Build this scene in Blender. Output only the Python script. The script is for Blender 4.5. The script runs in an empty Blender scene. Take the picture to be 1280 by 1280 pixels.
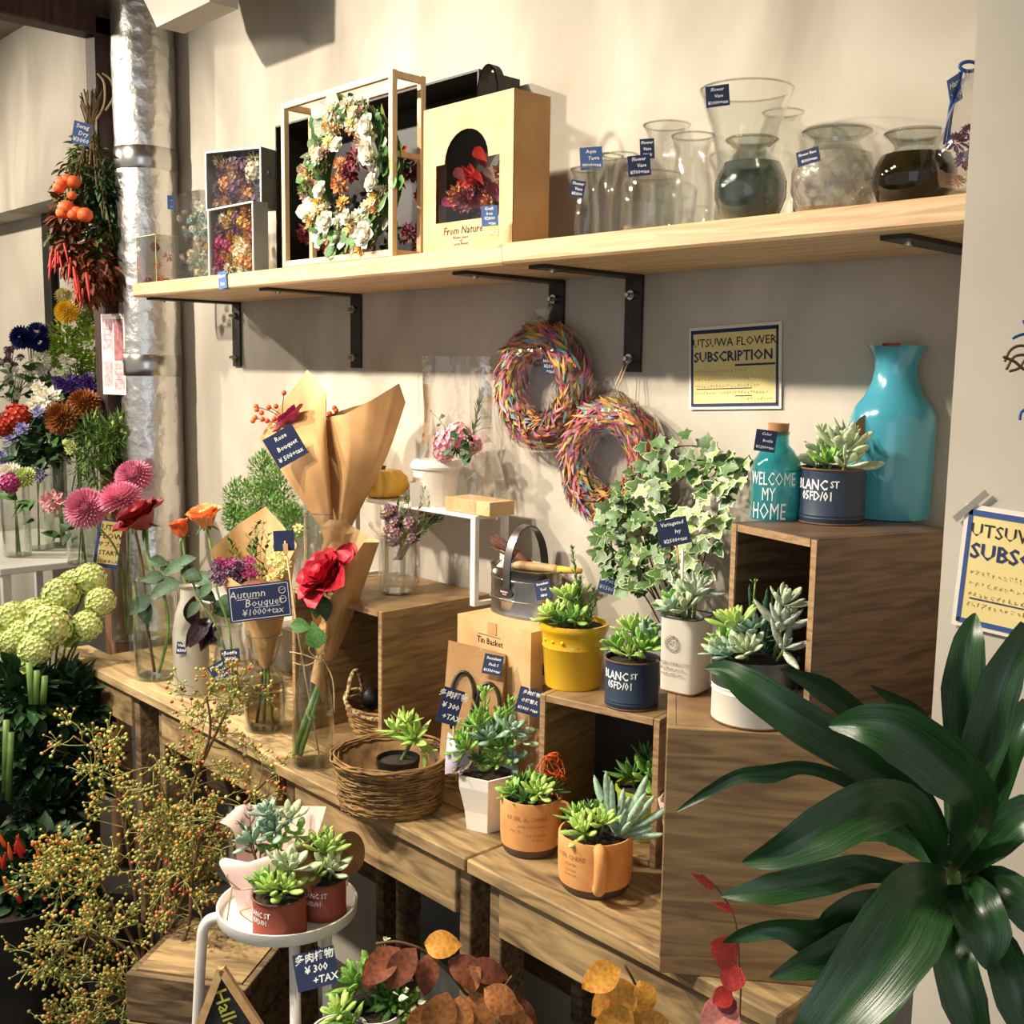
import bpy, math, random
from mathutils import Vector as V, Matrix, Quaternion, noise
rnd = random.Random(11)
U = rnd.uniform
SC = bpy.context.scene
COL = SC.collection
# ---------------------------------------------------------------- camera
F = 1370.0                                   # focal length in pixels of the 1280 px frame
RGT = V((0.68636186, 0.72710746, 0.01490428))
UPV = V((-0.10313779, 0.07703066, 0.99167982))
FWD = V((-0.71990971, 0.68218841, -0.12786316))
CAM = V((0.0, -1.5, 1.5))
cam = bpy.data.cameras.new('camera'); camo = bpy.data.objects.new('camera', cam); COL.objects.link(camo)
cam.sensor_width = 36; cam.lens = F/1280*36; cam.clip_start = .02
M = Matrix(((RGT.x, UPV.x, -FWD.x, CAM.x), (RGT.y, UPV.y, -FWD.y, CAM.y), (RGT.z, UPV.z, -FWD.z, CAM.z), (0, 0, 0, 1)))
camo.matrix_world = M
SC.camera = camo
# ---------------------------------------------------------------- light
SC.view_settings.view_transform = 'Standard'; SC.view_settings.look = 'None'
SC.view_settings.gamma = 1; SC.view_settings.use_curve_mapping = False
SC.view_settings.exposure = 0.0
SC.cycles.transparent_max_bounces = 32
SC.cycles.max_bounces = 8
SC.cycles.sample_clamp_indirect = 4
wd = bpy.data.worlds.new('room_light'); SC.world = wd; wd.use_nodes = True
wd.node_tree.nodes['Background'].inputs[0].default_value = (1.0, .95, .88, 1)
wd.node_tree.nodes['Background'].inputs[1].default_value = 0.44
def spot(loc, aim, power, size=.05, angle=70, blend=.6, col=(1, .89, .73)):  # unseen ceiling lamps, assumed from the shadows and brightness
    l = bpy.data.lights.new('assumed_ceiling_spot', 'SPOT'); l.energy = power; l.color = col
    l.shadow_soft_size = size; l.spot_size = math.radians(angle); l.spot_blend = blend
    o = bpy.data.objects.new('assumed_ceiling_spot', l); COL.objects.link(o); o.location = loc
    o.rotation_euler = (V(aim)-V(loc)).to_track_quat('-Z', 'Y').to_euler()
spot((-3.0, -1.72, 2.64), (-2.1, 0, 1.25), 262, .035, 75)
spot((-2.0, -1.72, 2.64), (-1.35, 0, 1.15), 185, .04, 80)
spot((-4.7, -1.7, 2.64), (-3.75, -.25, 1.05), 270, .05, 100)
spot((-1.6, -1.6, 2.64), (-1.25, -.5, .6), 105, .05, 90)
def assumed_daylight_area(loc, aim, power, w, h, col):    # cool area light added behind the camera; its shop front is assumed and unseen
    l = bpy.data.lights.new('assumed_daylight', 'AREA'); l.shape = 'RECTANGLE'; l.size = w; l.size_y = h; l.energy = power; l.color = col
    o = bpy.data.objects.new('assumed_daylight', l); COL.objects.link(o); o.location = loc; o.rotation_euler = (V(aim)-V(loc)).to_track_quat('-Z', 'Y').to_euler()
assumed_daylight_area((.85, -3.6, 1.5), (-.6, -.4, 1.0), 13, 1.6, 2.0, (.72, .86, 1))
# ---------------------------------------------------------------- picture <-> place
def ray(px, py): return RGT*((px-640)/F) + UPV*((640-py)/F) + FWD
def atd(px, py, d): return CAM + ray(px, py)*d
def atz(px, py, z): r = ray(px, py); return CAM + r*((z-CAM.z)/r.z)
def aty(px, py, y): r = ray(px, py); return CAM + r*((y-CAM.y)/r.y)
def dep(P): return (P-CAM).dot(FWD)
def mpp(P): return dep(P)/F
def zat(P, px, py):                          # height of the picture point above P's own upright plane facing the camera
    n = V((FWD.x, FWD.y, 0)); r = ray(px, py); return (CAM + r*((P-CAM).dot(n)/r.dot(n))).z
# ---------------------------------------------------------------- materials
def lin(c):
    if isinstance(c, str): c = [int(c[i:i+2], 16)/255 for i in (0, 2, 4)]
    return tuple(((x/12.92) if x <= .04045 else ((x+.055)/1.055)**2.4) for x in c) + (1,)
MATS = {}
def newmat(name):
    m = bpy.data.materials.new(name); m.use_nodes = True; MATS[name] = m
    nt = m.node_tree; return m, nt, nt.nodes, nt.links, nt.nodes['Principled BSDF']
def mat(name, c1, c2=None, rough=.55, metal=0, scale=18, stretch=(1, 1, 1), bump=0, spec=.5, rnd_v=0, detail=4, sss=0, coat=0, pos=(.35, .65), rot=(0, 0, 0), bscale=None, dist=0):
    m, nt, N, L, b = newmat(name)
    b.inputs['Roughness'].default_value = rough; b.inputs['Metallic'].default_value = metal
    b.inputs['Specular IOR Level'].default_value = spec; b.inputs['Coat Weight'].default_value = coat
    if sss: b.inputs['Subsurface Weight'].default_value = sss; b.inputs['Subsurface Radius'].default_value = (.01, .008, .004)
    c1 = lin(c1); out = None
    if c2 is not None or bump:
        tc = N.new('ShaderNodeTexCoord'); mp = N.new('ShaderNodeMapping'); mp.inputs['Scale'].default_value = stretch; mp.inputs['Rotation'].default_value = rot
        nz = N.new('ShaderNodeTexNoise'); nz.inputs['Scale'].default_value = scale; nz.inputs['Detail'].default_value = detail; nz.inputs['Distortion'].default_value = dist
        L.new(tc.outputs['Object'], mp.inputs[0]); L.new(mp.outputs[0], nz.inputs['Vector'])
    if c2 is not None:
        cr = N.new('ShaderNodeValToRGB'); cr.color_ramp.elements[0].color = c1; cr.color_ramp.elements[1].color = lin(c2)
        cr.color_ramp.elements[0].position = pos[0]; cr.color_ramp.elements[1].position = pos[1]
        L.new(nz.outputs[0], cr.inputs[0]); out = cr.outputs[0]
    if rnd_v:
        oi = N.new('ShaderNodeObjectInfo'); hs = N.new('ShaderNodeHueSaturation'); ma = N.new('ShaderNodeMapRange')
        ma.inputs['To Min'].default_value = 1-rnd_v; ma.inputs['To Max'].default_value = 1+rnd_v
        L.new(oi.outputs['Random'], ma.inputs[0]); L.new(ma.outputs[0], hs.inputs['Value'])
        if out: L.new(out, hs.inputs['Color'])
        else: hs.inputs['Color'].default_value = c1
        out = hs.outputs[0]
    if out: L.new(out, b.inputs['Base Color'])
    else: b.inputs['Base Color'].default_value = c1
    if bump:
        src = nz
        if bscale:
            src = N.new('ShaderNodeTexNoise'); src.inputs['Scale'].default_value = bscale; L.new(mp.outputs[0], src.inputs['Vector'])
        bp = N.new('ShaderNodeBump'); bp.inputs['Strength'].default_value = bump; bp.inputs['Distance'].default_value = .004
        L.new(src.outputs[0], bp.inputs['Height']); L.new(bp.outputs[0], b.inputs['Normal'])
    return m
def glass(name, tint=(.95, .97, .96), rough=.02, ior=1.5, bump=0, scale=60, body=None, amt=0):
    m, nt, N, L, b = newmat(name); N.remove(b); out = N['Material Output']
    tr = N.new('ShaderNodeBsdfTransparent'); tr.inputs[0].default_value = (*tint, 1)
    gl = N.new('ShaderNodeBsdfGlossy'); gl.inputs['Roughness'].default_value = rough; gl.inputs[0].default_value = (1, 1, 1, 1)
    fr = N.new('ShaderNodeLayerWeight'); fr.inputs[0].default_value = .5
    pw = N.new('ShaderNodeMath'); pw.operation = 'POWER'; pw.inputs[1].default_value = 2.4; L.new(fr.outputs['Facing'], pw.inputs[0])
    sc = N.new('ShaderNodeMath'); sc.operation = 'MULTIPLY_ADD'; f0 = ((ior-1)/(ior+1))**2; sc.inputs[1].default_value = .9; sc.inputs[2].default_value = f0; L.new(pw.outputs[0], sc.inputs[0])
    mx = N.new('ShaderNodeMixShader'); L.new(sc.outputs[0], mx.inputs[0]); L.new(gl.outputs[0], mx.inputs[2])
    base = tr.outputs[0]
    if body:
        df = N.new('ShaderNodeBsdfDiffuse'); df.inputs[0].default_value = lin(body)
        m2 = N.new('ShaderNodeMixShader'); m2.inputs[0].default_value = amt
        if bump:
            tc = N.new('ShaderNodeTexCoord'); nz = N.new('ShaderNodeTexNoise'); nz.inputs['Scale'].default_value = scale
            mr = N.new('ShaderNodeMapRange'); mr.inputs[1].default_value = .4; mr.inputs[2].default_value = .62; mr.inputs[3].default_value = amt*.35; mr.inputs[4].default_value = min(1, amt*1.8)
            L.new(tc.outputs['Object'], nz.inputs['Vector']); L.new(nz.outputs[0], mr.inputs[0]); L.new(mr.outputs[0], m2.inputs[0])
        L.new(base, m2.inputs[1]); L.new(df.outputs[0], m2.inputs[2]); base = m2.outputs[0]
    L.new(base, mx.inputs[1]); L.new(mx.outputs[0], out.inputs[0])
    if bump:
        tc = N.new('ShaderNodeTexCoord'); nz = N.new('ShaderNodeTexNoise'); nz.inputs['Scale'].default_value = scale
        bp = N.new('ShaderNodeBump'); bp.inputs['Strength'].default_value = bump; bp.inputs['Distance'].default_value = .003
        L.new(tc.outputs['Object'], nz.inputs['Vector']); L.new(nz.outputs[0], bp.inputs['Height'])
        L.new(bp.outputs[0], gl.inputs['Normal']); L.new(bp.outputs[0], fr.inputs['Normal'])
    return m
# ---------------------------------------------------------------- mesh collecting
class MB:
    def __init__(s): s.v = []; s.f = []; s.m = []
    def add(s, vs, fs, mi=0):
        o = len(s.v); s.v += [tuple(v) for v in vs]; s.f += [tuple(i+o for i in f) for f in fs]; s.m += [mi]*len(fs); return s
    def box(s, c, d, rz=0, mi=0, Mx=None, bev=0):
        hx, hy, hz = d[0]/2, d[1]/2, d[2]/2
        Q = Mx or (Matrix.Translation(V(c)) @ Matrix.Rotation(rz, 4, 'Z'))
        if bev:
            vs = []; idx = {}
            for sx in (-1, 1):
                for sy in (-1, 1):
                    for sz in (-1, 1):
                        for k in range(3):
                            p = [sx*hx, sy*hy, sz*hz]
                            for j in range(3):
                                if j != k: p[j] -= (sx, sy, sz)[j]*bev
                            idx[(sx, sy, sz, k)] = len(vs); vs.append(Q @ V(p))
            fs = []
            for k in range(3):
                a, b_ = (k+1) % 3, (k+2) % 3
                for sg in (-1, 1):
                    q = []
                    for (u, w) in ((-1, -1), (1, -1), (1, 1), (-1, 1)):
                        t = [0, 0, 0]; t[k] = sg; t[a] = u; t[b_] = w; q.append(idx[(*t, k)])
                    fs.append(q if sg > 0 else q[::-1])
                for u in (-1, 1):                     # bevel strips along axis k
                    for w in (-1, 1):
                        t0 = [0, 0, 0]; t1 = [0, 0, 0]; t0[k] = -1; t1[k] = 1
                        for t in (t0, t1): t[a] = u; t[b_] = w
                        q = [idx[(*t0, a)], idx[(*t1, a)], idx[(*t1, b_)], idx[(*t0, b_)]]
                        fs.append(q if u*w > 0 else q[::-1])
            for sx in (-1, 1):
                for sy in (-1, 1):
                    for sz in (-1, 1):
                        q = [idx[(sx, sy, sz, k)] for k in range(3)]
                        fs.append(q if sx*sy*sz > 0 else q[::-1])
            return s.add(vs, fs, mi)
        vs = [Q @ V((x, y, z)) for x in (-hx, hx) for y in (-hy, hy) for z in (-hz, hz)]
        return s.add(vs, [(0, 1, 3, 2), (4, 6, 7, 5), (0, 4, 5, 1), (2, 3, 7, 6), (0, 2, 6, 4), (1, 5, 7, 3)], mi)
    def box2(s, a, b, mi=0, bev=0):
        a = V(a); b = V(b); d = b-a
        return s.box((a+b)/2, [abs(x) for x in d], mi=mi, bev=bev)
    def bar(s, a, b, w, h, up=(0, 0, 1), mi=0):
        a = V(a); b = V(b); x = (b-a); ln = x.length; x.normalize(); y = V(up).cross(x).normalized(); z = x.cross(y)
        Q = Matrix(((x.x, y.x, z.x, 0), (x.y, y.y, z.y, 0), (x.z, y.z, z.z, 0), (0, 0, 0, 1))); Q.translation = (a+b)/2
        return s.box(None, (ln, w, h), mi=mi, Mx=Q)
    def tube(s, pts, r, n=8, mi=0, cap=True, loop=False):
        pts = [V(p) for p in pts]; k = len(pts)
        if k < 2: return s
        rs = r if isinstance(r, (list, tuple)) else [r]*k
        vs = []; t0 = (pts[1]-pts[0]).normalized()
        a = t0.orthogonal().normalized()
        for i in range(k):
            if loop: t = (pts[(i+1) % k]-pts[i-1])
            else: t = (pts[min(i+1, k-1)]-pts[max(i-1, 0)])
            t = t.normalized() if t.length > 1e-9 else t0
            a = (a - t*a.dot(t)); a = a.normalized() if a.length > 1e-6 else t.orthogonal().normalized()
            b = t.cross(a)
            for j in range(n):
                q = 2*math.pi*j/n; vs.append(pts[i] + (a*math.cos(q)+b*math.sin(q))*rs[i])
        fs = []
        for i in range(k if loop else k-1):
            i2 = (i+1) % k
            for j in range(n):
                j2 = (j+1) % n; fs.append((i*n+j, i*n+j2, i2*n+j2, i2*n+j))
        if cap and not loop:
            fs.append(tuple(range(n-1, -1, -1))); fs.append(tuple((k-1)*n+j for j in range(n)))
        return s.add(vs, fs, mi)
    def lathe(s, prof, n=32, c=(0, 0, 0), mi=0, sx=1, sy=1, fn=None):
        vs = []; fs = []; k = len(prof)
        for (r, z) in prof:
            for j in range(n):
                q = 2*math.pi*j/n; rr = r if fn is None else fn(r, z, q)
                vs.append((c[0]+rr*math.cos(q)*sx, c[1]+rr*math.sin(q)*sy, c[2]+z))
        for i in range(k-1):
            for j in range(n):
                j2 = (j+1) % n; fs.append((i*n+j, i*n+j2, (i+1)*n+j2, (i+1)*n+j))
        if prof[0][0] > 1e-6 and False: pass
        s.add(vs, fs, mi); return s
    def disc(s, c, r, n=24, mi=0, ax=V((0, 0, 1))):
        a = V(ax).orthogonal().normalized(); b = V(ax).normalized().cross(a)
        return s.add([V(c)+(a*math.cos(2*math.pi*j/n)+b*math.sin(2*math.pi*j/n))*r for j in range(n)], [tuple(range(n))], mi)
    def ball(s, c, r, n=8, k=5, mi=0, sq=(1, 1, 1)):
        vs = [V(c)+V((0, 0, -r*sq[2]))]; fs = []
        for i in range(1, k):
            p = math.pi*i/k
            for j in range(n):
                q = 2*math.pi*j/n; vs.append(V(c)+V((r*math.sin(p)*math.cos(q)*sq[0], r*math.sin(p)*math.sin(q)*sq[1], -r*math.cos(p)*sq[2])))
        vs.append(V(c)+V((0, 0, r*sq[2])))
        for j in range(n): fs.append((0, 1+(j+1) % n, 1+j))
        for i in range(k-2):
            for j in range(n):
                j2 = (j+1) % n; fs.append((1+i*n+j, 1+i*n+j2, 1+(i+1)*n+j2, 1+(i+1)*n+j))
        o = 1+(k-2)*n; t = len(vs)-1
        for j in range(n): fs.append((o+j, o+(j+1) % n, t))
        return s.add(vs, fs, mi)
    def put(s, other, Q, mi=None):           # stamp another MB
        return s.add([Q @ V(v) for v in other.v], other.f, 0) if mi is None else s.add([Q @ V(v) for v in other.v], other.f, mi)
    def mesh(s, name, mats, smooth=True):
        me = bpy.data.meshes.new(name); me.from_pydata(s.v, [], s.f)
        for m in (mats if isinstance(mats, (list, tuple)) else [mats]): me.materials.append(MATS[m] if isinstance(m, str) else m)
        if any(s.m): me.polygons.foreach_set('material_index', s.m)
        if smooth:
            me.polygons.foreach_set('use_smooth', [True]*len(me.polygons))
            if smooth == 'auto': me.set_sharp_from_angle(angle=math.radians(40))
        me.update(); return me
    def build(s, name, mats, parent=None, smooth='auto', world=False):
        me = s.mesh(name, mats, smooth)
        if world and parent is not None: me.transform(MW[parent.name].inverted())
        return link(name, me, parent)
MW = {}
def link(name, data, parent=None, mw=None):
    o = bpy.data.objects.new(name, data); COL.objects.link(o)
    if parent is not None:
        o.parent = parent; base = MW[parent.name]
        if mw is not None: o.matrix_basis = base.inverted() @ mw; MW[o.name] = mw
        else: MW[o.name] = base
    else:
        if mw is not None: o.matrix_basis = mw
        MW[o.name] = mw if mw is not None else Matrix()
    return o
def tagit(o, label, cat, group=None):
    o['label'] = label; o['category'] = cat
    if group: o['group'] = group
    return o
def thing(name, label, cat, loc=(0, 0, 0), rz=0, group=None):
    return tagit(link(name, None, None, Matrix.Translation(V(loc)) @ Matrix.Rotation(rz, 4, 'Z')), label, cat, group)
def struct(o): o['kind'] = 'structure'; return o
def basis(P, x, up=(0, 0, 1), s=(1, 1, 1)):   # matrix whose X points along x and Z as near to up as it can
    x = V(x).normalized(); up = V(up)
    if abs(x.dot(up.normalized())) > .999: up = x.orthogonal()
    y = up.cross(x).normalized(); z = x.cross(y)
    if isinstance(s, (int, float)): s = (s, s, s)
    return Matrix(((x.x*s[0], y.x*s[1], z.x*s[2], P[0]), (x.y*s[0], y.y*s[1], z.y*s[2], P[1]), (x.z*s[0], y.z*s[1], z.z*s[2], P[2]), (0, 0, 0, 1)))
def bez(a, b, c, n=10, d=None):
    a, b, c = V(a), V(b), V(c)
    if d is None: return [(1-t)**2*a + 2*t*(1-t)*b + t*t*c for t in [i/(n-1) for i in range(n)]]
    d = V(d); return [(1-t)**3*a + 3*t*(1-t)**2*b + 3*t*t*(1-t)*c + t**3*d for t in [i/(n-1) for i in range(n)]]
# ---------------------------------------------------------------- lettering
_tc = {}
def textmesh(txt, size, mt, align='CENTER', bold=0, shear=0):
    k = (txt, round(size, 5), mt, align, bold, shear)
    if k in _tc: return _tc[k]
    cu = bpy.data.curves.new('lettering', 'FONT'); cu.body = txt; cu.size = size; cu.align_x = align; cu.align_y = 'CENTER'
    cu.resolution_u = 1; cu.offset = bold*size; cu.shear = shear; cu.space_line = .9
    ob = bpy.data.objects.new('lettering', cu); COL.objects.link(ob)
    me = bpy.data.meshes.new_from_object(ob); me.name = 'lettering'; me.materials.clear(); me.materials.append(MATS[mt])
    bpy.data.objects.remove(ob); bpy.data.curves.remove(cu)
    _tc[k] = me; return me
def lettering(parent, txt, Q, size, mt, align='CENTER', bold=.012, wrap=None, shear=0, xs=1):
    """Q: world matrix whose XY plane carries the writing; wrap=radius bends it round a cylinder behind it"""
    me = textmesh(txt, size, mt, align, bold, shear)
    if wrap:
        me = me.copy()
        for v in me.vertices:
            a = v.co.x*xs/wrap; v.co = V((math.sin(a)*wrap, v.co.y, math.cos(a)*wrap - wrap))
    return link('lettering', me, parent, Q)
def facing(P, roll=0, yaw=0, pitch=0):         # XY plane turned to the camera
    n = (CAM-V(P)).normalized(); x = V((0, 0, 1)).cross(n).normalized(); y = n.cross(x)
    Q = Matrix(((x.x, y.x, n.x, 0), (x.y, y.y, n.y, 0), (x.z, y.z, n.z, 0), (0, 0, 0, 1)))
    return Matrix.Translation(P) @ Q @ Matrix.Rotation(math.radians(yaw), 4, 'Y') @ Matrix.Rotation(math.radians(pitch), 4, 'X') @ Matrix.Rotation(math.radians(roll), 4, 'Z')
def card(parent, Q, w, h, lines, mt='tag_navy', ink='ink_white', name='price_tag', t=.0012, size=None, bold=.02):
    c = link(name, MB().box((0, 0, -t/2), (w, h, t)).mesh(name, mt, False), parent, Q)
    n = len(lines)
    if n:
        sz = size or min(h/(n+.6), w*1.75/max(3, max(len(l.strip()) for l in lines)))
        for i, l in enumerate(lines):
            if l.strip():
                ind = (len(l)-len(l.lstrip()))*sz*.25
                y = h*(.5 - (i+.62)/(n+.25))
                lettering(c, l.strip(), Q @ Matrix.Translation((ind, y, .0006)), sz, ink, bold=bold, shear=.12)
    return c
def tag_px(parent, px, py, d, wpx, hpx, roll, lines, yaw=0, mt='tag_navy', pitch=0):
    P = atd(px, py, d); k = d/F
    return card(parent, facing(P, roll, yaw, pitch), wpx*k, hpx*k, lines, mt)
# ================================================================ materials
mat('plaster', 'a39a8b', 'cdc5b7', rough=.85, scale=2.4, stretch=(1.6, 1, .8), bump=.12, bscale=14, detail=8, pos=(.3, .7), dist=.6)
mat('plaster_white', 'b3aa9b', 'c6bdae', rough=.8, scale=3, bump=.08, bscale=9, detail=6)
mat('ceiling_paint', '8a7f70', '9a8f80', rough=.9, scale=2)
mat('floor_concrete', '2e2a25', '453f37', rough=.7, scale=5, detail=8)
mat('window_frame', '2a2623', rough=.4)
mat('window_pane_frosted', 'b9c0b4', 'c6cbbe', rough=.35, scale=3)
mat('dark_timber', '2a1712', '4a2b22', rough=.6, scale=7, stretch=(8, 8, 1), bump=.15)
mat('raw_timber', '7d5a3c', '8f6a49', rough=.7, scale=7, stretch=(8, 8, 1))
def foil_material():
    m, nt, N, L, b = newmat('foil'); b.inputs['Metallic'].default_value = 1; b.inputs['Roughness'].default_value = .33
    b.inputs['Base Color'].default_value = (.78, .76, .73, 1)
    tc = N.new('ShaderNodeTexCoord'); nz = N.new('ShaderNodeTexNoise'); nz.inputs['Scale'].default_value = 22; nz.inputs['Detail'].default_value = 5
    vo = N.new('ShaderNodeTexVoronoi'); vo.inputs['Scale'].default_value = 30
    ad = N.new('ShaderNodeMath'); ad.operation = 'MULTIPLY_ADD'; ad.inputs[1].default_value = .35
    bp = N.new('ShaderNodeBump'); bp.inputs['Strength'].default_value = .5; bp.inputs['Distance'].default_value = .012
    L.new(tc.outputs['Object'], nz.inputs['Vector']); L.new(tc.outputs['Object'], vo.inputs['Vector'])
    L.new(vo.outputs['Distance'], ad.inputs[0]); L.new(nz.outputs[0], ad.inputs[2]); L.new(ad.outputs[0], bp.inputs['Height']); L.new(bp.outputs[0], b.inputs['Normal'])
foil_material()
mat('foil_tape', 'c9c7c2', rough=.22, metal=1)
mat('pine', 'c29a6e', 'dfbd94', rough=.5, scale=5, stretch=(1.2, 14, 26), detail=5, dist=.8, bump=.05)
mat('pine_light', 'd8b687', 'e8cda3', rough=.5, scale=6, stretch=(9, 9, 1.5), dist=.6)
mat('old_plank', '57432c', 'b39667', rough=.7, scale=4.5, stretch=(1.6, 9, 9), detail=8, dist=.9, bump=.2, pos=(.3, .66))
mat('old_plank_pale', '7d6342', 'cdb080', rough=.6, scale=4.5, stretch=(1.6, 10, 10), detail=7, dist=.8, bump=.15, pos=(.25, .62))
mat('old_plank_dark', '4a3a28', '8c7250', rough=.75, scale=6, stretch=(1.5, 10, 10), detail=8, dist=1, bump=.3)
mat('ply', '765a3c', 'a08257', rough=.5, scale=4, stretch=(1.5, 1.5, 14), detail=5, dist=1.4)
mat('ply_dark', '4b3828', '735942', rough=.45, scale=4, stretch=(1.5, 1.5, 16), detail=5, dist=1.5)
mat('crate_back_shade', '1d1712', '2a211a', rough=.7, scale=8)  # crate backs coloured near-black, so the deep shade inside is in the colour
mat('ply_edge', '8a6846', 'b4946c', rough=.6, scale=30, stretch=(1, 1, 6))
mat('black_iron', '2b2521', '3d352f', rough=.45, scale=30, metal=.3)
mat('bolt_steel', 'c8c4ba', rough=.25, metal=1)
mat('white_paint', 'e8e3da', 'f2eee6', rough=.45, scale=10)
mat('grey_panel', '4a4c48', '626460', rough=.8, scale=6)
mat('box_grey', '767d78', '8a908a', rough=.6, scale=10)
mat('tag_navy', '16244a', '1d2d58', rough=.6, scale=20)
mat('tag_blue', '3f5d92', '4a6aa3', rough=.6, scale=20)
mat('ink_white', 'eef0ee', rough=.7)
mat('ink_black', '23201c', rough=.7)
mat('ink_navy', '23305f', rough=.7)
mat('ink_faint', 'b9a46f', rough=.8)
mat('card_yellow', 'e2cd86', 'ecd998', rough=.7, scale=8)
mat('card_border', '34508f', rough=.7)
mat('card_border_dark', '1d2a55', rough=.7)
mat('paper_white', 'e6dfd2', rough=.7)
mat('ac_casing', 'b5aea3', rough=.5)
T = .715                                            # table top height
# ================================================================ room shell
def wall(name, b, mt): return struct(b.build(name, mt, None, False))
w = MB()
WX0, WX1, CZ = -6.6, .9, 2.667
ox0, ox1, oz0, oz1 = -5.6, -3.86, .95, 2.06          # window opening
for a, b in (((WX0, 0, 0), (ox0, .25, CZ)), ((ox1, 0, 0), (WX1, .25, CZ)), ((ox0, 0, 0), (ox1, .25, oz0)), ((ox0, 0, oz1), (ox1, .25, CZ))):
    w.box2(a, b)
wall('wall_back', w, 'plaster')
wall('wall_right', MB().box2((-.523, -.37, 0), (.9, -.001, CZ)), 'plaster_white')
wall('wall_left', MB().box2((-6.8, -4.2, 0), (WX0, .25, CZ)), 'plaster')
wall('ceiling', MB().box2((-6.8, -4.2, CZ), (.9, .25, CZ+.1)), 'ceiling_paint')
wall('floor', MB().box2((-6.8, -4.2, -.1), (.9, .25, 0)), 'floor_concrete')
# window in its recess
wi = struct(link('window_1', None, None, Matrix.Translation((0, 0, 0))))
for i, (a, b) in enumerate((((-5.6, .13, .95), (-4.33, .2, 2.06)),)):
    MB().box2(a, b).build('jamb', 'plaster_white', wi, False)
for a, b in (((-4.33, .12, .95), (-4.26, .2, 2.06)), ((-4.24, .14, .95), (-4.2, .2, 2.06)), ((-3.9, .14, .95), (-3.86, .2, 2.06)), ((-4.26, .12, 2.0), (-3.86, .2, 2.06)), ((-4.26, .12, .95), (-3.86, .2, 1.0))):
    MB().box2(a, b, bev=.004).build('window_frame', 'window_frame', wi, False)
MB().box2((-4.2, .165, 1.0), (-3.9, .175, 2.0)).build('pane', 'window_pane_frosted', wi, False)
# post and beam
PX, PY = -3.12, -.15
struct(MB().box2((PX-.035, PY-.03, 1.18), (PX+.035, PY+.03, 2.45), bev=.004).build('trim_1', 'dark_timber', None, False))
struct(MB().box2((PX-.034, PY-.029, 0), (PX+.034, PY+.029, 1.18), bev=.003).build('trim_2', 'raw_timber', None, False))
struct(MB().box2((PX-.035, -2.0, 2.40), (PX+.035, PY+.03, 2.5), bev=.004).build('trim_3', 'dark_timber', None, False))
# foil duct
dx, dy, dr = -2.985, -.09, .083
du = thing('foil_wrapped_duct', 'silver foil wrapped duct pipe running up beside the dark post', 'pipe', (dx, dy, 0))
prof = [(dr*(1+.012*math.sin(i*2.1)+.01*math.sin(i*.77)), i*.045) for i in range(60)]
MB().lathe(prof, 40).build('duct_tube', 'foil', du, True)
for z in (2.06, 1.5):
    MB().lathe([(dr*1.01, z-.03), (dr*1.028, z-.028), (dr*1.028, z+.028), (dr*1.01, z+.03)], 40).build('tape_band', 'foil_tape', du, 'auto')
# casing hung from the ceiling above the duct
A0 = atd(196, 34, 2.75)
ac = thing('ceiling_unit', 'pale grey casing corner hanging from the ceiling in front of the foil duct', 'ceiling unit', (A0.x, A0.y, A0.z))
hp_ = [aty(x, y, -.25) for x, y in ((196, 34), (262, 2), (262, -60), (166, -60), (180, 0))]
MB().add(hp_+[p+V((0, .07, 0)) for p in hp_], [(0, 1, 2, 3, 4), (9, 8, 7, 6, 5)]+[(j, 5+j, 5+(j+1) % 5, (j+1) % 5) for j in range(5)]).build('casing', 'ac_casing', ac, False, world=True)
MB().box2((hp_[2].x-.1, -.24, hp_[3].z-.01), (hp_[2].x-.04, -.19, CZ)).build('hanger', 'ac_casing', ac, False, world=True)
# ================================================================ wall shelf
SZ = 1.669                                          # underside
sh = thing('wall_shelf', 'long pine board shelf on black iron brackets across the plaster wall', 'shelf', (-1.6, 0, SZ))
for (x0, x1, y0) in ((-2.69, -1.322, -.275), (-1.318, -.55, -.285)):
    MB().box2((x0, y0, SZ), (x1, -.003, SZ+.033), bev=.004).build('shelf_board', 'pine', sh, False, world=True)
for bx in (-2.655, -2.11, -1.465, -1.275, -.665):
    m_ = MB(); m_.box2((bx-.019, -.245, SZ-.006), (bx+.019, -.001, SZ-.0005)); m_.box2((bx-.019, -.007, SZ-.168), (bx+.019, -.001, SZ-.006))
    br = m_.build('bracket', 'black_iron', sh, False, world=True)
    for z in (.035, .145):
        MB().tube([(bx, -.007, SZ-z), (bx, -.016, SZ-z)], .0085, 10).tube([(bx, -.016, SZ-z), (bx, -.026, SZ-z)], .004, 8).build('bolt', 'bolt_steel', br, 'auto', world=True)
    MB().tube([(bx, -.21, SZ-.0105), (bx, -.21, SZ-.006)], .006, 10).build('bolt', 'bolt_steel', br, 'auto', world=True)
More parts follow.
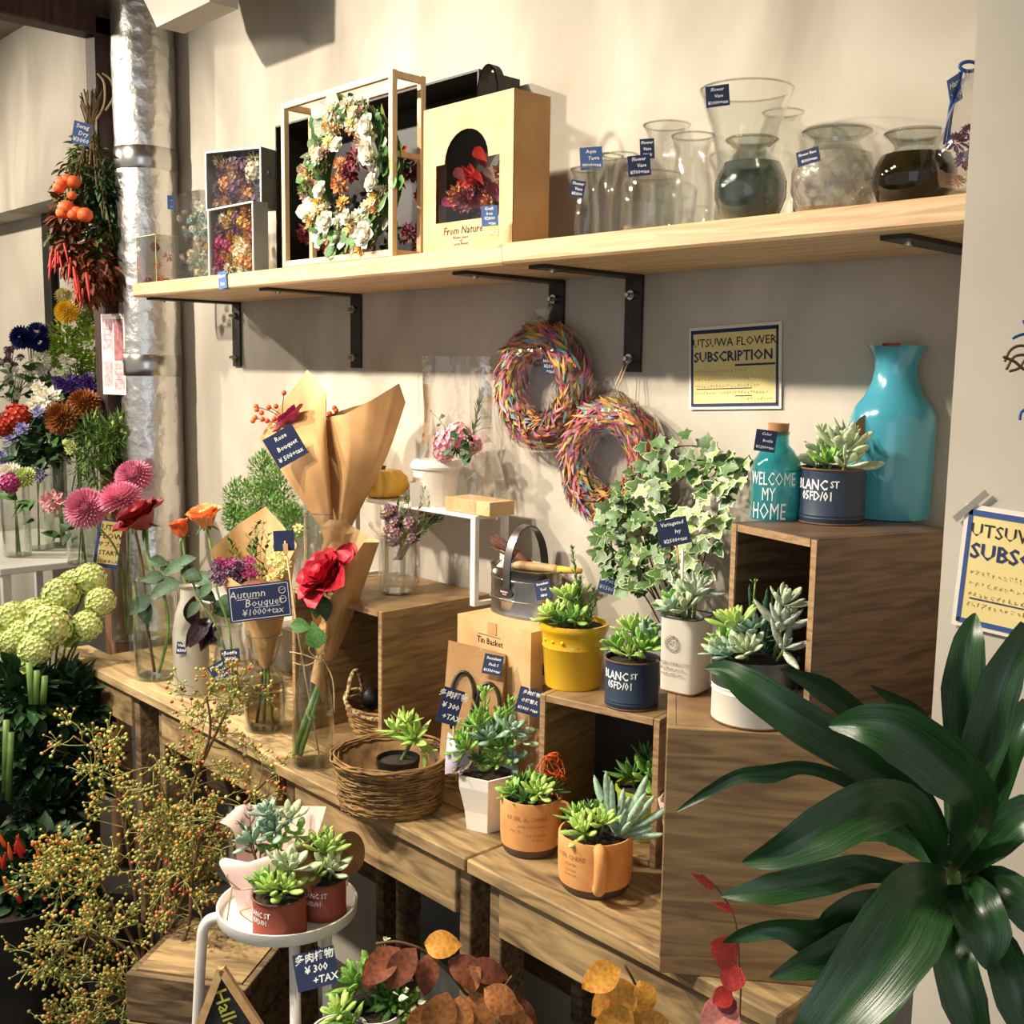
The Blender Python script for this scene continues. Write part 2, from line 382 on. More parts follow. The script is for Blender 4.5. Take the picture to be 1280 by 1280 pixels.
# ================================================================ tables
def table(label, x0, x1, yf, yb, rows, apr, legs, mt, notch=None, name='display_table'):
    t = thing(name, label, 'table', ((x0+x1)/2, (yf+yb)/2, 0))
    ys = [yf+(yb-yf)*i/rows for i in range(rows+1)]
    for i in range(rows):
        xa = x0
        if notch and ys[i+1] > notch[1]: xa = notch[0]
        MB().box2((xa, ys[i]+.0008, T-.024), (x1, ys[i+1]-.0008, T), bev=.0025).build('plank', mt, t, False, world=True)
    for (a, b) in apr:
        MB().box2((a, yf+.012, T-.112), (b, yf+.034, T-.0245), bev=.002).build('apron_board', 'old_plank', t, False, world=True)
    for lx in legs:
        MB().box2((lx-.014, yf+.02, 0), (lx+.014, yf+.075, T-.026), bev=.002).build('leg', 'old_plank_dark', t, False, world=True)
        if not (notch and lx < notch[0]): MB().box2((lx-.014, yb-.08, 0), (lx+.014, yb-.03, T-.026), bev=.002).build('leg', 'old_plank_dark', t, False, world=True)
    MB().box2((max(x0, notch[0] if notch else x0)+.03, yb-.03, .3), (x1-.03, yb-.012, .38)).build('back_rail', 'old_plank_dark', t, False, world=True)
    return t
xA = aty(166, 890, -.36).x; xB = aty(204, 925, -.36).x
table('long plank table under the cut flower vases, left of the bird nest basket', -3.01, -1.868, -.376, -.012, 4, ((-2.97, xA), (xB, -1.89)), (xA+.0145, xB-.016, -1.905, -2.95), 'old_plank_pale', notch=(-2.87, -.2))
xC = aty(573, 1110, -.37).x; xD = aty(618, 1130, -.37).x
table('plank table carrying the nest basket and white faceted pot', -1.862, -1.2725, -.388, -.012, 3, ((-1.80, xC),), (xC+.0145, -1.83), 'old_plank')
table('plank table carrying the terracotta mugs and the tall crates', -1.2695, -.684, -.388, -.012, 3, ((xD+.016, -.70),), (xD, -.74), 'old_plank')
# grey panels leaning behind the table legs
for (a, b, y, lb) in ((-1.62, -1.45, -.2, 'grey board leaning under the nest basket table'), (-1.05, -.86, -.2, 'grey board leaning under the mug table')):
    tagit(MB().box2((a, y, 0), (b, y+.012, .58)).build('leaning_board', 'grey_panel', None, False), lb, 'board')
# ================================================================ plywood crates
def crate(label, C, rz, w_, d_, h_, mt, back=True, t=.012, name='plywood_crate'):
    c = thing(name, label, 'crate', C, rz)             # origin: front-left foot; opens towards -y
    for nm, a, b in (('side_panel', (0, 0, 0), (t, d_, h_)), ('side_panel', (w_-t, 0, 0), (w_, d_, h_)),
                     ('top_panel', (t, 0, h_-t), (w_-t, d_, h_)), ('bottom_panel', (t, 0, 0), (w_-t, d_, t))):
        p = MB().box2(a, b, bev=.0012).build(nm, mt, c, False)
        e = MB().box2((a[0]+.001, -.0009, a[2]+.001), (b[0]-.001, .0003, b[2]-.001)).build('ply_edge', 'ply_edge', p, False)
    if back: MB().box2((t, d_-.006, t), (w_-t, d_-.0005, h_-t)).build('back_panel', 'crate_back_shade', c, False)
    return c
ZC = 1.044
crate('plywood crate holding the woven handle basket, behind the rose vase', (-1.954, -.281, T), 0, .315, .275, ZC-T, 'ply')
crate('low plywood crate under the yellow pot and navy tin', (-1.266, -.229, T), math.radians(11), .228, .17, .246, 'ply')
# tall crate turned so that its closed panel faces the room
ZL = 1.05
A_ = V((-.846, -.419, T)); ang = math.radians(38.2); ux = V((math.cos(ang), math.sin(ang), 0)); uy = V((-math.sin(ang), math.cos(ang), 0))
lc = thing('plywood_crate', 'large plywood crate turned with its closed panel facing out behind the broad green leaves', 'crate', A_, ang)
LW, LD, LH, t_ = .345, .23, ZL-T, .012
MB().box2((0, 0, 0), (LW, t_, LH), bev=.0012).build('front_panel', 'ply', lc, False)
for a, b in (((0, t_+.0003, 0), (t_, LD, LH)), ((LW-t_, t_+.0003, 0), (LW, LD, LH))): MB().box2(a, b, bev=.001).build('side_panel', 'ply', lc, False)
MB().box2((t_, t_+.0003, LH-t_), (LW-t_, LD, LH)).build('top_panel', 'ply', lc, False)
MB().box2((t_, t_+.0003, 0), (LW-t_, LD, t_)).build('bottom_panel', 'ply', lc, False)
# crate on top of it, with the blue vase
zu = 1.3
a_ = atz(915, 653, zu); b_ = atz(1025, 675, zu)
ru = math.atan2(b_.y-a_.y, b_.x-a_.x)+math.radians(-1)
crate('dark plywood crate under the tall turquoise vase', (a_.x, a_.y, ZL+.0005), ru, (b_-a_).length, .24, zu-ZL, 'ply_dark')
# ================================================================ shared shapes
def catmull(pts, k):
    out = []; n = len(pts)
    for i in range(n-1):
        p0, p1, p2, p3 = pts[max(i-1, 0)], pts[i], pts[i+1], pts[min(i+2, n-1)]
        for j in range(k):
            t = j/k
            out.append(.5*((2*p1)+(p2-p0)*t+(2*p0-5*p1+4*p2-p3)*t*t+(-p0+3*p1-3*p2+p3)*t**3))
    out.append(pts[-1]); return out
def grid(rows, mi=0, loop=False):
    b = MB(); n = len(rows[0]); vs = [p for r in rows for p in r]; fs = []
    for i in range(len(rows)-1):
        for j in range(n if loop else n-1):
            j2 = (j+1) % n; fs.append((i*n+j, i*n+j2, (i+1)*n+j2, (i+1)*n+j))
    return b.add(vs, fs, mi)
def lerpl(pts, k): return [pts[i].lerp(pts[i+1], j/k) for i in range(len(pts)-1) for j in range(k)]+[pts[-1]]
def sheet(rows, d, k=4, jit=0, crisp=False):               # rows of (px, py, depth offset)
    R_ = [catmull([atd(p[0], p[1], d+(p[2] if len(p) > 2 else 0)) for p in r], k) for r in rows]
    C_ = [(lerpl if crisp else catmull)([r[j] for r in R_], k) for j in range(len(R_[0]))]
    rows = [[C_[j][i] for j in range(len(C_))] for i in range(len(C_[0]))]
    if jit: rows = [[p+V((U(-jit, jit), U(-jit, jit), U(-jit, jit))) for p in r] for r in rows]
    return grid(rows)
def prof_leaf(shape, t):
    if shape == 'obovate': return (math.sin(math.pi*min(1, t)**1.7)**.8*.95+.05) if t < 1 else 0
    if shape == 'lance': return math.sin(math.pi*t**.8)**.9
    if shape == 'finger': return min(1, t*6+.5)*(1-max(0, (t-.75)/.25)**2.2)
    if shape == 'oval': return math.sin(math.pi*min(1, max(0, t))**.92)**.72
    if shape == 'taper': return (1-t)**.65*min(1, .6+t*4)
    return math.sin(math.pi*t)
_lm = {}
def fat_leaf(mt, shape='obovate', w=.38, th=.16, curve=.15, cup=0):
    k = ('fat', mt, shape, w, th, curve, cup)
    if k in _lm: return _lm[k]
    b = MB(); n = 6; ts = [0, .25, .5, .75, .92]
    vs = []; fs = []
    for t in ts:
        h = max(.12, prof_leaf(shape, t))
        for j in range(n):
            q = 2*math.pi*j/n
            y = math.cos(q)*w/2*h; z = math.sin(q)*th/2*max(.35, h) + curve*t*t + cup*(abs(math.cos(q))**2)*h*w
            vs.append((t, y, z))
    vs.append((1, 0, curve*1.02)); m_ = len(ts)
    for i in range(m_-1):
        for j in range(n): fs.append((i*n+j, i*n+(j+1) % n, (i+1)*n+(j+1) % n, (i+1)*n+j))
    for j in range(n): fs.append(((m_-1)*n+j, (m_-1)*n+(j+1) % n, m_*n))
    b.add(vs, fs); _lm[k] = b.mesh('leaf', mt, True); return _lm[k]
def flat_leaf(mt, shape='lance', w=.45, fold=.12, curve=-.2, wav=0, rows=7):
    k = ('flat', mt, shape, w, fold, curve, wav)
    if k in _lm: return _lm[k]
    R_ = []
    for i in range(rows+1):
        t = i/rows; h = max(.02, prof_leaf(shape, t))
        R_.append([(t, s*w/2*h, curve*t*t + fold*abs(s)*h*w + wav*math.sin(t*9+s*2)*abs(s)) for s in (-1, -.5, 0, .5, 1)])
    _lm[k] = grid(R_).mesh('leaf', mt, True); return _lm[k]
def petal(mt, w=.9, cup=.35, curl=.3, ruff=0):
    k = ('petal', mt, w, cup, curl, ruff)
    if k in _lm: return _lm[k]
    R_ = []
    for i in range(6):
        t = i/5; h = (math.sin(math.pi*min(.86, t*.8+.1))**.7)*(1 if t < .9 else .82)
        R_.append([(t*math.cos(t*curl*.5), s*w/2*h, cup*(s*s)*h*w + curl*t*t*(-1 if t > .7 else 1)*(.3) + ruff*math.sin(s*7+t*5)*t) for s in (-1, -.5, 0, .5, 1)])
    _lm[k] = grid(R_).mesh('petal', mt, True); return _lm[k]
def ivy_leaf(m1, m2, inner=.62):
    k = ('ivy', m1, m2, inner)
    if k in _lm: return _lm[k]
    out = [(0, 0), (.02, .22), (-.1, .42), (.22, .42), (.42, .56), (.5, .27), (.78, .2), (1, 0)]
    pts = out + [(x, -y) for x, y in out[-2:0:-1]]
    b = MB(); c = (.36, 0); n = len(pts)
    def z(x, y): return -.18*x*x + .16*abs(y)-.12*y*y
    vs = [(c[0], 0, z(*c))]
    for s in (inner, 1):
        for x, y in pts: X = c[0]+(x-c[0])*s; Y = y*s; vs.append((X, Y, z(X, Y)))
    b.add(vs, [(0, 1+j, 1+(j+1) % n) for j in range(n)], 0)
    b.f += [(1+j, 1+n+j, 1+n+(j+1) % n, 1+(j+1) % n) for j in range(n)]; b.m += [1]*n
    _lm[k] = b.mesh('leaf', [m1, m2], True); return _lm[k]
def leaf(parent, me, P, d, up, s, name='leaf'): return link(name, me, parent, basis(P, d, up, s))
def rosette(parent, P, axis, n, L, me, lo=12, hi=80, inner=.45, ws=1, name='leaf', jit=8):
    P = V(P); ax = V(axis).normalized(); a = ax.orthogonal().normalized(); b = ax.cross(a); ph0 = U(0, 6.28)
    for i in range(n):
        t = i/max(1, n-1); q = ph0+i*2.39996; el = math.radians(hi+(lo-hi)*t**.8+U(-jit, jit))
        r = a*math.cos(q)+b*math.sin(q); d = r*math.cos(el)+ax*math.sin(el)
        s = L*(inner+(1-inner)*t**.7)*U(.9, 1.1)
        leaf(parent, me, P+r*L*.05*t+ax*L*.12*(1-t), d, ax, (s, s*ws, s), name)
def sprig(parent, pts, me, n, L, el=35, t0=.15, tip=4, mt_stem=None, r=.0025, spin=2.4, taper=.4):
    pts = [V(p) for p in pts]; C_ = catmull(pts, 4)
    if mt_stem: MB().tube(C_, [r*(1-.5*i/len(C_)) for i in range(len(C_))], 6).build('stem', mt_stem, parent, True, world=True)
    q0 = U(0, 6)
    for i in range(n):
        t = t0+(1-t0)*i/max(1, n-1); f = t*(len(C_)-1); j = min(int(f), len(C_)-2); p = C_[j].lerp(C_[j+1], f-j); ax = (C_[j+1]-C_[j]).normalized()
        a = ax.orthogonal().normalized(); b = ax.cross(a); q = q0+i*spin; e = math.radians(el+t*25+U(-8, 8))
        d = (a*math.cos(q)+b*math.sin(q))*math.cos(e)+ax*math.sin(e)
        s = L*(1-taper*t)*U(.85, 1.1); leaf(parent, me, p, d, ax, s)
    if tip: rosette(parent, C_[-1], (C_[-1]-C_[-2]), tip, L*.6, me, 30, 80)
def potwall(prof, th=.004, floor=True):        # outer profile from foot to rim -> closed pot profile with inside
    ins = [(max(.001, r-th), z) for r, z in prof[::-1]]
    p = ([(0.0005, prof[0][1])] if floor else []) + list(prof) + ins
    p[-1] = (p[-1][0], prof[0][1]+th)
    return p + ([(0.0005, prof[0][1]+th)] if floor else [])
def vase(label, P, prof, water=None, mt='glass_clear', wmt='water', name='glass_vase', cat='vase', th=.003, n=36, group=None, fn=None, rz=0, neck=0, lip=True):
    v = thing(name, label, cat, P, rz, group)
    if neck:
        MB().lathe(potwall(prof[:-neck], th), n, fn=fn).build('glass_body', mt, v, 'auto'); up_ = prof[-neck-1:]
        MB().lathe(list(up_)+[(r-th, z) for r, z in up_[::-1]], n, fn=fn).build('glass_neck', 'glass_rim', v, 'auto')
    else: MB().lathe(potwall(prof, th), n, fn=fn).build('glass_body', mt, v, 'auto')
    MB().lathe([(.0005, .0015), (prof[0][0]*.9, .0015), (prof[0][0]*.95, .006), (.0005, .0065)], n).build('glass_base', 'glass_rim', v, 'auto')
    if lip:
        rr_, zz_ = prof[-1]; MB().tube([(math.cos(q)*(rr_-th/2), math.sin(q)*(rr_-th/2), zz_) for q in [i*math.pi/20 for i in range(40)]], th*.55, 8, loop=True).build('rim', 'glass_rim', v, True)
    if water:
        ins = [(r-th*1.35, z) for r, z in prof if z < water]
        rr = None
        for (r0, z0), (r1, z1) in zip(prof, prof[1:]):
            if z0 <= water <= z1 and z1 > z0: rr = r0+(r1-r0)*(water-z0)/(z1-z0)-th*1.35
        if rr is None: rr = ins[-1][0]
        p = [(.0005, ins[0][1]+th*1.4)] + [(max(r, .001), max(z, ins[0][1]+th*1.4)) for r, z in ins] + [(rr, water), (.0005, water)]
        MB().lathe(p, n, fn=fn).build('water', wmt, v, 'auto')
    return v
def soilcap(parent, r, z, mt='soil', n=20):
    return MB().lathe([(.0005, z+.004), (r*.6, z+.003), (r, z)], n).build('soil', mt, parent, True)
# ================================================================ shared materials
glass('glass_clear', (.965, .975, .965), ior=1.42)
glass('glass_rim', (.8, .82, .8), ior=1.7, rough=.04)
glass('glass_smoke', (.62, .66, .64), ior=1.45, body='59625c', amt=.28, bump=.35, scale=55)
glass('glass_crackle', (.93, .93, .9), ior=1.45, body='b5ab9c', amt=.3, bump=.8, scale=90)
glass('glass_olive', (.28, .24, .10), ior=1.45, body='2b2410', amt=.45, bump=.2, scale=30)
glass('glass_frosted', (.9, .9, .86), ior=1.4, body='cfc8b8', amt=.55, rough=.3)
glass('glass_teal', (.45, .82, .84), ior=1.45, body='3fa5b0', amt=.3)
glass('water', (.95, .96, .93), ior=1.2)
glass('water_brown', (.62, .56, .44), ior=1.25)
glass('cellophane', (.985, .985, .98), ior=1.75, rough=.07, bump=1.0, scale=34)
glass('cellophane_smooth', (.97, .97, .965), ior=1.45, rough=.06, bump=.25, scale=12)
mat('soil', '1d1611', '3a2d22', rough=.95, scale=120, bump=.6)
mat('succ_green', '679a38', '9cc862', rough=.42, scale=14, rnd_v=.28, sss=.05)
mat('succ_bright', '93bd4c', 'c4dc7e', rough=.4, scale=14, rnd_v=.22)
mat('succ_blue', '7da089', 'abc8ae', rough=.5, scale=14, rnd_v=.22)
mat('succ_dark', '38622a', '5f8a3e', rough=.4, scale=14, rnd_v=.3)
mat('succ_pale', 'a9b98f', 'cdd8b4', rough=.55, scale=10, rnd_v=.18)
mat('succ_silver', '9aa48f', 'c6ccbb', rough=.7, scale=10, rnd_v=.15)
mat('succ_aloe', '24452f', '3c6146', rough=.4, scale=10, rnd_v=.3)
mat('succ_purple', '4c4038', '7b7a62', rough=.45, scale=8, rnd_v=.3)
mat('leaf_green', '2f5a26', '4f7c34', rough=.6, scale=12, rnd_v=.3)
mat('leaf_dark', '1a3a1c', '33572c', rough=.6, scale=10, rnd_v=.35)
mat('leaf_olive', '4d5a2c', '76803f', rough=.55, scale=14, rnd_v=.3)
mat('leaf_lime', '7fa32f', 'b5c95a', rough=.5, scale=14, rnd_v=.25)
mat('leaf_black', '1d1118', '33202a', rough=.3, scale=10, rnd_v=.2)
mat('stem_green', '4e7030', '7b9848', rough=.5, scale=20)
mat('stem_brown', '4a3323', '6f5237', rough=.7, scale=40)
mat('stem_dry', '5f4a30', '8a7048', rough=.8, scale=40)
mat('kraft', 'b98c58', 'c79c68', rough=.75, scale=16, detail=6)
mat('kraft_pale', 'c9a06b', 'd8b482', rough=.7, scale=16, detail=6)
mat('kraft_dark', '8d6a42', '9d784d', rough=.8, scale=16)
mat('twine', 'b29a6c', 'd0bb8f', rough=.9, scale=60)
mat('terracotta', 'd0904f', 'e0a364', rough=.75, scale=22, detail=6, bump=.05)
mat('terracotta_ink', 'a87444', rough=.8)
mat('mug_base', '4a3a30', '5d4a3d', rough=.6, scale=20)
mat('yellow_glaze', 'd9a514', 'e9bb2a', rough=.25, scale=6, coat=.3)
mat('navy_tin', '1b2a3e', '25374d', rough=.5, scale=14, stretch=(1, 1, .4))
mat('red_tin', '8d4233', 'a04f3d', rough=.5, scale=14)
mat('rust_rim', '5a3b26', '7a5436', rough=.7, scale=30)
mat('ceramic_white', 'e9e4da', 'f4f0e8', rough=.4, scale=6)
mat('enamel_white', 'd9d0bf', 'ece4d5', rough=.5, scale=5, detail=8)
mat('zinc', '4c4f50', '73777a', rough=.45, metal=.6, scale=14, detail=6)
mat('galvanised', '9b9994', 'b9b7b2', rough=.28, metal=1, scale=18)
mat('lime_glaze', '9fb83a', 'b3c94c', rough=.3, scale=6)
mat('turquoise_glaze', '3a8fa6', '4fa3b6', rough=.2, scale=5, coat=.4)
mat('dark_glaze', '2a2a28', rough=.3)
mat('cork', 'a5744a', 'bd8c5f', rough=.85, scale=60)
mat('black_plastic', '15130f', '221e19', rough=.5, scale=20)
mat('twig', '5e4325', '93713f', rough=.8, scale=30, rnd_v=.2)
mat('wicker', '8a6538', 'b98f58', rough=.75, scale=35)
mat('wicker_rope', '6b5233', 'c9ad7c', rough=.85, scale=120, pos=(.45, .55))
mat('pink_paper', 'e6c3bd', 'f0d3cc', rough=.6, scale=5, sss=.05)
mat('lilac_paper', 'c4b4cc', 'd9cce0', rough=.5, scale=5)
mat('ivy_green', '35592a', '5c7f3d', rough=.45, scale=14, rnd_v=.25)
mat('ivy_cream', 'd8dcae', 'eef0cf', rough=.5, scale=14)
mat('ivy_pale', '8fae5c', 'b9cd86', rough=.5, scale=14, rnd_v=.2)
mat('orange_metal', 'c8541c', rough=.4)
def dracaena_material():
    m, nt, N, L, b = newmat('dracaena'); b.inputs['Roughness'].default_value = .34; b.inputs['Specular IOR Level'].default_value = .6
    uv = N.new('ShaderNodeUVMap'); mp = N.new('ShaderNodeMapping'); mp.inputs['Scale'].default_value = (1.2, 34, 1); nz = N.new('ShaderNodeTexNoise'); nz.inputs['Scale'].default_value = 1; nz.inputs['Detail'].default_value = 3
    cr = N.new('ShaderNodeValToRGB'); cr.color_ramp.elements[0].color = lin('143517'); cr.color_ramp.elements[1].color = lin('2f5a2c'); cr.color_ramp.elements[0].position = .3; cr.color_ramp.elements[1].position = .7
    bp = N.new('ShaderNodeBump'); bp.inputs['Strength'].default_value = .16; bp.inputs['Distance'].default_value = .002
    L.new(uv.outputs[0], mp.inputs[0]); L.new(mp.outputs[0], nz.inputs['Vector']); L.new(nz.outputs[0], cr.inputs[0]); L.new(cr.outputs[0], b.inputs['Base Color']); L.new(nz.outputs[0], bp.inputs['Height']); L.new(bp.outputs[0], b.inputs['Normal'])
dracaena_material()
mat('autumn_orange', 'c47a1c', 'e0a53c', rough=.6, scale=10, rnd_v=.15)
mat('autumn_brown', '8a4f22', 'b8793f', rough=.65, scale=10, rnd_v=.2)
mat('autumn_dark', '5a2a14', '85431f', rough=.65, scale=10, rnd_v=.2)
mat('leaf_red', 'a01f1a', 'c93a2e', rough=.5, scale=12, rnd_v=.1)
mat('leaf_pink', 'd8746a', 'e99a8e', rough=.55, scale=12)
for nm, a, b in (('rose_red', '9a0f20', 'c8203a'), ('rose_dark', '6a0a12', '95151e'), ('rose_orange', 'e0562a', 'f08a4a'), ('rose_peach', 'ec8a48', 'f6b277'),
                 ('dahlia_pink', 'e678a0', 'f7b6ca'), ('pink_soft', 'e59aa2', 'f3c3c0'), ('magenta', '9c2460', 'c04a86'), ('white_petal', 'e9e4cf', 'f8f4e6'),
                 ('cream_petal', 'ddd3b0', 'efe8cf'), ('yellow_petal', 'e8b818', 'f6d84a'), ('pale_yellow', 'ecdf8a', 'f6efb8'), ('blue_petal', '10154a', '23308a'),
                 ('violet', '4a2a74', '6e4aa0'), ('lavender', '8a80bd', 'b0a8d8'), ('purple_dry', '64445c', '8d6882'), ('rust_bloom', '7a3f14', 'a9672a'),
                 ('red_bloom', 'b8281a', 'df4a30'), ('lime_bloom', 'c2d268', 'e6edaa'), ('mustard_dry', 'c49a3c', 'dfbb66'), ('blush_dry', 'a9826e', 'caa894'),
                 ('maroon_dry', '6a2430', '96404a'), ('orange_dry', 'b8743e', 'd49a5e'), ('gray_dry', '5f5a66', '8a8794'), ('chilli_red', 'a01812', 'd2301c'), ('tomato_orange', 'd2481c', 'e8702c'), ('berry_orange', 'b07a30', 'cf9a48'),
                 ('berry_green', '8f9440', 'bdb868'), ('berry_red', '9a3020', 'c25038')):
    mat(nm, a, b, rough=.55, scale=22, rnd_v=.12)
# ================================================================ flowers
def path_px(pts, d): return [atd(p[0], p[1], d+(p[2] if len(p) > 2 else 0)) for p in pts]
def stem(parent, pts, r=.0025, mt='stem_green', k=5, name='stem'):
    C_ = catmull([V(p) for p in pts], k); return MB().tube(C_, r, 7).build(name, mt, parent, True, world=True)
def rose_bloom(parent, P, axis, R_, mt, openness=1.0, name='bloom'):
    ax = V(axis).normalized(); a = ax.orthogonal().normalized(); b = ax.cross(a)
    core = MB().lathe([(.0005, R_*.1), (R_*.2, R_*.25), (R_*.26, R_*.6), (R_*.2, R_*.95), (R_*.05, R_*1.0), (R_*.1, R_*.8)], 12)
    Q = basis(P, ax.orthogonal(), ax); core.v = [tuple(Q @ V(v)) for v in core.v]
    bl = core.build(name, mt, parent, True, world=True)
    for ring, (n, rr, el, L, w) in enumerate(((3, .16, 82, .95, .75), (5, .24, 72, 1.1, .85), (6, .3, 58, 1.2, .95), (6, .34, 38, 1.2, 1.05))):
        me = petal(mt, w, .42-.05*ring, .35+.1*ring, .02)
        for i in range(n):
            q = 2*math.pi*(i+ring*.37)/n+U(-.1, .1); r = a*math.cos(q)+b*math.sin(q); e = math.radians(90-(90-el)*openness+U(-5, 5))
            d = r*math.cos(e)+ax*math.sin(e)
            link('petal', me, bl, basis(V(P)+r*R_*rr*.7, d, -r*math.sin(e)+ax*math.cos(e), R_*L*U(.94, 1.06)))
    return bl
def calyx(parent, P, axis, s, mt='leaf_green'):
    me = flat_leaf(mt, 'lance', .3, .1, -.3)
    rosette(parent, P, axis, 5, s, me, -25, -5, .9, name='sepal')
def pom_mesh(mt, n, R_, L, w, key, cup=.3, flat=False):
    k = ('pom', mt, n, key)
    if k in _lm: return _lm[k]
    b = MB()
    for i in range(n):
        t = (i+.5)/n; zc = 1-t*(1.55 if not flat else .9); el = math.asin(max(-1, min(1, zc))); q = i*2.39996
        d = V((math.cos(q)*math.cos(el), math.sin(q)*math.cos(el), math.sin(el)))
        Q = basis(d*R_*.35, d, (0, 0, 1) if abs(d.z) < .98 else (1, 0, 0), (L*(.55+.45*min(1, t*1.6)), w, w))
        vs = [(0, -.15, 0), (0, .15, 0), (.55, -.5, .12), (.55, .5, .12), (.55, 0, -.12), (1, 0, .2)]
        b.add([Q @ V(v) for v in vs], [(0, 4, 2), (0, 1, 4), (1, 3, 4), (2, 4, 5), (4, 3, 5)])
    _lm[k] = b.mesh('bloom', mt, False); return _lm[k]
def cluster_mesh(mts, n, R_, pr, key, squash=1.0, hemi=False, core=.86):
    """round head of many small florets"""
    k = ('cl', tuple(mts), n, key)
    if k in _lm: return _lm[k]
    b = MB(); rr = random.Random(n*7+len(key))
    for i in range(n):
        t = (i+.5)/n; z = 1-t*(1.25 if hemi else 2); q = i*2.39996; s = math.sqrt(max(0, 1-z*z))
        d = V((s*math.cos(q), s*math.sin(q), z)); p = d*R_*rr.uniform(.85, 1.05); p.z *= squash
        Q = basis(p, d.orthogonal(), d, pr*rr.uniform(.8, 1.2)) @ Matrix.Rotation(rr.uniform(0, 6), 4, 'Z')
        b.add([Q @ V(v) for v in ((1, 0, .3), (.56, .56, .12), (0, 1, .3), (-.56, .56, .12), (-1, 0, .3), (-.56, -.56, .12), (0, -1, .3), (.56, -.56, .12), (0, 0, -.12))],
              [(8, 7, 0, 1), (8, 1, 2, 3), (8, 3, 4, 5), (8, 5, 6, 7)], rr.randrange(len(mts)))
    b.ball((0, 0, 0), R_*core, 10, 6, 0, (1, 1, squash))
    _lm[k] = b.mesh('bloom', mts, False); return _lm[k]
def leafy(parent, C, R_, n, me, L, name='foliage', squash=(1, 1, 1), rs=None, stuff=True, up=.3):
    """one mesh of many small leaves filling an ellipsoid (too small to pick apart)"""
    rr = rs or rnd; b = MB(); src = me
    vsrc = [v.co.copy() for v in src.vertices]; fsrc = [tuple(p.vertices) for p in src.polygons]; msrc = [p.material_index for p in src.polygons]
    for i in range(n):
        d = V((rr.gauss(0, 1), rr.gauss(0, 1), rr.gauss(0, 1))).normalized(); r = rr.random()**.4
        p = V(C)+V((d.x*squash[0], d.y*squash[1], d.z*squash[2]))*R_*r
        dd = (d+V((rr.uniform(-.6, .6), rr.uniform(-.6, .6), rr.uniform(-.6, .6)+up))).normalized()
        Q = basis(p, dd, (rr.uniform(-.5, .5), rr.uniform(-.5, .5), 1), L*rr.uniform(.7, 1.25))
        o = len(b.v); b.v += [tuple(Q @ v) for v in vsrc]; b.f += [tuple(k+o for k in f) for f in fsrc]; b.m += msrc
    o = b.build(name, list(src.materials), parent, True, world=parent is not None)
    if stuff: o['kind'] = 'stuff'
    return o
# ================================================================ things on the wall shelf
from mathutils.geometry import tessellate_polygon
S0 = SZ+.0335
def proj(P): c = V(P)-CAM; z = c.dot(FWD); return 640+F*c.dot(RGT)/z, 640-F*c.dot(UPV)/z
def place(px, y, z):                           # point of the line (y, z) seen at picture column px
    P = aty(px, 600, y)
    for _ in range(6): P = aty(px, proj((P.x, y, z))[1], y)
    return V((P.x, y, z))
def yfor(px, x, z):                            # depth at which an upright line through x shows at column px
    lo, hi = -1.3, .2
    for _ in range(40):
        m_ = (lo+hi)/2
        if proj((x, m_, z))[0] < px: lo = m_
        else: hi = m_
    return lo
def prof_px(P, px, pts): k = mpp(P); return [(hw*k, max(0, zat(P, px, py)-P.z)) for hw, py in pts]
def vase_px(label, px, y, pts, z=S0, **kw):
    P = place(px, y, z); p = prof_px(P, px, pts); p[0] = (p[0][0], 0); return vase(label, P, p, **kw), P
DRY = ['maroon_dry', 'orange_dry', 'mustard_dry', 'blush_dry', 'purple_dry', 'gray_dry', 'cream_petal']
def dried_fill(parent, a, b, n, mts, r, name='dried_flower', y=None):
    """dried blooms packed in a box from a to b (world)"""
    for i in range(n):
        p = V((U(a[0], b[0]), U(a[1], b[1]), U(a[2], b[2]))); m_ = mts[i % len(mts)]; s = r*U(.75, 1.25)
        me = pom_mesh(m_, 26, 1, 1, .55, 'dry') if i % 3 else cluster_mesh([m_], 26, 1, .42, 'dryc')
        link(name, me, parent, basis(p, V((U(-.5, .5), -.3, U(-1, 1))), V((U(-.4, .7), -1, U(-.2, .6))), s))
def shadow_box(label, C, rz, w_, d_, h_, mts, n, r, frame='white_paint', side='box_grey'):
    c = thing('flower_box', label, 'flower box', C, rz)
    t = .003
    MB().box2((0, d_-t, 0), (w_, d_, h_)).build('back_panel', side, c, False)
    for a, b in (((0, 0, 0), (t, d_-t, h_)), ((w_-t, 0, 0), (w_, d_-t, h_)), ((t, 0, 0), (w_-t, d_-t, t)), ((t, 0, h_-t), (w_-t, d_-t, h_))):
        MB().box2(a, b).build('side_panel', side, c, False)
    f = MB(); e = .0035
    for a, b in (((0, -.002, 0), (e, 0, h_)), ((w_-e, -.002, 0), (w_, 0, h_)), ((e, -.002, 0), (w_-e, 0, e)), ((e, -.002, h_-e), (w_-e, 0, h_))): f.box2(a, b)
    f.build('front_frame', frame, c, False)
    Q = MW[c.name]
    for i in range(n):
        gx = (i*.618) % 1; gz = (i+.5)/n
        p = Q @ V((r*.8+gx*(w_-1.6*r), d_*.42+U(-.1, .15)*d_, r*.8+gz*(h_-1.6*r))); m_ = mts[rnd.randrange(len(mts))]; s = r*U(.75, 1.2)
        me = pom_mesh(m_, 26, 1, 1, .55, 'dry') if i % 3 else cluster_mesh([m_], 26, 1, .42, 'dryc')
        o = link('dried_flower', me, c, basis(p, V((U(-.5, .5), -.2, 1)), V((U(-.3, .3), -1, U(-.1, .5))), s))
    MB().box2((e, .0005, e), (w_-e, .0012, h_-e)).build('pane', 'cellophane_smooth', c, False)
    return c
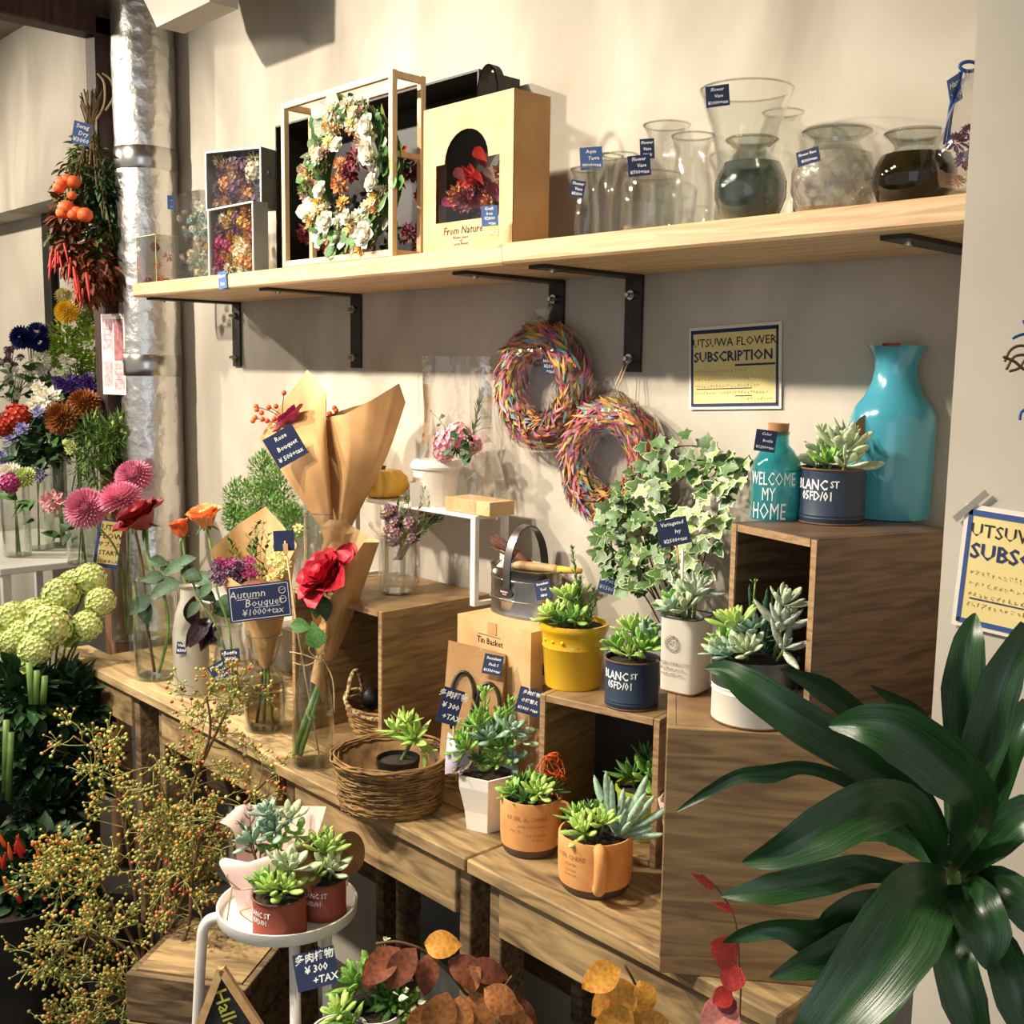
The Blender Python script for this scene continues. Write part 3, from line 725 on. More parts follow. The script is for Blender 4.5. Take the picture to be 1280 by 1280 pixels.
def clear_case(label, px0, px1, pytop, y, mts, n, r, frame=None):
    a = place(px0, y, S0); b = place(px1, y, S0); w_ = b.x-a.x; h_ = zat(a, px0, pytop)-S0; d_ = min(w_, .05)
    c = thing('clear_flower_case', label, 'flower case', a)
    t = .0012
    for q0, q1 in (((0, 0, 0), (w_, t, h_)), ((0, d_-t, 0), (w_, d_, h_)), ((0, t, 0), (t, d_-t, h_)), ((w_-t, t, 0), (w_, d_-t, h_)), ((t, t, h_-t), (w_-t, d_-t, h_)), ((t, t, 0), (w_-t, d_-t, t))):
        MB().box2(q0, q1).build('pane', 'cellophane_smooth', c, False)
    if frame:
        f = MB(); e = .0016
        for x in (0, w_):
            for yy in (0, d_): f.box((x, yy, h_/2), (e, e, h_))
        for z in (e/2, h_): f.box((w_/2, 0, z), (w_, e, e)); f.box((w_/2, d_, z), (w_, e, e)); f.box((0, d_/2, z), (e, d_, e)); f.box((w_, d_/2, z), (e, d_, e))
        f.build('frame', frame, c, False)
    dried_fill(c, (a.x+r, a.y+r, a.z+r*.9), (b.x-r, a.y+max(r*1.1, d_-r), a.z+h_*.86), n, mts, r)
    return c, a, w_, h_
mat('brass_edge', 'd8cba0', rough=.4, metal=.4)
mat('blue_dry', '8fa9a8', 'b8cbc6', rough=.7, scale=20)
clear_case('small clear case with a brass edge holding a reddish dried bloom', 172, 196, 297, -.21, ['maroon_dry', 'orange_dry', 'blush_dry'], 7, .011, 'brass_edge')
c_, a_, _, h_ = clear_case('narrow clear case of white and blue dried blooms with a blue tag on top', 216, 230, 249, -.17, ['cream_petal', 'blue_petal', 'gray_dry', 'white_petal'], 20, .007)
tag_px(c_, 214, 253, dep(a_)-.03, 9, 17, 0, ['..', '..'], mt='tag_blue')
clear_case('tall clear case packed with pale blue green and cream dried florets', 224, 252, 243, -.215, ['blue_dry', 'cream_petal', 'blue_dry', 'white_petal', 'succ_silver'], 60, .008)
clear_case('low clear case of yellowish dried florets beside the grey flower box', 250, 262, 287, -.2, ['mustard_dry', 'cream_petal', 'blush_dry'], 12, .008, 'brass_edge')
# two grey shadow boxes
a_ = place(262, -.225, S0); b_ = place(318, -.225, S0); hb = zat(a_, 263, 262)-S0; db = yfor(336, b_.x, S0)-(-.225)
shadow_box('lower grey flower box with yellow and magenta dried blooms', a_, 0, b_.x-a_.x, db, hb, ['mustard_dry', 'mustard_dry', 'magenta', 'cream_petal', 'purple_dry', 'orange_dry'], 34, .015)
mat('mauve_dry', '7d5a66', 'a98a90', rough=.7, scale=20)
zt_ = S0+hb+.0005
u0 = place(258, -.215, zt_); rz_ = math.radians(20); wv = 82*mpp(u0)/math.cos(math.radians(25)); hv = zat(u0, 258, 190)-zt_
shadow_box('upper grey flower box with mauve and peach dried blooms', u0, rz_, wv*.97, .06, hv, ['mauve_dry', 'maroon_dry', 'blush_dry', 'gray_dry', 'cream_petal', 'orange_dry', 'mauve_dry', 'purple_dry'], 36, .017)
# tag hanging on the shelf edge
e_ = aty(278, 350, -.2785); card(sh, Matrix.Translation(e_) @ Matrix.Rotation(math.radians(90), 4, 'X') @ Matrix.Rotation(math.radians(6), 4, 'Z'), .036, .038, ['Flower', 'Box'], 'tag_blue')
# black box with red dried blooms behind the timber frame
x0 = place(346, -.12, S0).x; x1 = place(596, -.12, S0).x; P_ = V((x0, -.12, S0)); hk = zat(V((x1, -.12, S0)), 590, 104)-S0
bb = thing('black_gift_box', 'large black open box of dark red dried blooms behind the pine frame', 'flower box', P_)
wk = x1-x0; hk0 = zat(P_, 350, 158)-S0
for q0, q1, nm in (((0, .1, 0), (wk, .104, hk0), 'back_panel'), ((0, 0, 0), (.004, .1, hk0), 'side_panel'), ((wk-.004, 0, 0), (wk, .1, hk0), 'side_panel'), ((.004, 0, hk0-.004), (wk-.004, .1, hk0), 'top_panel'), ((.004, 0, 0), (wk-.004, .1, .004), 'bottom_panel')):
    MB().box2(q0, q1).build(nm, 'black_plastic', bb, False)
for i in range(46):
    p = P_+V((U(.02, wk-.02), U(.03, .06), U(.02, hk0*.72))); m_ = rnd.choice(['maroon_dry', 'maroon_dry', 'chilli_red', 'orange_dry', 'maroon_dry', 'leaf_dark'])
    link('dried_flower', pom_mesh(m_, 26, 1, 1, .55, 'dry'), bb, basis(p, V((U(-.5, .5), -.2, 1)), V((U(-.3, .3), -1, U(-.1, .5))), U(.014, .024)))
# pine frame with the flower wreath
yf = -.262; xl = place(358, yf, S0).x; xr = place(491, yf, S0).x; yb = yfor(526, xr, S0); zt_ = zat(V((xr, yf, S0)), 491, 90)-S0
zl_ = zat(V((xl, yf, S0)), 358, 126)-S0; zt_ = (zt_+zl_)/2
fr = thing('pine_display_frame', 'open pine lantern frame around a white and green flower wreath', 'display frame', (xl, yf, S0))
W_, D_, H_ = xr-xl, yb-yf, zt_; e = .012
for x in (0, W_):
    for y in (0, D_): MB().box((x, y, H_/2), (e, e, H_), bev=.001).build('post', 'pine_light', fr, False)
for y in (0, D_):
    for z in (H_-e/2-.001, e/2+.001): MB().box((W_/2, y, z), (W_-e, e*.8, e), bev=.001).build('rail', 'pine_light', fr, False)
for x in (0, W_):
    for z in (H_-e/2-.001, e/2+.001): MB().box((x, D_/2, z), (e*.8, D_-e, e), bev=.001).build('rail', 'pine_light', fr, False)
MB().box((W_, D_/2, H_*.56), (e*.7, D_-e, e*.8)).build('rail', 'pine_light', fr, False)
wr = thing('flower_wreath', 'oval wreath of white roses and eucalyptus leaves inside the pine frame', 'wreath', (xl+W_*.55, (yf+yb)/2, S0+.012))
wc = V((xl+W_*.58, (yf+yb)/2-.01, S0+H_*.49)); ra, rb = W_*.40, H_*.40
ring = [wc+V((math.cos(q)*ra*.82, 0, math.sin(q)*rb*.86)) for q in [i*math.pi/18 for i in range(36)]]
MB().tube(ring, .022, 8, loop=True).build('moss_ring', 'leaf_dark', wr, True, world=True)
lm = flat_leaf('leaf_green', 'obovate', .75, .05, -.15); lm2 = flat_leaf('leaf_olive', 'lance', .4, .1, -.1); lm3 = flat_leaf('succ_silver', 'obovate', .8, .05, -.1)
for i in range(230):
    q = U(0, 6.283); p = wc+V((math.cos(q)*ra*U(.62, 1.05), -.012+U(-.012, .012), math.sin(q)*rb*U(.7, 1.03)))
    leaf(wr, (lm, lm2, lm3, lm)[i % 4], p, V((math.cos(q+U(-1.2, 1.2)), -.5+U(-.5, .3), math.sin(q+U(-1.2, 1.2)))), (0, -1, .2), U(.022, .042))
for (px, py, s) in ((468, 190, 1.15), (466, 160, 1.0), (425, 183, .7), (405, 240, .8), (412, 280, .95), (462, 295, 1.1), (438, 272, .7), (470, 230, .8), (445, 145, .6)):
    n0 = aty(px, py, wc.y-.028); rose_bloom(wr, n0, (U(-.15, .35), -1, U(-.1, .3)), .021*s, 'white_petal', .8, 'rose_bloom')
for (px, py, m_) in ((425, 205, 'orange_dry'), (460, 176, 'pale_yellow'), (398, 252, 'mustard_dry'), (428, 254, 'mustard_dry'), (470, 262, 'orange_dry'), (450, 310, 'mustard_dry'), (405, 190, 'blush_dry'), (440, 160, 'orange_dry')):
    link('dried_flower', pom_mesh(m_, 26, 1, 1, .55, 'dry'), wr, basis(aty(px, py, wc.y-.028), V((1, 0, 0)), V((0, -1, .2)), .013))
for i in range(64):
    q = U(0, 6.283); m_ = rnd.choice(['cream_petal', 'blush_dry', 'mustard_dry', 'pale_yellow', 'cream_petal', 'white_petal', 'leaf_olive'])
    link('dried_flower', pom_mesh(m_, 26, 1, 1, .55, 'dry'), wr, basis(wc+V((math.cos(q)*ra*U(.5, 1.0), -.026+U(-.008, .006), math.sin(q)*rb*U(.58, 1.0))), V((1, 0, 0)), V((U(-.5, .5), -1, U(-.3, .5))), U(.009, .015)))
bm = MB()
for i in range(40):
    q = U(0, 6.283); bm.ball(wc+V((math.cos(q)*ra*U(.55, .95), -.035+U(-.006, .006), math.sin(q)*rb*U(.6, 1))), .0038, 7, 5)
bm.build('white_berries', 'cream_petal', wr, True, world=True)['kind'] = 'stuff'
# ---------------------------------------------------------------- kraft window box
yf = -.255; x0 = place(529, yf, S0).x; x1 = place(640, yf, S0).x; yb = min(-.03, yfor(685, x1, S0)); H_ = (zat(V((x1, yf, S0)), 641, 110)+zat(V((x0, yf, S0)), 531, 138))/2-S0
W_, D_ = x1-x0, yb-yf
kb = thing('kraft_window_box', 'kraft carton with an arched film window, black ribbon handle and dried red flowers', 'gift box', (x0, yf, S0))
def wx(px): return (px-531)/(641-531)*W_
def wz(py): return H_*(1-(py-124)/(310-124))
ol = [(0, 0), (W_, 0), (W_, H_), (0, H_)]
h0, h1, hb_, ht = W_*.15, W_*.86, H_*.20, H_*.60
cx = (h0+h1)/2-.01*W_; ar = W_*.245
hole = [(h0, hb_), (h1, hb_), (h1, ht), (cx+ar, ht)] + [(cx+ar*math.cos(a), ht+ar*.92*math.sin(a)) for a in [math.pi*i/12 for i in range(1, 12)]] + [(cx-ar, ht), (h0, ht)]
pts = [V((x, z, 0)) for x, z in ol+hole]
tri = tessellate_polygon([[V((x, z, 0)) for x, z in ol], [V((x, z, 0)) for x, z in hole]])
fb = MB().add([(p.x, 0, p.y) for p in pts], tri); fb.add([(p.x, .0015, p.y) for p in pts], [t[::-1] for t in tri]); fb.build('front_panel', 'kraft_pale', kb, False)
for nm, q0, q1 in (('side_panel', (0, .0015, 0), (.0015, D_, H_)), ('side_panel', (W_-.0015, .0015, 0), (W_, D_, H_)), ('back_panel', (.0015, D_-.0015, 0), (W_-.0015, D_, H_)), ('lid', (.0015, .0015, H_-.0015), (W_-.0015, D_-.0015, H_)), ('bottom_panel', (.0015, .0015, 0), (W_-.0015, D_-.0015, .0015))):
    MB().box2(q0, q1).build(nm, 'kraft', kb, False)
MB().box2((.002, D_*.62, .002), (W_-.002, D_*.64, H_-.003)).build('inner_card', 'black_plastic', kb, False)
MB().add([(h0-.003, .003, hb_-.003), (h1+.003, .003, hb_-.003), (h1+.003, .003, ht+ar+.002), (h0-.003, .003, ht+ar+.002)], [(0, 1, 2, 3)]).build('film_window', 'cellophane_smooth', kb, False)
for i in range(34):
    p = V((x0+U(h0+.012, h1), yf+U(.02, .055), S0+U(hb_, hb_+(ht-hb_)*1.05))); m_ = rnd.choice(['maroon_dry', 'maroon_dry', 'chilli_red', 'orange_dry', 'magenta', 'blush_dry', 'purple_dry'])
    link('dried_flower', pom_mesh(m_, 26, 1, 1, .55, 'dry') if i % 2 else flat_leaf(m_, 'obovate', .7, .3, .3), kb, basis(p, V((U(-.6, .6), -.3, U(.2, 1))), V((U(-.3, .3), -1, U(-.1, .5))), U(.014, .022)*(1 if i % 2 else 1.7)))
hc = W_*.56
hp = bez((hc-.028, D_*.5, H_-.01), (hc-.034, D_*.5, H_+.085), (hc+.034, D_*.5, H_+.085), 14, (hc+.028, D_*.5, H_-.01))
hm2 = grid([[(p.x, p.y-.009, p.z), (p.x, p.y+.009, p.z)] for p in hp]); hm2.add([(p.x-(.0025 if p.x > hc else -.0025), y_, p.z-.002) for p in hp for y_ in (p.y-.009, p.y+.009)], [f[::-1] for f in hm2.f]); hm2.build('ribbon_handle', 'black_plastic', kb, False)
QF = Matrix.Translation((x0, yf-.0006, S0)) @ Matrix.Rotation(math.radians(90), 4, 'X')
lettering(kb, 'From Nature', QF @ Matrix.Translation((wx(582), H_*.135, 0)), .019, 'ink_black', bold=.004, shear=.2)
for j, (tx, yy) in enumerate((('flower cuore', .088), ('of', .066), ('cuore flower', .044))): lettering(kb, tx, QF @ Matrix.Translation((wx(580), H_*yy, 0)), .0075, 'ink_black', bold=.01)
dk = dep(V((x1, yf, S0)))
tag_px(kb, 612, 270, dk-.02, 22, 25, 4, ['Kraft', 'box', '¥2800', '  +tax'], mt='tag_blue', yaw=-20)
tag_px(kb, 616, 291, dk-.02, 16, 17, 6, ['SALE'], mt='card_yellow', yaw=-20)
# ---------------------------------------------------------------- glass on the shelf
v, P = vase_px('curved clear glass jug at the kraft carton corner', 733, -.2, [(14, 300), (16, 285), (15, 262), (12, 245), (14, 228), (22, 212)], n=28)
tag_px(v, 722, 236, dep(P)-.04, 18, 20, -8, ['Flower', ' Vase', '¥500+'], yaw=-10)
v, P = vase_px('tall ribbed clear glass tumbler with a blue tag in front', 752, -.16, [(13, 300), (13, 290), (12, 262), (14, 240), (20, 212), (25, 196)], fn=lambda r, z, q: r*(1+.03*math.cos(q*14)), n=84)
tag_px(v, 739, 198, dep(P)-.05, 28, 27, 4, ['Aqua', '  Terra', '¥800+tax'], mt='tag_blue')
v, P = vase_px('ribbed clear glass beaker behind the square edged jar', 772, -.1, [(16, 296), (16, 285), (17, 250), (20, 220), (23, 194)], fn=lambda r, z, q: r*(1+.02*math.cos(q*12)), n=72)
v, P = vase_px('short wide clear jar with a blue tag on its rim', 812, -.2, [(33, 300), (37, 284), (37, 262), (37, 232), (34, 224), (37, 219)])
tag_px(v, 799, 207, dep(P)-.055, 28, 25, 6, ['Flower', '  Vase', '¥700+tax'])
v, P = vase_px('clear flared vase standing behind the short jar', 829, -.1, [(20, 290), (24, 270), (22, 235), (17, 205), (18, 185), (24, 168), (30, 157)])
tag_px(v, 809, 186, dep(P)-.06, 18, 24, 4, ['Flower', 'Vase', '¥900'])
v, P = vase_px('clear glass pitcher with a loop handle', 862, -.17, [(22, 290), (27, 272), (28, 245), (23, 215), (20, 195), (24, 178), (27, 170)])
hd = path_px([(850, 186), (838, 180), (832, 196), (838, 222), (850, 236)], dep(P)-.045)
MB().tube(catmull(hd, 5), .0045, 8).build('handle', 'glass_clear', v, True, world=True)
v, P = vase_px('tall wide mouthed clear vase with a dark tag, behind the grey vase', 926, -.135, [(30, 290), (34, 272), (31, 240), (34, 200), (42, 160), (56, 120), (58, 113)])
tag_px(v, 897, 120, dep(P)-.09, 29, 25, 6, ['Flower', ' Vase', '¥1000+tax'])
v, P = vase_px('round clear fishbowl behind the grey and crackled vases', 972, -.058, [(20, 290), (26, 270), (34, 235), (35, 205), (30, 165), (22, 148), (26, 141)])
v, P = vase_px('round smoky grey bubble glass vase with a flared lip', 936, -.215, [(26, 285), (36, 270), (44, 248), (44, 228), (36, 205), (22, 191), (21, 186), (33, 175)], mt='glass_smoke', th=.004, neck=3)
v, P = vase_px('round crackled clear glass vase with a slanted blue tag', 1041, -.215, [(34, 275), (46, 262), (53, 238), (53, 216), (45, 195), (27, 181), (28, 176), (43, 165)], mt='glass_crackle', th=.004, neck=3)
tag_px(v, 1010, 196, dep(P)-.07, 30, 18, 14, ['Flower Base', ' ¥1500+tax'], yaw=-25)
v, P = vase_px('small brown glass jar half hidden by the crackled vase', 1004, -.1, [(12, 262), (15, 250), (16, 232), (13, 222), (8, 214), (9, 208)], mt='glass_olive')
v, P = vase_px('round dark olive glass vase with a flared lip', 1141, -.215, [(34, 262), (44, 250), (51, 230), (50, 212), (42, 195), (26, 186), (27, 181), (40, 167)], mt='glass_olive', th=.004, neck=3)
# wrapped dried bouquet with a blue ring at the shelf end
P = place(1205, -.2, S0); dk = dep(P)-.04
wb = thing('wrapped_dried_bouquet', 'cellophane wrapped dark purple bouquet with a blue ring hanger at the shelf end', 'bouquet', P)
mat('blue_ribbon', '1f4f9a', rough=.5)
rg = [atd(1211+11*math.cos(q), 83+6*math.sin(q), dk) for q in [i*math.pi/10 for i in range(20)]]
MB().tube(rg, .0022, 6, loop=True).build('ring', 'blue_ribbon', wb, True, world=True)
for a, b in (((1203, 88), (1184, 184)), ((1200, 90), (1180, 180))): MB().tube(path_px([a, ((a[0]+b[0])/2-3, (a[1]+b[1])/2), b], dk), .0016, 6).build('ribbon', 'blue_ribbon', wb, True, world=True)
card(wb, facing(atd(1194, 112, dk), 20, 55), 24*dk/F, 32*dk/F, ['Hana', '¥900'], 'tag_blue')
for (px, py, s, m_) in ((1196, 178, 20, 'purple_dry'), (1212, 165, 16, 'purple_dry'), (1206, 200, 18, 'purple_dry'), (1216, 205, 18, 'pale_yellow'), (1212, 222, 12, 'cream_petal'), (1198, 226, 12, 'blush_dry'), (1220, 185, 16, 'maroon_dry')):
    link('dried_flower', pom_mesh(m_, 40, 1, 1, .4, 'dry40'), wb, basis(atd(px, py, dk+.01), RGT, V((-.3, -1, .3)), s*dk/F*.62))
MB().tube(path_px([(1214, 90), (1214, 150), (1211, 200), (1208, 236)], dk), [.008, .03, .045, .03], 14).build('cellophane_wrap', 'cellophane', wb, True, world=True)
# ================================================================ wreaths and notices on the wall
STR = ['straw_red', 'straw_pink', 'straw_mustard', 'straw_teal', 'straw_purple', 'straw_orange', 'straw_olive', 'straw_brown', 'straw_magenta']
for nm, a, b in (('straw_red', 'a8404a', 'c45a62'), ('straw_pink', 'cf7d86', 'dd9aa0'), ('straw_mustard', 'c49a3c', 'd8b45a'), ('straw_teal', '4f8f96', '7fb0b2'), ('straw_purple', '6f4a80', '8c66a0'),
                 ('straw_orange', 'cf6f3c', 'e08f58'), ('straw_olive', '7d7a3c', '9a9452'), ('straw_brown', '6a4432', '85584a'), ('straw_magenta', 'a83a72', 'c4588e')):
    mat(nm, a, b, rough=.7, scale=40)
def straw_wreath(label, px, py, hpx, yc, d_hole, n, seed, hang, strings):
    P = aty(px, py, yc); k = mpp(P); R_ = hpx*k*.71; rt = hpx*k*.31; rr = random.Random(seed)
    w_ = thing('straw_wreath', label, 'wreath', P)
    C_ = [V((math.cos(q)*R_, 0, math.sin(q)*R_*1.02)) for q in [i*math.pi/20 for i in range(40)]]
    MB().tube(C_, rt*.72, 10, loop=True).build('straw_ring', 'straw_brown', w_, True)
    b = MB()
    for i in range(n):
        q = rr.uniform(0, 6.283); f = rr.uniform(-2.6, 2.6) if i % 5 else rr.uniform(0, 6.28)
        rad = V((math.cos(q), 0, math.sin(q))); tan = V((-math.sin(q), 0, math.cos(q)))
        nn = rad*math.sin(f)+V((0, -1, 0))*math.cos(f)
        p = V((rad.x*R_, 0, rad.z*R_*1.02))+nn*rt*rr.uniform(.6, .9)
        d = (tan*rr.uniform(.5, 1)+rad*rr.uniform(-.5, .6)+nn*rr.uniform(.05, .5)).normalized()
        Q = basis(p, d, nn, (rr.uniform(.026, .046), rr.uniform(.0045, .0075), .0035))
        b.add([Q @ V(v) for v in ((-.5, -.25, 0), (-.5, .25, 0), (0, -.5, .5), (0, .5, .5), (.5, 0, 0), (0, 0, -.5))], [(0, 1, 3, 2), (2, 3, 4), (0, 2, 5), (2, 4, 5), (3, 1, 5), (4, 3, 5)], rr.choices(range(9), (3, 3, 4, 2.2, 2, 2.5, 3, 2.5, 2))[0])
    o = b.build('straw_strips', STR, w_, False); o['kind'] = 'stuff'
    # clear bag pulled over the ring
    rows = []
    for i in range(13):
        ph = -math.pi/2+math.pi*i/12; row = []
        for j in range(28):
            q = 2*math.pi*j/28
            s = 1.07+.04*math.sin(q*5+i)+rr.uniform(-.015, .015)
            x = math.cos(q)*(R_+rt)*s*math.cos(ph); z = math.sin(q)*(R_+rt)*s*math.cos(ph)
            y = -math.sin(ph)*rt*1.15
            y = max(-rt*1.4, min(-yc-.004, -y if False else y))
            row.append((x, y, z))
        rows.append(row)
    grid(rows, loop=True).build('clear_bag', 'cellophane', w_, True)
    ft = MB(); ft.add([(-.03, -.01, R_+rt), (.02, -.012, R_+rt), (-.05, -.006, R_+rt+.035), (.035, -.01, R_+rt+.028), (-.01, -.016, R_+rt+.02)], [(0, 1, 4), (0, 4, 2), (1, 3, 4)]); ft.build('bag_flap', 'cellophane', w_, False)
    MB().tube([(hang[0]-P.x, hang[1]-P.y, hang[2]-P.z), (-.004, -.01, R_+rt*.4)], .0012, 5).tube([(hang[0]-P.x+.006, hang[1]-P.y, hang[2]-P.z), (.004, -.008, R_+rt*.4)], .0012, 5).build('hanging_cord', 'twine', w_, True)
    return w_, P
w1, P1 = straw_wreath('bagged multicoloured straw wreath hanging higher, with a blue price tag', 678, 483, 78, -.042, .04, 1500, 3, (-1.465, -.02, SZ-.035), 1)
tag_px(w1, 687, 455, dep(P1)-.05, 20, 26, -4, ['3-S', 'Wreath', '¥2500', ' +tax'], mt='tag_navy')
w2, P2 = straw_wreath('bagged multicoloured straw wreath hanging lower, partly behind the ivy', 763, 577, 80, -.042, .04, 1500, 5, (-1.275, -.02, SZ-.145), 1)
# ---------------------------------------------------------------- hand-lettered notices
def notice(label, C, roll, w_, h_, border, tape=False, pitch=0):
    o = thing('lettered_notice', label, 'sign', C)
    Q = Matrix.Translation(C) @ Matrix.Rotation(math.radians(90), 4, 'X') @ Matrix.Rotation(math.radians(roll), 4, 'Z')
    def flat(nm, mt, x0, y0, x1, y1, z): return link(nm, MB().box2((x0, y0, z), (x1, y1, z+.0006)).mesh(nm, mt, False), o, Q)
    flat('paper', 'paper_white', -w_/2, -h_/2, w_/2, h_/2, -.0006)
    m_ = .005; b_ = .006
    flat('yellow_field', 'card_yellow', -w_/2+m_, -h_/2+m_, w_/2-m_, h_/2-m_, .0001)
    for x0, y0, x1, y1 in ((-w_/2+m_, h_/2-m_-b_, w_/2-m_, h_/2-m_), (-w_/2+m_, -h_/2+m_, w_/2-m_, -h_/2+m_+b_*.8), (-w_/2+m_, -h_/2+m_, -w_/2+m_+b_*.7, h_/2-m_), (w_/2-m_-b_*.7, -h_/2+m_, w_/2-m_, h_/2-m_)):
        flat('border_line', border, x0, y0, x1, y1, .0008)
    def tx(s, x, y, sz, mt, bold=.02, al='CENTER'): lettering(o, s, Q @ Matrix.Translation((x, y, .0012)), sz, mt, al, bold)
    tx('UTSUWA FLOWER', 0, h_*.30, w_*.108, 'ink_black', .004)
    tx('SUBSCRIPTION', -w_*.01, h_*.13, w_*.128, 'ink_navy', .022)
    flat('underline', 'ink_navy', w_*.02, h_*.012, w_*.44, h_*.035, .0009)
    rr = random.Random(4); sq = MB()
    for r_, (ln, yy) in enumerate(((.55, -.04), (.8, -.13), (.7, -.22), (.8, -.30), (.35, -.38))):
        x = -w_*.42 if r_ < 4 else w_*.05
        x_end = x+w_*ln
        while x < x_end:
            a = rr.uniform(.002, .004); y = h_*yy
            for _ in range(3):
                x1, y1 = x+rr.uniform(-.001, a), y+rr.uniform(-.003, .003); sq.bar((x, y+rr.uniform(-.002, .002), .001), (x1+.0008, y1, .001), .0006, .0003)
            x += a+.003
    link('small_writing', sq.mesh('small_writing', 'ink_faint', False), o, Q)['kind'] = 'stuff'
    for x0, x1, yy in ((-.41, .2, -.255), (.02, .2, -.345)): flat('underline', 'ink_navy', w_*x0, h_*yy, w_*x1, h_*yy+.0012, .0009)
    if tape: link('tape_strip', MB().box((-w_/2+.006, h_/2-.002, .0016), (.045, .007, .0004), rz=math.radians(48)).mesh('tape_strip', 'tape_grey', False), o, Q)
    return o
mat('tape_grey', '8b867c', rough=.5)
notice('yellow hand-lettered subscription notice on the wall under the shelf', V((-1.06, -.004, 1.511)), 2.6, .18, .136, 'card_border_dark')
notice('yellow hand-lettered subscription notice taped to the white pillar', V((-.503+.09, -.3745, 1.30)), -3.2, .18, .13, 'card_border', True)
# wire ornament at the pillar edge
oc = aty(1275, 450, -.43); wo = thing('wire_ornament', 'dark curled wire and blue cord ornament on the white pillar', 'ornament', oc)
for i, (m_, pts) in enumerate((('stem_brown', [(1256, 452), (1263, 438), (1276, 432), (1295, 436)]), ('stem_brown', [(1258, 462), (1268, 446), (1285, 444), (1298, 450)]), ('stem_brown', [(1262, 464), (1274, 460), (1284, 448), (1300, 455)]),
                            ('stem_brown', [(1254, 446), (1268, 452), (1284, 462), (1300, 440)]), ('blue_ribbon', [(1266, 423), (1278, 418), (1296, 416)]), ('blue_ribbon', [(1275, 525), (1277, 515), (1290, 508)]), ('blue_ribbon', [(1279, 400), (1288, 420), (1295, 455)]), ('stem_brown', [(1285, 396), (1290, 440), (1296, 470)]))):
    MB().tube(catmull(path_px(pts, dep(oc)-.004*i), 5), .0014, 6).build('wire', m_, wo, True, world=True)
hk = aty(1290, 396, -.372); MB().tube([hk, aty(1290, 396, -.43)], .002, 6).build('hook', 'black_iron', wo, True, world=True)
# notices pinned on the post
pc = aty(142, 443, PY-.033); k = mpp(pc)
pp = thing('pinned_leaflet', 'pink and white leaflet pinned to the dark post beside the foil duct', 'leaflet', pc)
QP = Matrix.Translation(pc) @ Matrix.Rotation(math.radians(90), 4, 'X') @ Matrix.Rotation(math.radians(12), 4, 'Y')
mat('leaflet_pink', 'cf8f96', 'e8c8cc', rough=.6, scale=60); mat('leaflet_rose', '8f4a50', 'b87a7e', rough=.6, scale=50)
wl, hl = .105, 100*k
link('sheet', MB().box((0, 0, 0), (wl, hl, .0008)).mesh('sheet', 'paper_white', False), pp, QP)
for (x, y, w_, h_, m_) in ((-.024, .055, .045, .085, 'leaflet_pink'), (.026, .04, .042, .115, 'leaflet_rose'), (-.026, -.055, .04, .07, 'leaflet_pink'), (.024, -.06, .044, .075, 'leaflet_pink')):
    link('print_block', MB().box((x, y, .0007), (w_, h_, .0004)).mesh('print_block', m_, False), pp, QP)
for (x, y) in ((-.024, .07), (-.024, .055), (-.024, .04), (.024, -.04), (.024, -.055), (.024, -.07)):
    link('print_line', MB().box((x, y, .0011), (.03, .0018, .0003)).mesh('print_line', 'leaflet_rose', False), pp, QP)
# ================================================================ on and beside the left crate
def succ(kind):
    return {'green': fat_leaf('succ_green', 'obovate', .42, .17, .12), 'bright': fat_leaf('succ_bright', 'obovate', .36, .18, .1), 'blue': fat_leaf('succ_blue', 'obovate', .46, .18, .1),
            'dark': fat_leaf('succ_dark', 'lance', .3, .14, .15), 'pale': fat_leaf('succ_pale', 'obovate', .42, .16, .15), 'silver': fat_leaf('succ_silver', 'lance', .34, .2, .1),
            'aloe': fat_leaf('succ_aloe', 'taper', .2, .12, .2), 'bluefinger': fat_leaf('succ_blue', 'finger', .15, .12, .15), 'purple': fat_leaf('succ_purple', 'obovate', .45, .16, .1), 'lance': fat_leaf('succ_bright', 'lance', .34, .13, .12), 'greenlance': fat_leaf('succ_green', 'lance', .36, .14, .1)}[kind]
# --- carton named Tin Basket
FL = atz(572, 767, ZC); FR = atz(664, 791, ZC)
rzc = math.atan2(FR.y-FL.y, FR.x-FL.x)
wc_ = (FR-FL).length; dc_ = .125
print('carton', FL, FR, math.degrees(rzc), wc_)
ct = thing('kraft_carton', 'kraft cardboard carton marked Tin Basket under the galvanised tool basket', 'carton', (FL.x, FL.y, T), rzc)
hC = ZC-T
for nm, a, b in (('front_panel', (0, 0, 0), (wc_, .003, hC-.003)), ('back_panel', (0, dc_-.003, 0), (wc_, dc_, hC-.003)), ('side_panel', (0, .003, 0), (.003, dc_-.003, hC-.003)), ('side_panel', (wc_-.003, .003, 0), (wc_, dc_-.003, hC-.003)), ('top_flap', (0, 0, hC-.003), (wc_, dc_/2-.0006, hC)), ('top_flap', (0, dc_/2+.0006, hC-.003), (wc_, dc_, hC)), ('bottom_panel', (.003, .003, 0), (wc_-.003, dc_-.003, .003))):
    MB().box2(a, b).build(nm, 'kraft_pale', ct, False)
QC = MW[ct.name] @ Matrix.Translation((0, -.0006, 0)) @ Matrix.Rotation(math.radians(90), 4, 'X')
lettering(ct, 'Tin Basket', QC @ Matrix.Translation((wc_*.46, hC-.037, 0)), .0165, 'ink_black', bold=.01)
link('print_line', MB().box2((wc_*.3, hC-.026, 0), (wc_*.6, hC-.0254, .0004)).mesh('print_line', 'ink_black', False), ct, QC)
link('tape_strip', MB().box2((wc_*.43, hC-.022, 0), (wc_*.55, hC, .0004)).mesh('tape_strip', 'kraft', False), ct, QC)
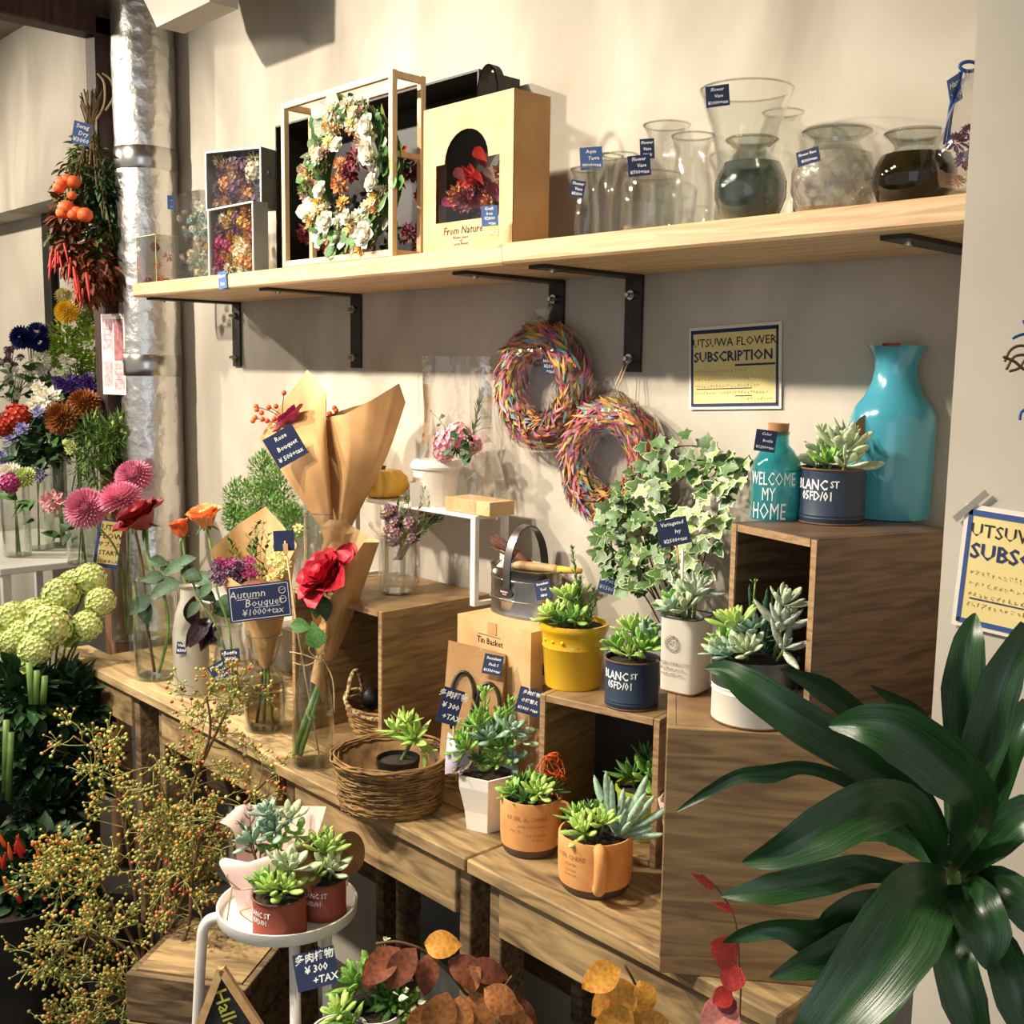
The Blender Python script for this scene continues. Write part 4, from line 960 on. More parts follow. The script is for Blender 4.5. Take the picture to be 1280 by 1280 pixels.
QS = MW[ct.name] @ Matrix.Translation((wc_+.0004, 0, 0)) @ Matrix.Rotation(math.radians(90), 4, 'Z') @ Matrix.Rotation(math.radians(90), 4, 'X')
for z, h_ in ((.06, .022), (.1, .03)): link('print_block', MB().box2((.03, hC-z-h_, 0), (.08, hC-z, .0004)).mesh('print_block', 'ink_black' if z < .08 else 'kraft_dark', False), ct, QS)
# --- galvanised tool basket
tp = atz(648, 768, ZC+.001); tp = V((tp.x-.002, tp.y+.02, ZC+.0008)); kt = mpp(tp)
tb = thing('galvanised_basket', 'oval galvanised tool basket with an arched strap handle and oval badge', 'basket', tp, rzc)
rx, ry = .082, .05; hT = zat(tp, 648, 708)-ZC
MB().lathe(potwall([(1, 0), (1.0, .004), (.985, .005), (.985, hT*.30), (1.0, hT*.31), (1.0, hT*.34), (.985, hT*.35), (.985, hT*.72), (1.0, hT*.73), (1.0, hT*.76), (.985, hT*.77), (.99, hT*.97), (1.015, hT)], .04), 48, sx=rx, sy=ry).build('basket_wall', 'galvanised', tb, 'auto')
hpts = [(0, -ry*1.02, hT*.6)] + [(0, -ry*1.02*math.cos(a), hT*.9+.088*math.sin(a)) for a in [math.pi*i/14 for i in range(15)]] + [(0, ry*1.02, hT*.6)]
hb_ = MB()
for a, b in zip(hpts, hpts[1:]): hb_.bar(a, V(b)+(V(b)-V(a))*.06, .019, .0022, up=(1, 0, 0))
hx = MB(); hx.v = hb_.v; hx.f = hb_.f; hx.m = hb_.m
# strap is wide along x
hs = []
for p in hpts: hs.append([(-.0095, p[1], p[2]), (.0095, p[1], p[2])])
hg = grid(hs); hg.add([(x, y*.965, z-.002) for r in hs for x, y, z in r], [f[::-1] for f in hg.f]); hg.build('strap_handle', 'galvanised', tb, 'auto')
mat('badge_red', '6d3a44', 'a88a90', rough=.3, scale=60, metal=.4)
Qb = MW[tb.name] @ Matrix.Translation((-.004, -ry*.985-.0015, hT*.5)) @ Matrix.Rotation(math.radians(90), 4, 'X')
ov = lambda s, z: MB().add([(math.cos(q)*.021*s, math.sin(q)*.0095*s, z) for q in [i*math.pi/12 for i in range(24)]], [tuple(range(24))])
link('badge', ov(1, 0).mesh('badge', 'bolt_steel', False), tb, Qb); bd = link('badge', ov(.88, .0006).mesh('badge', 'ink_black', False), tb, Qb)
for x_b, y_b, w_b in ((-.009, .0015, .003), (-.005, .001, .003), (-.001, .0015, .003), (.003, .001, .003), (.007, .0015, .003), (-.003, -.0035, .004), (.003, -.0035, .004)): link('badge_letter', MB().box((x_b, y_b, .0009), (w_b, .0035 if y_b > 0 else .002, .0004)).mesh('badge_letter', 'leaflet_pink', False), bd, Qb)
mat('brush_red', '4a2418', '6a3826', rough=.7, scale=50, stretch=(1, 6, 6)); mat('tool_wood', 'c79c62', 'dab582', rough=.5, scale=10, stretch=(1, 6, 6)); mat('tool_yellow', 'd8b43c', rough=.4); mat('cloth_white', 'ded8ca', rough=.9)
d0 = dep(tp)
br_ = thing('hand_brush', 'dark reddish hand brush sticking up behind the strap handle', 'brush', atd(640, 700, d0+.01))
rows = path_px([(664, 706), (645, 694), (630, 685), (617, 677)], d0+.01)
bsh = MB()
for i in range(30):
    o = V((U(-.004, .004), U(-.004, .004), U(-.004, .004))); e_ = V((U(-.003, .003), U(-.003, .003), U(-.012, .012))); bsh.tube([rows[0]+o*.5, rows[1]+o+e_*.5, rows[3]+o+e_], .0016, 5)
o_ = bsh.build('bristles', 'brush_red', br_, True, world=True); o_['kind'] = 'stuff'
MB().tube([rows[0]-V((0, 0, .05)), rows[0], rows[1]], [.005, .008, .01], 10).build('brush_handle', 'brush_red', br_, True, world=True)
tr_ = thing('garden_trowel', 'wooden handled hand trowel with a yellow ferrule lying across the tool basket', 'trowel', atd(680, 712, d0-.02))
a, b = atd(642, 706, d0-.01), atd(698, 712, d0-.05)
MB().tube([a, a.lerp(b, .1), a.lerp(b, .5), a.lerp(b, .9), b], [.004, .0085, .0095, .0085, .007], 12).build('trowel_handle', 'tool_wood', tr_, True, world=True)
c2 = atd(727, 714, d0-.075); MB().tube([b, b.lerp(c2, .5), c2], [.0075, .006, .005], 10).build('ferrule', 'tool_yellow', tr_, True, world=True)
MB().tube([atd(618, 716, d0-.01), atd(630, 706, d0-.005), atd(645, 712, d0-.005)], [.006, .011, .008], 10).build('work_cloth', 'cloth_white', tr_, True, world=True)
tag_px(tb, 679, 737, d0-.09, 22, 24, 12, ['Succulent', 'Tool', '¥800'], yaw=-25)
# --- white riser across crate and carton
yF, yB = -.118, -.028; fr_ = place(594, yF, 1.2); zR = zat(V((fr_.x, yF, ZC)), 594, 645); xR = place(594, yF, zR).x; xL = place(440, yF, zR).x
print('riser', xL, xR, zR)
rs_ = thing('white_riser', 'white metal riser stand holding the pumpkin and the clear gift bag', 'stand', ((xL+xR)/2, (yF+yB)/2, ZC))
MB().box2((xL, yF, zR-.008), (xR, yB, zR), bev=.0015).build('riser_top', 'white_paint', rs_, False, world=True)
for x in (xL+.007, xR-.007):
    for y in (yF+.006, yB-.006): MB().box2((x-.007, y-.006, ZC+.0005), (x+.007, y+.006, zR-.0082), bev=.001).build('leg', 'white_paint', rs_, False, world=True)
for x in (xL+.007, xR-.007): MB().box2((x-.006, yF+.012, ZC+.0005), (x+.006, yB-.012, ZC+.008)).build('foot_bar', 'white_paint', rs_, False, world=True)
# --- pumpkin
pk = place(478, -.072, zR); k = mpp(pk); pr = 33*k; ph = zat(pk, 478, 586)-zR
mat('pumpkin', 'f0b030', 'f9cf5c', rough=.4, scale=9, stretch=(1, 1, .4)); mat('pumpkin_stem', '6b5230', rough=.8)
pu = thing('pumpkin', 'small yellow orange ribbed pumpkin on the white riser', 'pumpkin', pk)
pf = [(.05, .06), (.5, 0), (.85, .12), (1, .42), (.95, .72), (.7, .95), (.35, 1.0), (.08, .9)]
MB().lathe([(r*pr, z*ph) for r, z in pf], 60, fn=lambda r, z, q: r*(1-.12*(1-abs(math.sin(q*5))**.5))).build('pumpkin_body', 'pumpkin', pu, True)
MB().tube([(0, 0, ph*.86), (.002, 0, ph*1.0), (.004, 0, ph*1.1)], [.007, .005, .006], 8).build('stalk', 'pumpkin_stem', pu, True)
# --- clear gift bag with flower arrangement
gp = place(582, -.075, zR); k = mpp(gp); dg = dep(gp)
gb = thing('clear_gift_bag', 'tall clear cellophane bag around a pink arrangement on a kraft tray', 'gift bag', gp)
x0_, x1_ = place(556, -.11, zR).x, place(612, -.11, zR).x
MB().box2((x0_, -.11, zR+.0006), (x1_, -.045, zR+.028), bev=.001).build('kraft_tray', 'kraft_pale', gb, False, world=True)
fm = aty(577, 560, -.08)
for (px, py, s) in ((560, 552, 17), (572, 545, 16), (555, 565, 13), (590, 556, 12)): link('pink_bloom', cluster_mesh(['pink_soft', 'dahlia_pink'], 60, 1, .3, 'pk'), gb, basis(aty(px, py, -.08), (1, 0, 0), (0, -1, .4), s*k))
for i in range(26): leaf(gb, flat_leaf('leaf_dark', 'obovate', .7, .1, -.1), aty(575+U(-14, 22), 560+U(-14, 16), -.1), V((U(-1, 1), -.6, U(-.6, .8))), (0, -1, .3), U(.018, .028))
sprig(gb, path_px([(580, 575), (592, 540), (598, 510), (602, 492)], dg-.02), flat_leaf('leaf_olive', 'lance', .22, .1, .1), 34, .03, 40, mt_stem='stem_green', r=.0015)
for (px, py) in ((541, 517), (549, 524), (552, 529), (557, 520)): leaf(gb, flat_leaf('leaf_dark', 'obovate', .8, .1, 0), aty(px, py, -.08), V((U(-1, 1), -.3, U(-.3, 1))), (0, -1, .2), .012)
stem(gb, [aty(565, 555, -.08), aty(553, 530, -.08), aty(540, 516, -.08)], .0008)
mat('cup_white', 'e9e2d2', 'f1ebdc', rough=.5, scale=4)
MB().lathe(potwall([(.026, 0), (.034, .052)], .002), 28, c=(0, 0, 0)).v
bx0, bx1, by0, by1 = place(517, -.112, zR).x, place(633, -.03, zR).x, -.113, -.032
ztop = zat(gp, 575, 446)
bag = []
for i, t in enumerate((0, .12, .3, .45, .6, .8, 1)):
    row = []; z = zR+.001+(ztop-zR)*t; pin = (1, 1.0, .96, .9, .88, .93, .97)[i]; dp = (1, 1, .8, .5, .4, .3, .25)[i]
    cx_, cy_ = (bx0+bx1)/2-.01*t, (by0+by1)/2
    for (u, w__) in ((-1, -1), (-.5, -1.04), (0, -.96), (.5, -1.05), (1, -1), (1.02, 0), (1, 1), (.3, 1), (-.3, 1), (-1, 1), (-1.02, 0)):
        row.append((cx_+u*(bx1-bx0)/2*pin+U(-.003, .003), cy_+w__*(by1-by0)/2*dp+U(-.004, .004), z))
    bag.append(row)
grid(bag, loop=True).build('cellophane_bag', 'cellophane', gb, True, world=True)
for a_b in (((522, 448), (526, 560)), ((607, 445), (622, 540)), ((583, 600), (634, 560)), ((606, 640), (634, 612))):
    p0, p1 = [aty(x, y, -.118) for x, y in a_b]; MB().bar(p0, p1, .003, .0004, up=(0, -1, 0)).build('bag_crease', 'cellophane', gb, False, world=True)
cu_ = place(545, -.065, zR)
lc_ = thing('lidded_paper_cup', 'white lidded paper cup standing behind the kraft tray in front of the wall', 'cup', cu_)
kc = mpp(cu_); hc_ = zat(cu_, 560, 584)-zR
MB().lathe(potwall([(24*kc, 0), (30*kc, hc_)], .002), 30).build('cup_body', 'cup_white', lc_, 'auto')
MB().lathe([(32*kc, hc_-.002), (33*kc, hc_+.003), (30*kc, hc_+.012), (27*kc, hc_+.016), (.001, hc_+.015)], 30).build('cup_lid', 'ceramic_white', lc_, 'auto')
# --- wrapped dried posy in a glass
wp = atz(497, 741, ZC); k = mpp(wp); dw = dep(wp)
v = vase('clear tumbler in crumpled cellophane with a dusky dried posy on the crate', wp, prof_px(wp, 497, [(19, 741), (21, 700), (22, 668)]), None, name='wrapped_tumbler', cat='tumbler', n=26)
rows = []
for i, (hw, py) in enumerate(((22, 744), (25, 725), (24, 700), (20, 680), (22, 668), (33, 660), (36, 655))):
    rows.append([V((math.cos(q)*hw*k*(1+.12*math.sin(q*6+i)), math.sin(q)*hw*k*(1+.12*math.cos(q*5+i)), max(.0008, zat(wp, 497, py)-ZC))) for q in [j*math.pi/12 for j in range(24)]])
grid(rows, loop=True).build('cellophane_wrap', 'cellophane', v, True)
posy = thing('dried_posy', 'dusky purple and grey green dried posy standing in the wrapped tumbler', 'posy', wp+V((0, 0, .005)))
fol = flat_leaf('leaf_green', 'lance', .2, .1, -.05)
for i in range(26):
    tx_, ty_ = 515+U(-30, 38), 640+U(-38, 20); pts = path_px([(497+U(-6, 6), 700), (500+(tx_-500)*.4, 670), (tx_, ty_)], dw+U(-.03, .03))
    sprig(posy, pts, fol, 14, .026, 30, .4, 3, 'stem_dry', .0008)
for i in range(16): link('dried_flower', cluster_mesh(['mauve_dry', 'blush_dry', 'purple_dry'], 40, 1, .34, 'dk', core=.6), posy, basis(atd(500+U(-22, 16), 652+U(-14, 22), dw-.03+U(-.01, .02)), RGT, V((-.3, -.8, .5)), U(5, 9)*k))
for (px, py) in ((527, 640), (541, 600), (548, 614), (552, 622), (545, 636), (515, 622)): MB().ball(atd(px, py, dw-.01), 2.6*k, 8, 6).build('seed_pod', 'cream_petal' if px in (545, 515) else 'maroon_dry', posy, True, world=True)
wcard = tagit(link('white_card', MB().box((0, 0, 0), (.04, .05, .001)).mesh('white_card', 'paper_white', False), None, facing(place(532, -.1, zR)+V((0, -.016, .025)), 3, 20)), 'blank white card propped on the riser behind the dried posy', 'card')
# --- tall kraft bouquet in a cylinder vase
bp_ = atz(408, 738, ZC); k = mpp(bp_); db_ = dep(bp_)
v = vase('tall clear cylinder vase on the crate holding the two-coned kraft bouquet', bp_, prof_px(bp_, 408, [(26, 738), (27, 735), (27, 640)]), .05)
kbq = thing('kraft_bouquet', 'large kraft paper bouquet with two pointed cones, a rose and orange berries', 'bouquet', bp_+V((0, 0, .01)))
sheet([[(330, 546, .02), (352, 590, -.03), (388, 640, -.03), (402, 662, -.02)], [(345, 522, .03), (375, 570, -.06), (400, 630, -.05), (408, 664, -.025)], [(390, 512, .03), (405, 560, -.06), (412, 625, -.05), (413, 666, -.025)], [(407, 490, .04), (408, 540, -.02), (414, 610, -.02), (418, 664, -.02)]], db_, crisp=True).build('paper_cone', 'kraft', kbq, True, world=True)
sheet([[(324, 548, .025), (352, 590, .0), (388, 640, .0), (404, 662, 0)], [(352, 505, .07), (370, 570, .05), (396, 630, .02), (408, 664, 0)], [(384, 462, .08), (392, 540, .06), (405, 620, .03), (413, 664, 0)], [(408, 488, .045), (409, 540, .02), (414, 610, .01), (418, 664, 0)]], db_, crisp=True).build('paper_cone', 'kraft_pale', kbq, True, world=True)
sheet([[(406, 522, .03), (410, 570, .01), (414, 620, 0), (418, 664, 0)], [(430, 518, -.03), (434, 570, -.05), (428, 625, -.04), (422, 668, -.02)], [(465, 500, -.02), (455, 560, -.04), (440, 620, -.03), (428, 668, -.02)], [(499, 479, .03), (478, 560, -.02), (450, 620, -.01), (434, 664, 0)], [(507, 503, .05), (484, 570, .02), (454, 628, .01), (436, 666, .01)]], db_, crisp=True).build('paper_cone', 'kraft', kbq, True, world=True)
sheet([[(408, 520, .05), (412, 580, .03), (418, 664, .01)], [(455, 505, .08), (445, 580, .05), (426, 664, .02)], [(506, 500, .06), (480, 575, .04), (437, 664, .01)]], db_).build('paper_cone', 'kraft_dark', kbq, True, world=True)
sheet([[(398, 655, -.02), (404, 672, -.03), (400, 690, -.04), (392, 704, -.05)], [(412, 650, -.04), (414, 672, -.05), (412, 690, -.06), (411, 708, -.06)], [(430, 650, -.035), (426, 672, -.04), (428, 690, -.05), (432, 704, -.05)]], db_, 4, .001).build('paper_tail', 'kraft_dark', kbq, True, world=True)
MB().tube([atd(399+i*1.2, 664+2*math.sin(i), db_-.035+.03*abs(i-12)/12) for i in range(30)], .0012, 5).build('twine_tie', 'twine', kbq, True, world=True)
for sx in (-4, 0, 5): stem(kbq, [atd(412+sx, 660, db_), atd(408+sx, 700, db_), atd(406+sx*1.5, 733, db_)], .0028)
rose_bloom(kbq, atd(372, 530, db_+.02), V((-.5, -.5, .7)), 20*k, 'magenta', .8); rose_bloom(kbq, atd(360, 538, db_+.02), V((-.5, -.5, .7)), 14*k, 'dahlia_pink', .8)
for (px, py) in ((320, 508), (321, 512), (336, 509), (355, 491), (327, 516), (319, 522), (316, 526), (328, 524), (334, 526), (343, 524), (350, 522), (418, 510), (420, 513), (412, 517), (345, 508)):
    MB().ball(atd(px, py, db_+.01), 3.4*k, 8, 6).build('berry', 'tomato_orange', kbq, True, world=True)
for pts in ([(365, 545), (345, 518), (322, 509)], [(365, 545), (348, 530), (320, 523)], [(370, 540), (354, 520), (355, 492)], [(365, 545), (352, 520), (337, 509)]): stem(kbq, path_px(pts, db_+.012), .0009, 'stem_brown')
Qt = facing(atd(357, 558, db_-.085), 30, -6)
card(kbq, Qt, 40*k, 40*k, ['Rose', ' Bouquet', '¥ 500+tax'])
# --- white riser on the table with the conifer
zW = aty(243, 742, -.2).z; xa, xb = place(226, -.215, zW).x, -1.985
w2_ = thing('white_riser', 'white riser on the plank table under the conifer, behind the bottles', 'stand', ((xa+xb)/2, -.15, T))
MB().box2((xa, -.215, zW-.008), (xb, -.02, zW), bev=.0015).build('riser_top', 'white_paint', w2_, False, world=True)
for x in (xa+.008, xb-.008):
    for y in (-.208, -.027): MB().box2((x-.008, y-.006, T+.0004), (x+.008, y+.006, zW-.0082)).build('leg', 'white_paint', w2_, False, world=True)
cp = place(330, -.11, zW); k = mpp(cp)
cf = thing('potted_conifer', 'small bushy green conifer in a white pot behind the kraft bouquets', 'potted plant', cp)
MB().lathe(potwall([(.045, 0), (.06, .075), (.064, .08)], .004), 28).build('pot', 'ceramic_white', cf, 'auto'); soilcap(cf, .055, .068)
MB().tube([cp+V((0, 0, .06)), aty(325, 640, -.11), aty(330, 590, -.11)], [.006, .004, .002], 8).build('trunk', 'stem_brown', cf, True, world=True)
mat('conifer_green', '3f6f26', '7aa648', rough=.6, scale=60)
nd = flat_leaf('conifer_green', 'lance', .3, .1, .1, rows=2)
for (px, py, r_) in ((332, 590, 24), (350, 610, 30), (300, 625, 25), (325, 628, 30), (345, 640, 32), (365, 655, 22), (292, 648, 16), (320, 655, 24)):
    leafy(cf, aty(px, py, -.11), r_*k, 900, nd, .0125, 'needle_spray', (1, .8, 1.1), random.Random(px))
# --- handle basket inside the crate
hp_ = V((-1.763, -.165, T+.0125)); hbk = thing('handle_basket', 'woven handle basket with dark contents inside the plywood crate', 'basket', hp_, math.radians(25))
def woven(parent, prof, n, mt, band=.006, name='weave', r=.0032, sx=1, sy=1):
    m_ = MB()
    for i in range(n):
        t = i/(n-1); f = t*(len(prof)-1); j = min(int(f), len(prof)-2); rr_, z = [prof[j][q]+(prof[j+1][q]-prof[j][q])*(f-j) for q in (0, 1)]
        C_ = [V((math.cos(q)*(rr_+.0015*math.sin(q*12+i*math.pi))*sx, math.sin(q)*(rr_+.0015*math.sin(q*12+i*math.pi))*sy, z)) for q in [w*math.pi/24 for w in range(48)]]
        m_.tube(C_, r, 5, loop=True)
    return m_.build(name, mt, parent, True)
woven(hbk, [(.055, .004), (.07, .045), (.078, .085)], 14, 'wicker', sx=1.25)
MB().lathe([(.001, .002), (.055, .002), (.055, .005), (.001, .005)], 30, sx=1.25).build('basket_floor', 'wicker', hbk, 'auto')
rim = [V((math.cos(q)*.079*1.25, math.sin(q)*.079, .088+.012*math.cos(2*q))) for q in [i*math.pi/24 for i in range(48)]]
MB().tube(rim, .005, 8, loop=True).build('rope_rim', 'wicker_rope', hbk, True)
for s in (-1, 1):
    hh = [V((s*.085, -.03*math.cos(a)*1.0, .09+.055*math.sin(a))) for a in [math.pi*i/14 for i in range(15)]]
    MB().tube(hh, .005, 8).build('rope_handle', 'wicker_rope', hbk, True)
for i in range(7): MB().ball((U(-.05, .05), U(-.03, .03), .07+U(0, .02)), .024, 10, 7).build('dark_contents', 'black_plastic', hbk, True)
# ================================================================ vases and cut flowers on the left table
def vase_t(label, px, py, pts, z=T, wpx=None, **kw):
    P = atz(px, py, z); p = prof_px(P, px, pts); p[0] = (p[0][0], 0); p = [(r, max(zz, .002*i)) for i, (r, zz) in enumerate(p)]
    wl = zat(P, px, wpx)-z if wpx else None
    return vase(label, P, p, water=wl, **kw), P
v1, PV1 = vase_t('plain empty clear cylinder vase at the far left of the plank table', 161, 800, [(19, 803), (20, 798), (20, 690)])
v2, PV2 = vase_t('clear cylinder vase holding the dark red rose, in front of the empty one', 196, 846, [(25, 852), (26, 845), (26, 725)], wpx=783)
v3, PV3 = vase_t('frosted bottle vase with a tiny blue tag, holding the dark chocolate flower', 240, 866, [(21, 872), (22, 862), (22, 790), (18, 765), (12, 748), (11, 735), (14, 732)], mt='glass_frosted')
tag_px(v3, 227, 810, dep(PV3)-.06, 12, 15, -6, ['Vase', '¥300'])
v4, PV4 = vase_t('clear milk bottle with blue tags around its neck', 289, 888, [(20, 900), (21, 888), (21, 830), (19, 815), (15, 800), (14, 788), (16, 780)], wpx=850)
tag_px(v4, 288, 820, dep(PV4)-.06, 23, 17, 4, ['Bottle', '¥400'])
tag_px(v4, 274, 839, dep(PV4)-.07, 21, 22, 28, ['Flower', '  Vase', '¥400+'])
v5, PV5 = vase_t('clear waisted carafe holding the autumn bouquet', 332, 910, [(23, 922), (26, 912), (26, 858), (23, 845), (14, 834), (13, 828), (19, 808), (22, 793)], wpx=850, wmt='water_brown')
v6, PV6 = vase_t('clear bud vase holding the wrapped red rose on the nest basket table', 392, 955, [(25, 966), (27, 955), (26, 905), (22, 870), (17, 840), (15, 815), (19, 785)], wpx=893)
def cut(name, label, P, cat='flower', group=None): return thing(name, label, cat, P, 0, group)
def dahlia(label, px, py, r_, d, axis, base, tail):
    P = atd(px, py, d); k = d/F
    t = cut('dahlia', label, base)
    link('bloom', pom_mesh('dahlia_pink', 230, 1, .78, .26, 'dahlia'), t, basis(P, RGT, axis, r_*k*.92))
    stem(t, [P]+path_px(tail, d)+[base+V((0, 0, .01))], .0028, 'stem_green')
    return t
b1 = PV1+V((0, 0, .006))
dahlia('pink dahlia facing down at the left of the group of three', 106, 635, 27, 2.9, V((.1, -.9, .3)), b1+V((-.012, 0, 0)), [(125, 660, .05), (150, 700, .18)])
dahlia('pink dahlia in the middle, just left of the dark red rose', 151, 622, 29, 2.88, V((-.5, -.6, .5)), b1, [(160, 660, .08), (160, 710, .22)])
dahlia('topmost pink dahlia against the foil duct', 167, 594, 24, 2.95, V((.2, -.6, .7)), b1+V((.012, .01, 0)), [(168, 640, .1), (164, 700, .2)])
rl = flat_leaf('leaf_dark', 'lance', .62, .1, -.25); rld = flat_leaf('leaf_dark', 'lance', .6, .1, -.25)
def rose(label, px, py, R_, d, mt, axis, mids, base, leaves, op=.85, sr=.0026, smt='stem_green', name='rose'):
    P = atd(px, py, d); k = d/F; t = cut(name, label, base)
    rose_bloom(t, P-V(axis).normalized()*R_*k*.5, axis, R_*k, mt, op); calyx(t, P-V(axis).normalized()*R_*k*.42, axis, R_*k*.7)
    stem(t, [P-V(axis).normalized()*R_*k*.4]+path_px(mids, d)+[base+V((0, 0, .008))], sr, smt)
    for (lx, ly, dx_, dy_, s) in leaves:
        leaf(t, rl if rnd.random() < .5 else rld, atd(lx, ly, d-.01), RGT*dx_-UPV*dy_-FWD*.35, UPV*.5-FWD, s*k*.78)
    return t
b2 = PV2+V((0, 0, .006)); d2 = dep(PV2)
rose('dark red rose in the cylinder vase, beside the dahlias', 176, 647, 31, d2-.05, 'rose_dark', V((-.1, -.5, .8)), [(186, 700), (204, 740), (210, 790)], b2+V((.012, .0, 0)), [(190, 745, -1, .7, 46), (205, 720, -1, .1, 36), (195, 735, .9, -.2, 48), (186, 700, 1, .1, 34), (180, 750, .2, 1, 40), (200, 712, .7, -.3, 30)], sr=.0045)
stem(cut('cut_stem', 'bare dark brown stem beside the dark red rose', b2, 'stem'), path_px([(168, 660), (178, 710), (184, 780)], d2)+[b2+V((-.012, 0, .004))], .004, 'stem_brown')
b3 = PV4+V((0, 0, .006)); d3 = dep(PV4)
rose('coral orange rose bud, lower of the orange pair', 226, 662, 18, d3, 'rose_orange', V((-.1, -.3, 1)), [(232, 700), (248, 745), (272, 785), (284, 830)], b3+V((-.008, 0, 0)), [(226, 712, .9, .3, 40), (240, 725, 1, -.2, 42), (232, 700, -.8, .5, 40), (245, 735, .8, .4, 40), (215, 730, -1, .5, 40), (250, 752, -.8, .9, 32), (222, 704, 1, -.4, 32)], .3, name='orange_rose')
rose('peach orange rose, higher of the orange pair', 256, 648, 24, d3-.02, 'rose_peach', V((.1, -.3, 1)), [(266, 700), (272, 740), (286, 785), (290, 830)], b3+V((.006, 0, 0)), [(270, 712, 1, .2, 30), (276, 745, .9, .5, 28), (265, 730, -.6, .6, 30)], .5, name='orange_rose')
b4 = PV3+V((0, 0, .006)); d4 = dep(PV3)
ch = cut('chocolate_flower', 'near-black chocolate coloured flower leaning over the frosted bottle', b4)
for (px, py, dx_, dy_, s) in ((240, 782, .3, -1, 46), (258, 775, -.2, .6, 44), (262, 772, -.6, 1, 46), (268, 778, -.3, 1, 40), (246, 798, 1, .1, 36)): leaf(ch, flat_leaf('leaf_black', 'lance', .5, .25, .2), atd(px, py, d4-.06), RGT*dx_-UPV*dy_-FWD*.4, UPV*.4-FWD, s*d4/F)
stem(ch, path_px([(258, 782, -.05), (266, 760, -.04), (250, 730, -.02), (236, 728, 0), (240, 780, 0)], d4)+[b4], .0022, 'stem_dry')
st2 = cut('cut_stem', 'thick green stem standing in the frosted bottle', b4, 'stem'); stem(st2, path_px([(222, 700), (236, 745), (243, 800)], d4)+[b4+V((.012, .004, 0))], .005)
leaf(st2, rl, atd(262, 755, d4-.02), RGT-UPV*.3-FWD*.2, UPV-FWD, 40*d4/F)
# --- autumn bouquet in kraft paper
d5 = dep(PV5); k = d5/F
ab = thing('autumn_bouquet', 'kraft wrapped autumn bouquet of purple and olive sprigs with a blackboard tag', 'bouquet', PV5+V((0, 0, .008)))
sheet([[(262, 688, .0), (285, 745, 0), (312, 790, 0), (324, 830, 0)], [(298, 655, .08), (305, 735, .07), (320, 790, .04), (328, 832, .01)], [(332, 633, .1), (332, 730, .08), (330, 790, .04), (331, 832, .01)], [(352, 655, .08), (350, 735, .07), (342, 790, .04), (335, 832, .01)], [(371, 680, .0), (362, 745, 0), (350, 790, 0), (338, 830, 0)]], d5, crisp=True).build('paper_wrap', 'kraft_pale', ab, True, world=True)
sheet([[(262, 690, .0), (285, 745, 0), (312, 790, 0), (324, 830, 0)], [(276, 712, -.04), (298, 755, -.06), (318, 795, -.04), (328, 834, -.01)], [(320, 738, -.07), (325, 765, -.08), (330, 800, -.05), (332, 836, -.015)], [(356, 708, -.04), (350, 755, -.06), (342, 800, -.04), (336, 834, -.01)], [(371, 682, .0), (362, 745, 0), (350, 790, 0), (338, 830, 0)]], d5).build('paper_wrap', 'kraft', ab, True, world=True)
ol = flat_leaf('leaf_olive', 'lance', .24, .1, -.1); gl_ = flat_leaf('leaf_green', 'lance', .5, .1, -.2)
for i in range(15):
    tx_, ty_ = U(285, 345), U(655, 690); sprig(ab, path_px([(325+U(-8, 8), 790), (315+(tx_-315)*.6, 725), (tx_, ty_)], d5+U(-.02, .04)), ol if i % 3 else gl_, 12, .026, 30, .35, 3, 'stem_green', .001)
for i in range(40): link('purple_floret', pom_mesh('purple_dry', 14, 1, 1, .7, 'fl'), ab, basis(atd(U(264, 312), U(700, 728), d5-.04+U(-.015, .03)), RGT, V((U(-.5, .5), -1, U(0, 1))), U(4, 7)*k))
for i in range(22): link('violet_floret', pom_mesh('magenta', 14, 1, 1, .7, 'fl'), ab, basis(atd(U(270, 318), U(696, 722), d5-.05+U(-.015, .02)), RGT, V((U(-.5, .5), -1, U(0, 1))), U(3, 4.5)*k))
for (px, py) in ((340, 700), (350, 712), (345, 690), (338, 722), (356, 705), (372, 660), (348, 720), (352, 696)): link('yellow_bloom', pom_mesh('pale_yellow', 14, 1, 1, .7, 'fl'), ab, basis(atd(px, py, d5-.045), RGT, V((0, -1, .5)), U(5, 8)*k))
for (a, b, s) in (((300, 732), (345, 728), .4), ((310, 736), (335, 730), .5)): leaf(ab, flat_leaf('autumn_dark', 'lance', .35, .1, -.1), atd(*a, d5-.06), atd(*b, d5-.07)-atd(*a, d5-.06), UPV-FWD, (atd(*b, d5)-atd(*a, d5)).length)
for sx in (-5, 0, 6): stem(ab, path_px([(331+sx*.5, 828), (331+sx, 860), (330+sx*1.8, 904)], d5), .0035, 'stem_green' if sx > -5 else 'stem_brown')
Qb_ = facing(atd(325, 752, d5-.11), 5, 4)
cb = card(ab, Qb_, 73*k, 43*k, [])
mat('chalk', 'c8c8c4', rough=.9)
fm_ = MB()
for x0, y0, x1, y1 in ((-34, 19, 34, 19.8), (-34, -19.8, 34, -19), (-34.5, -19, -33.7, 19), (33.7, -19, 34.5, 19)): fm_.box2((x0*k, y0*k, .0002), (x1*k, y1*k, .0006))
link('chalk_border', fm_.mesh('chalk_border', 'chalk', False), cb, Qb_)
for tx_, x, y, sz in (('Autumn', -14, 10, 13), ('Bouquet', 4, -1, 13), ('¥1000+tax', 2, -12, 11)): lettering(cb, tx_, Qb_ @ Matrix.Translation((x*k, y*k, .0007)), sz*k, 'chalk', bold=0, shear=.15)
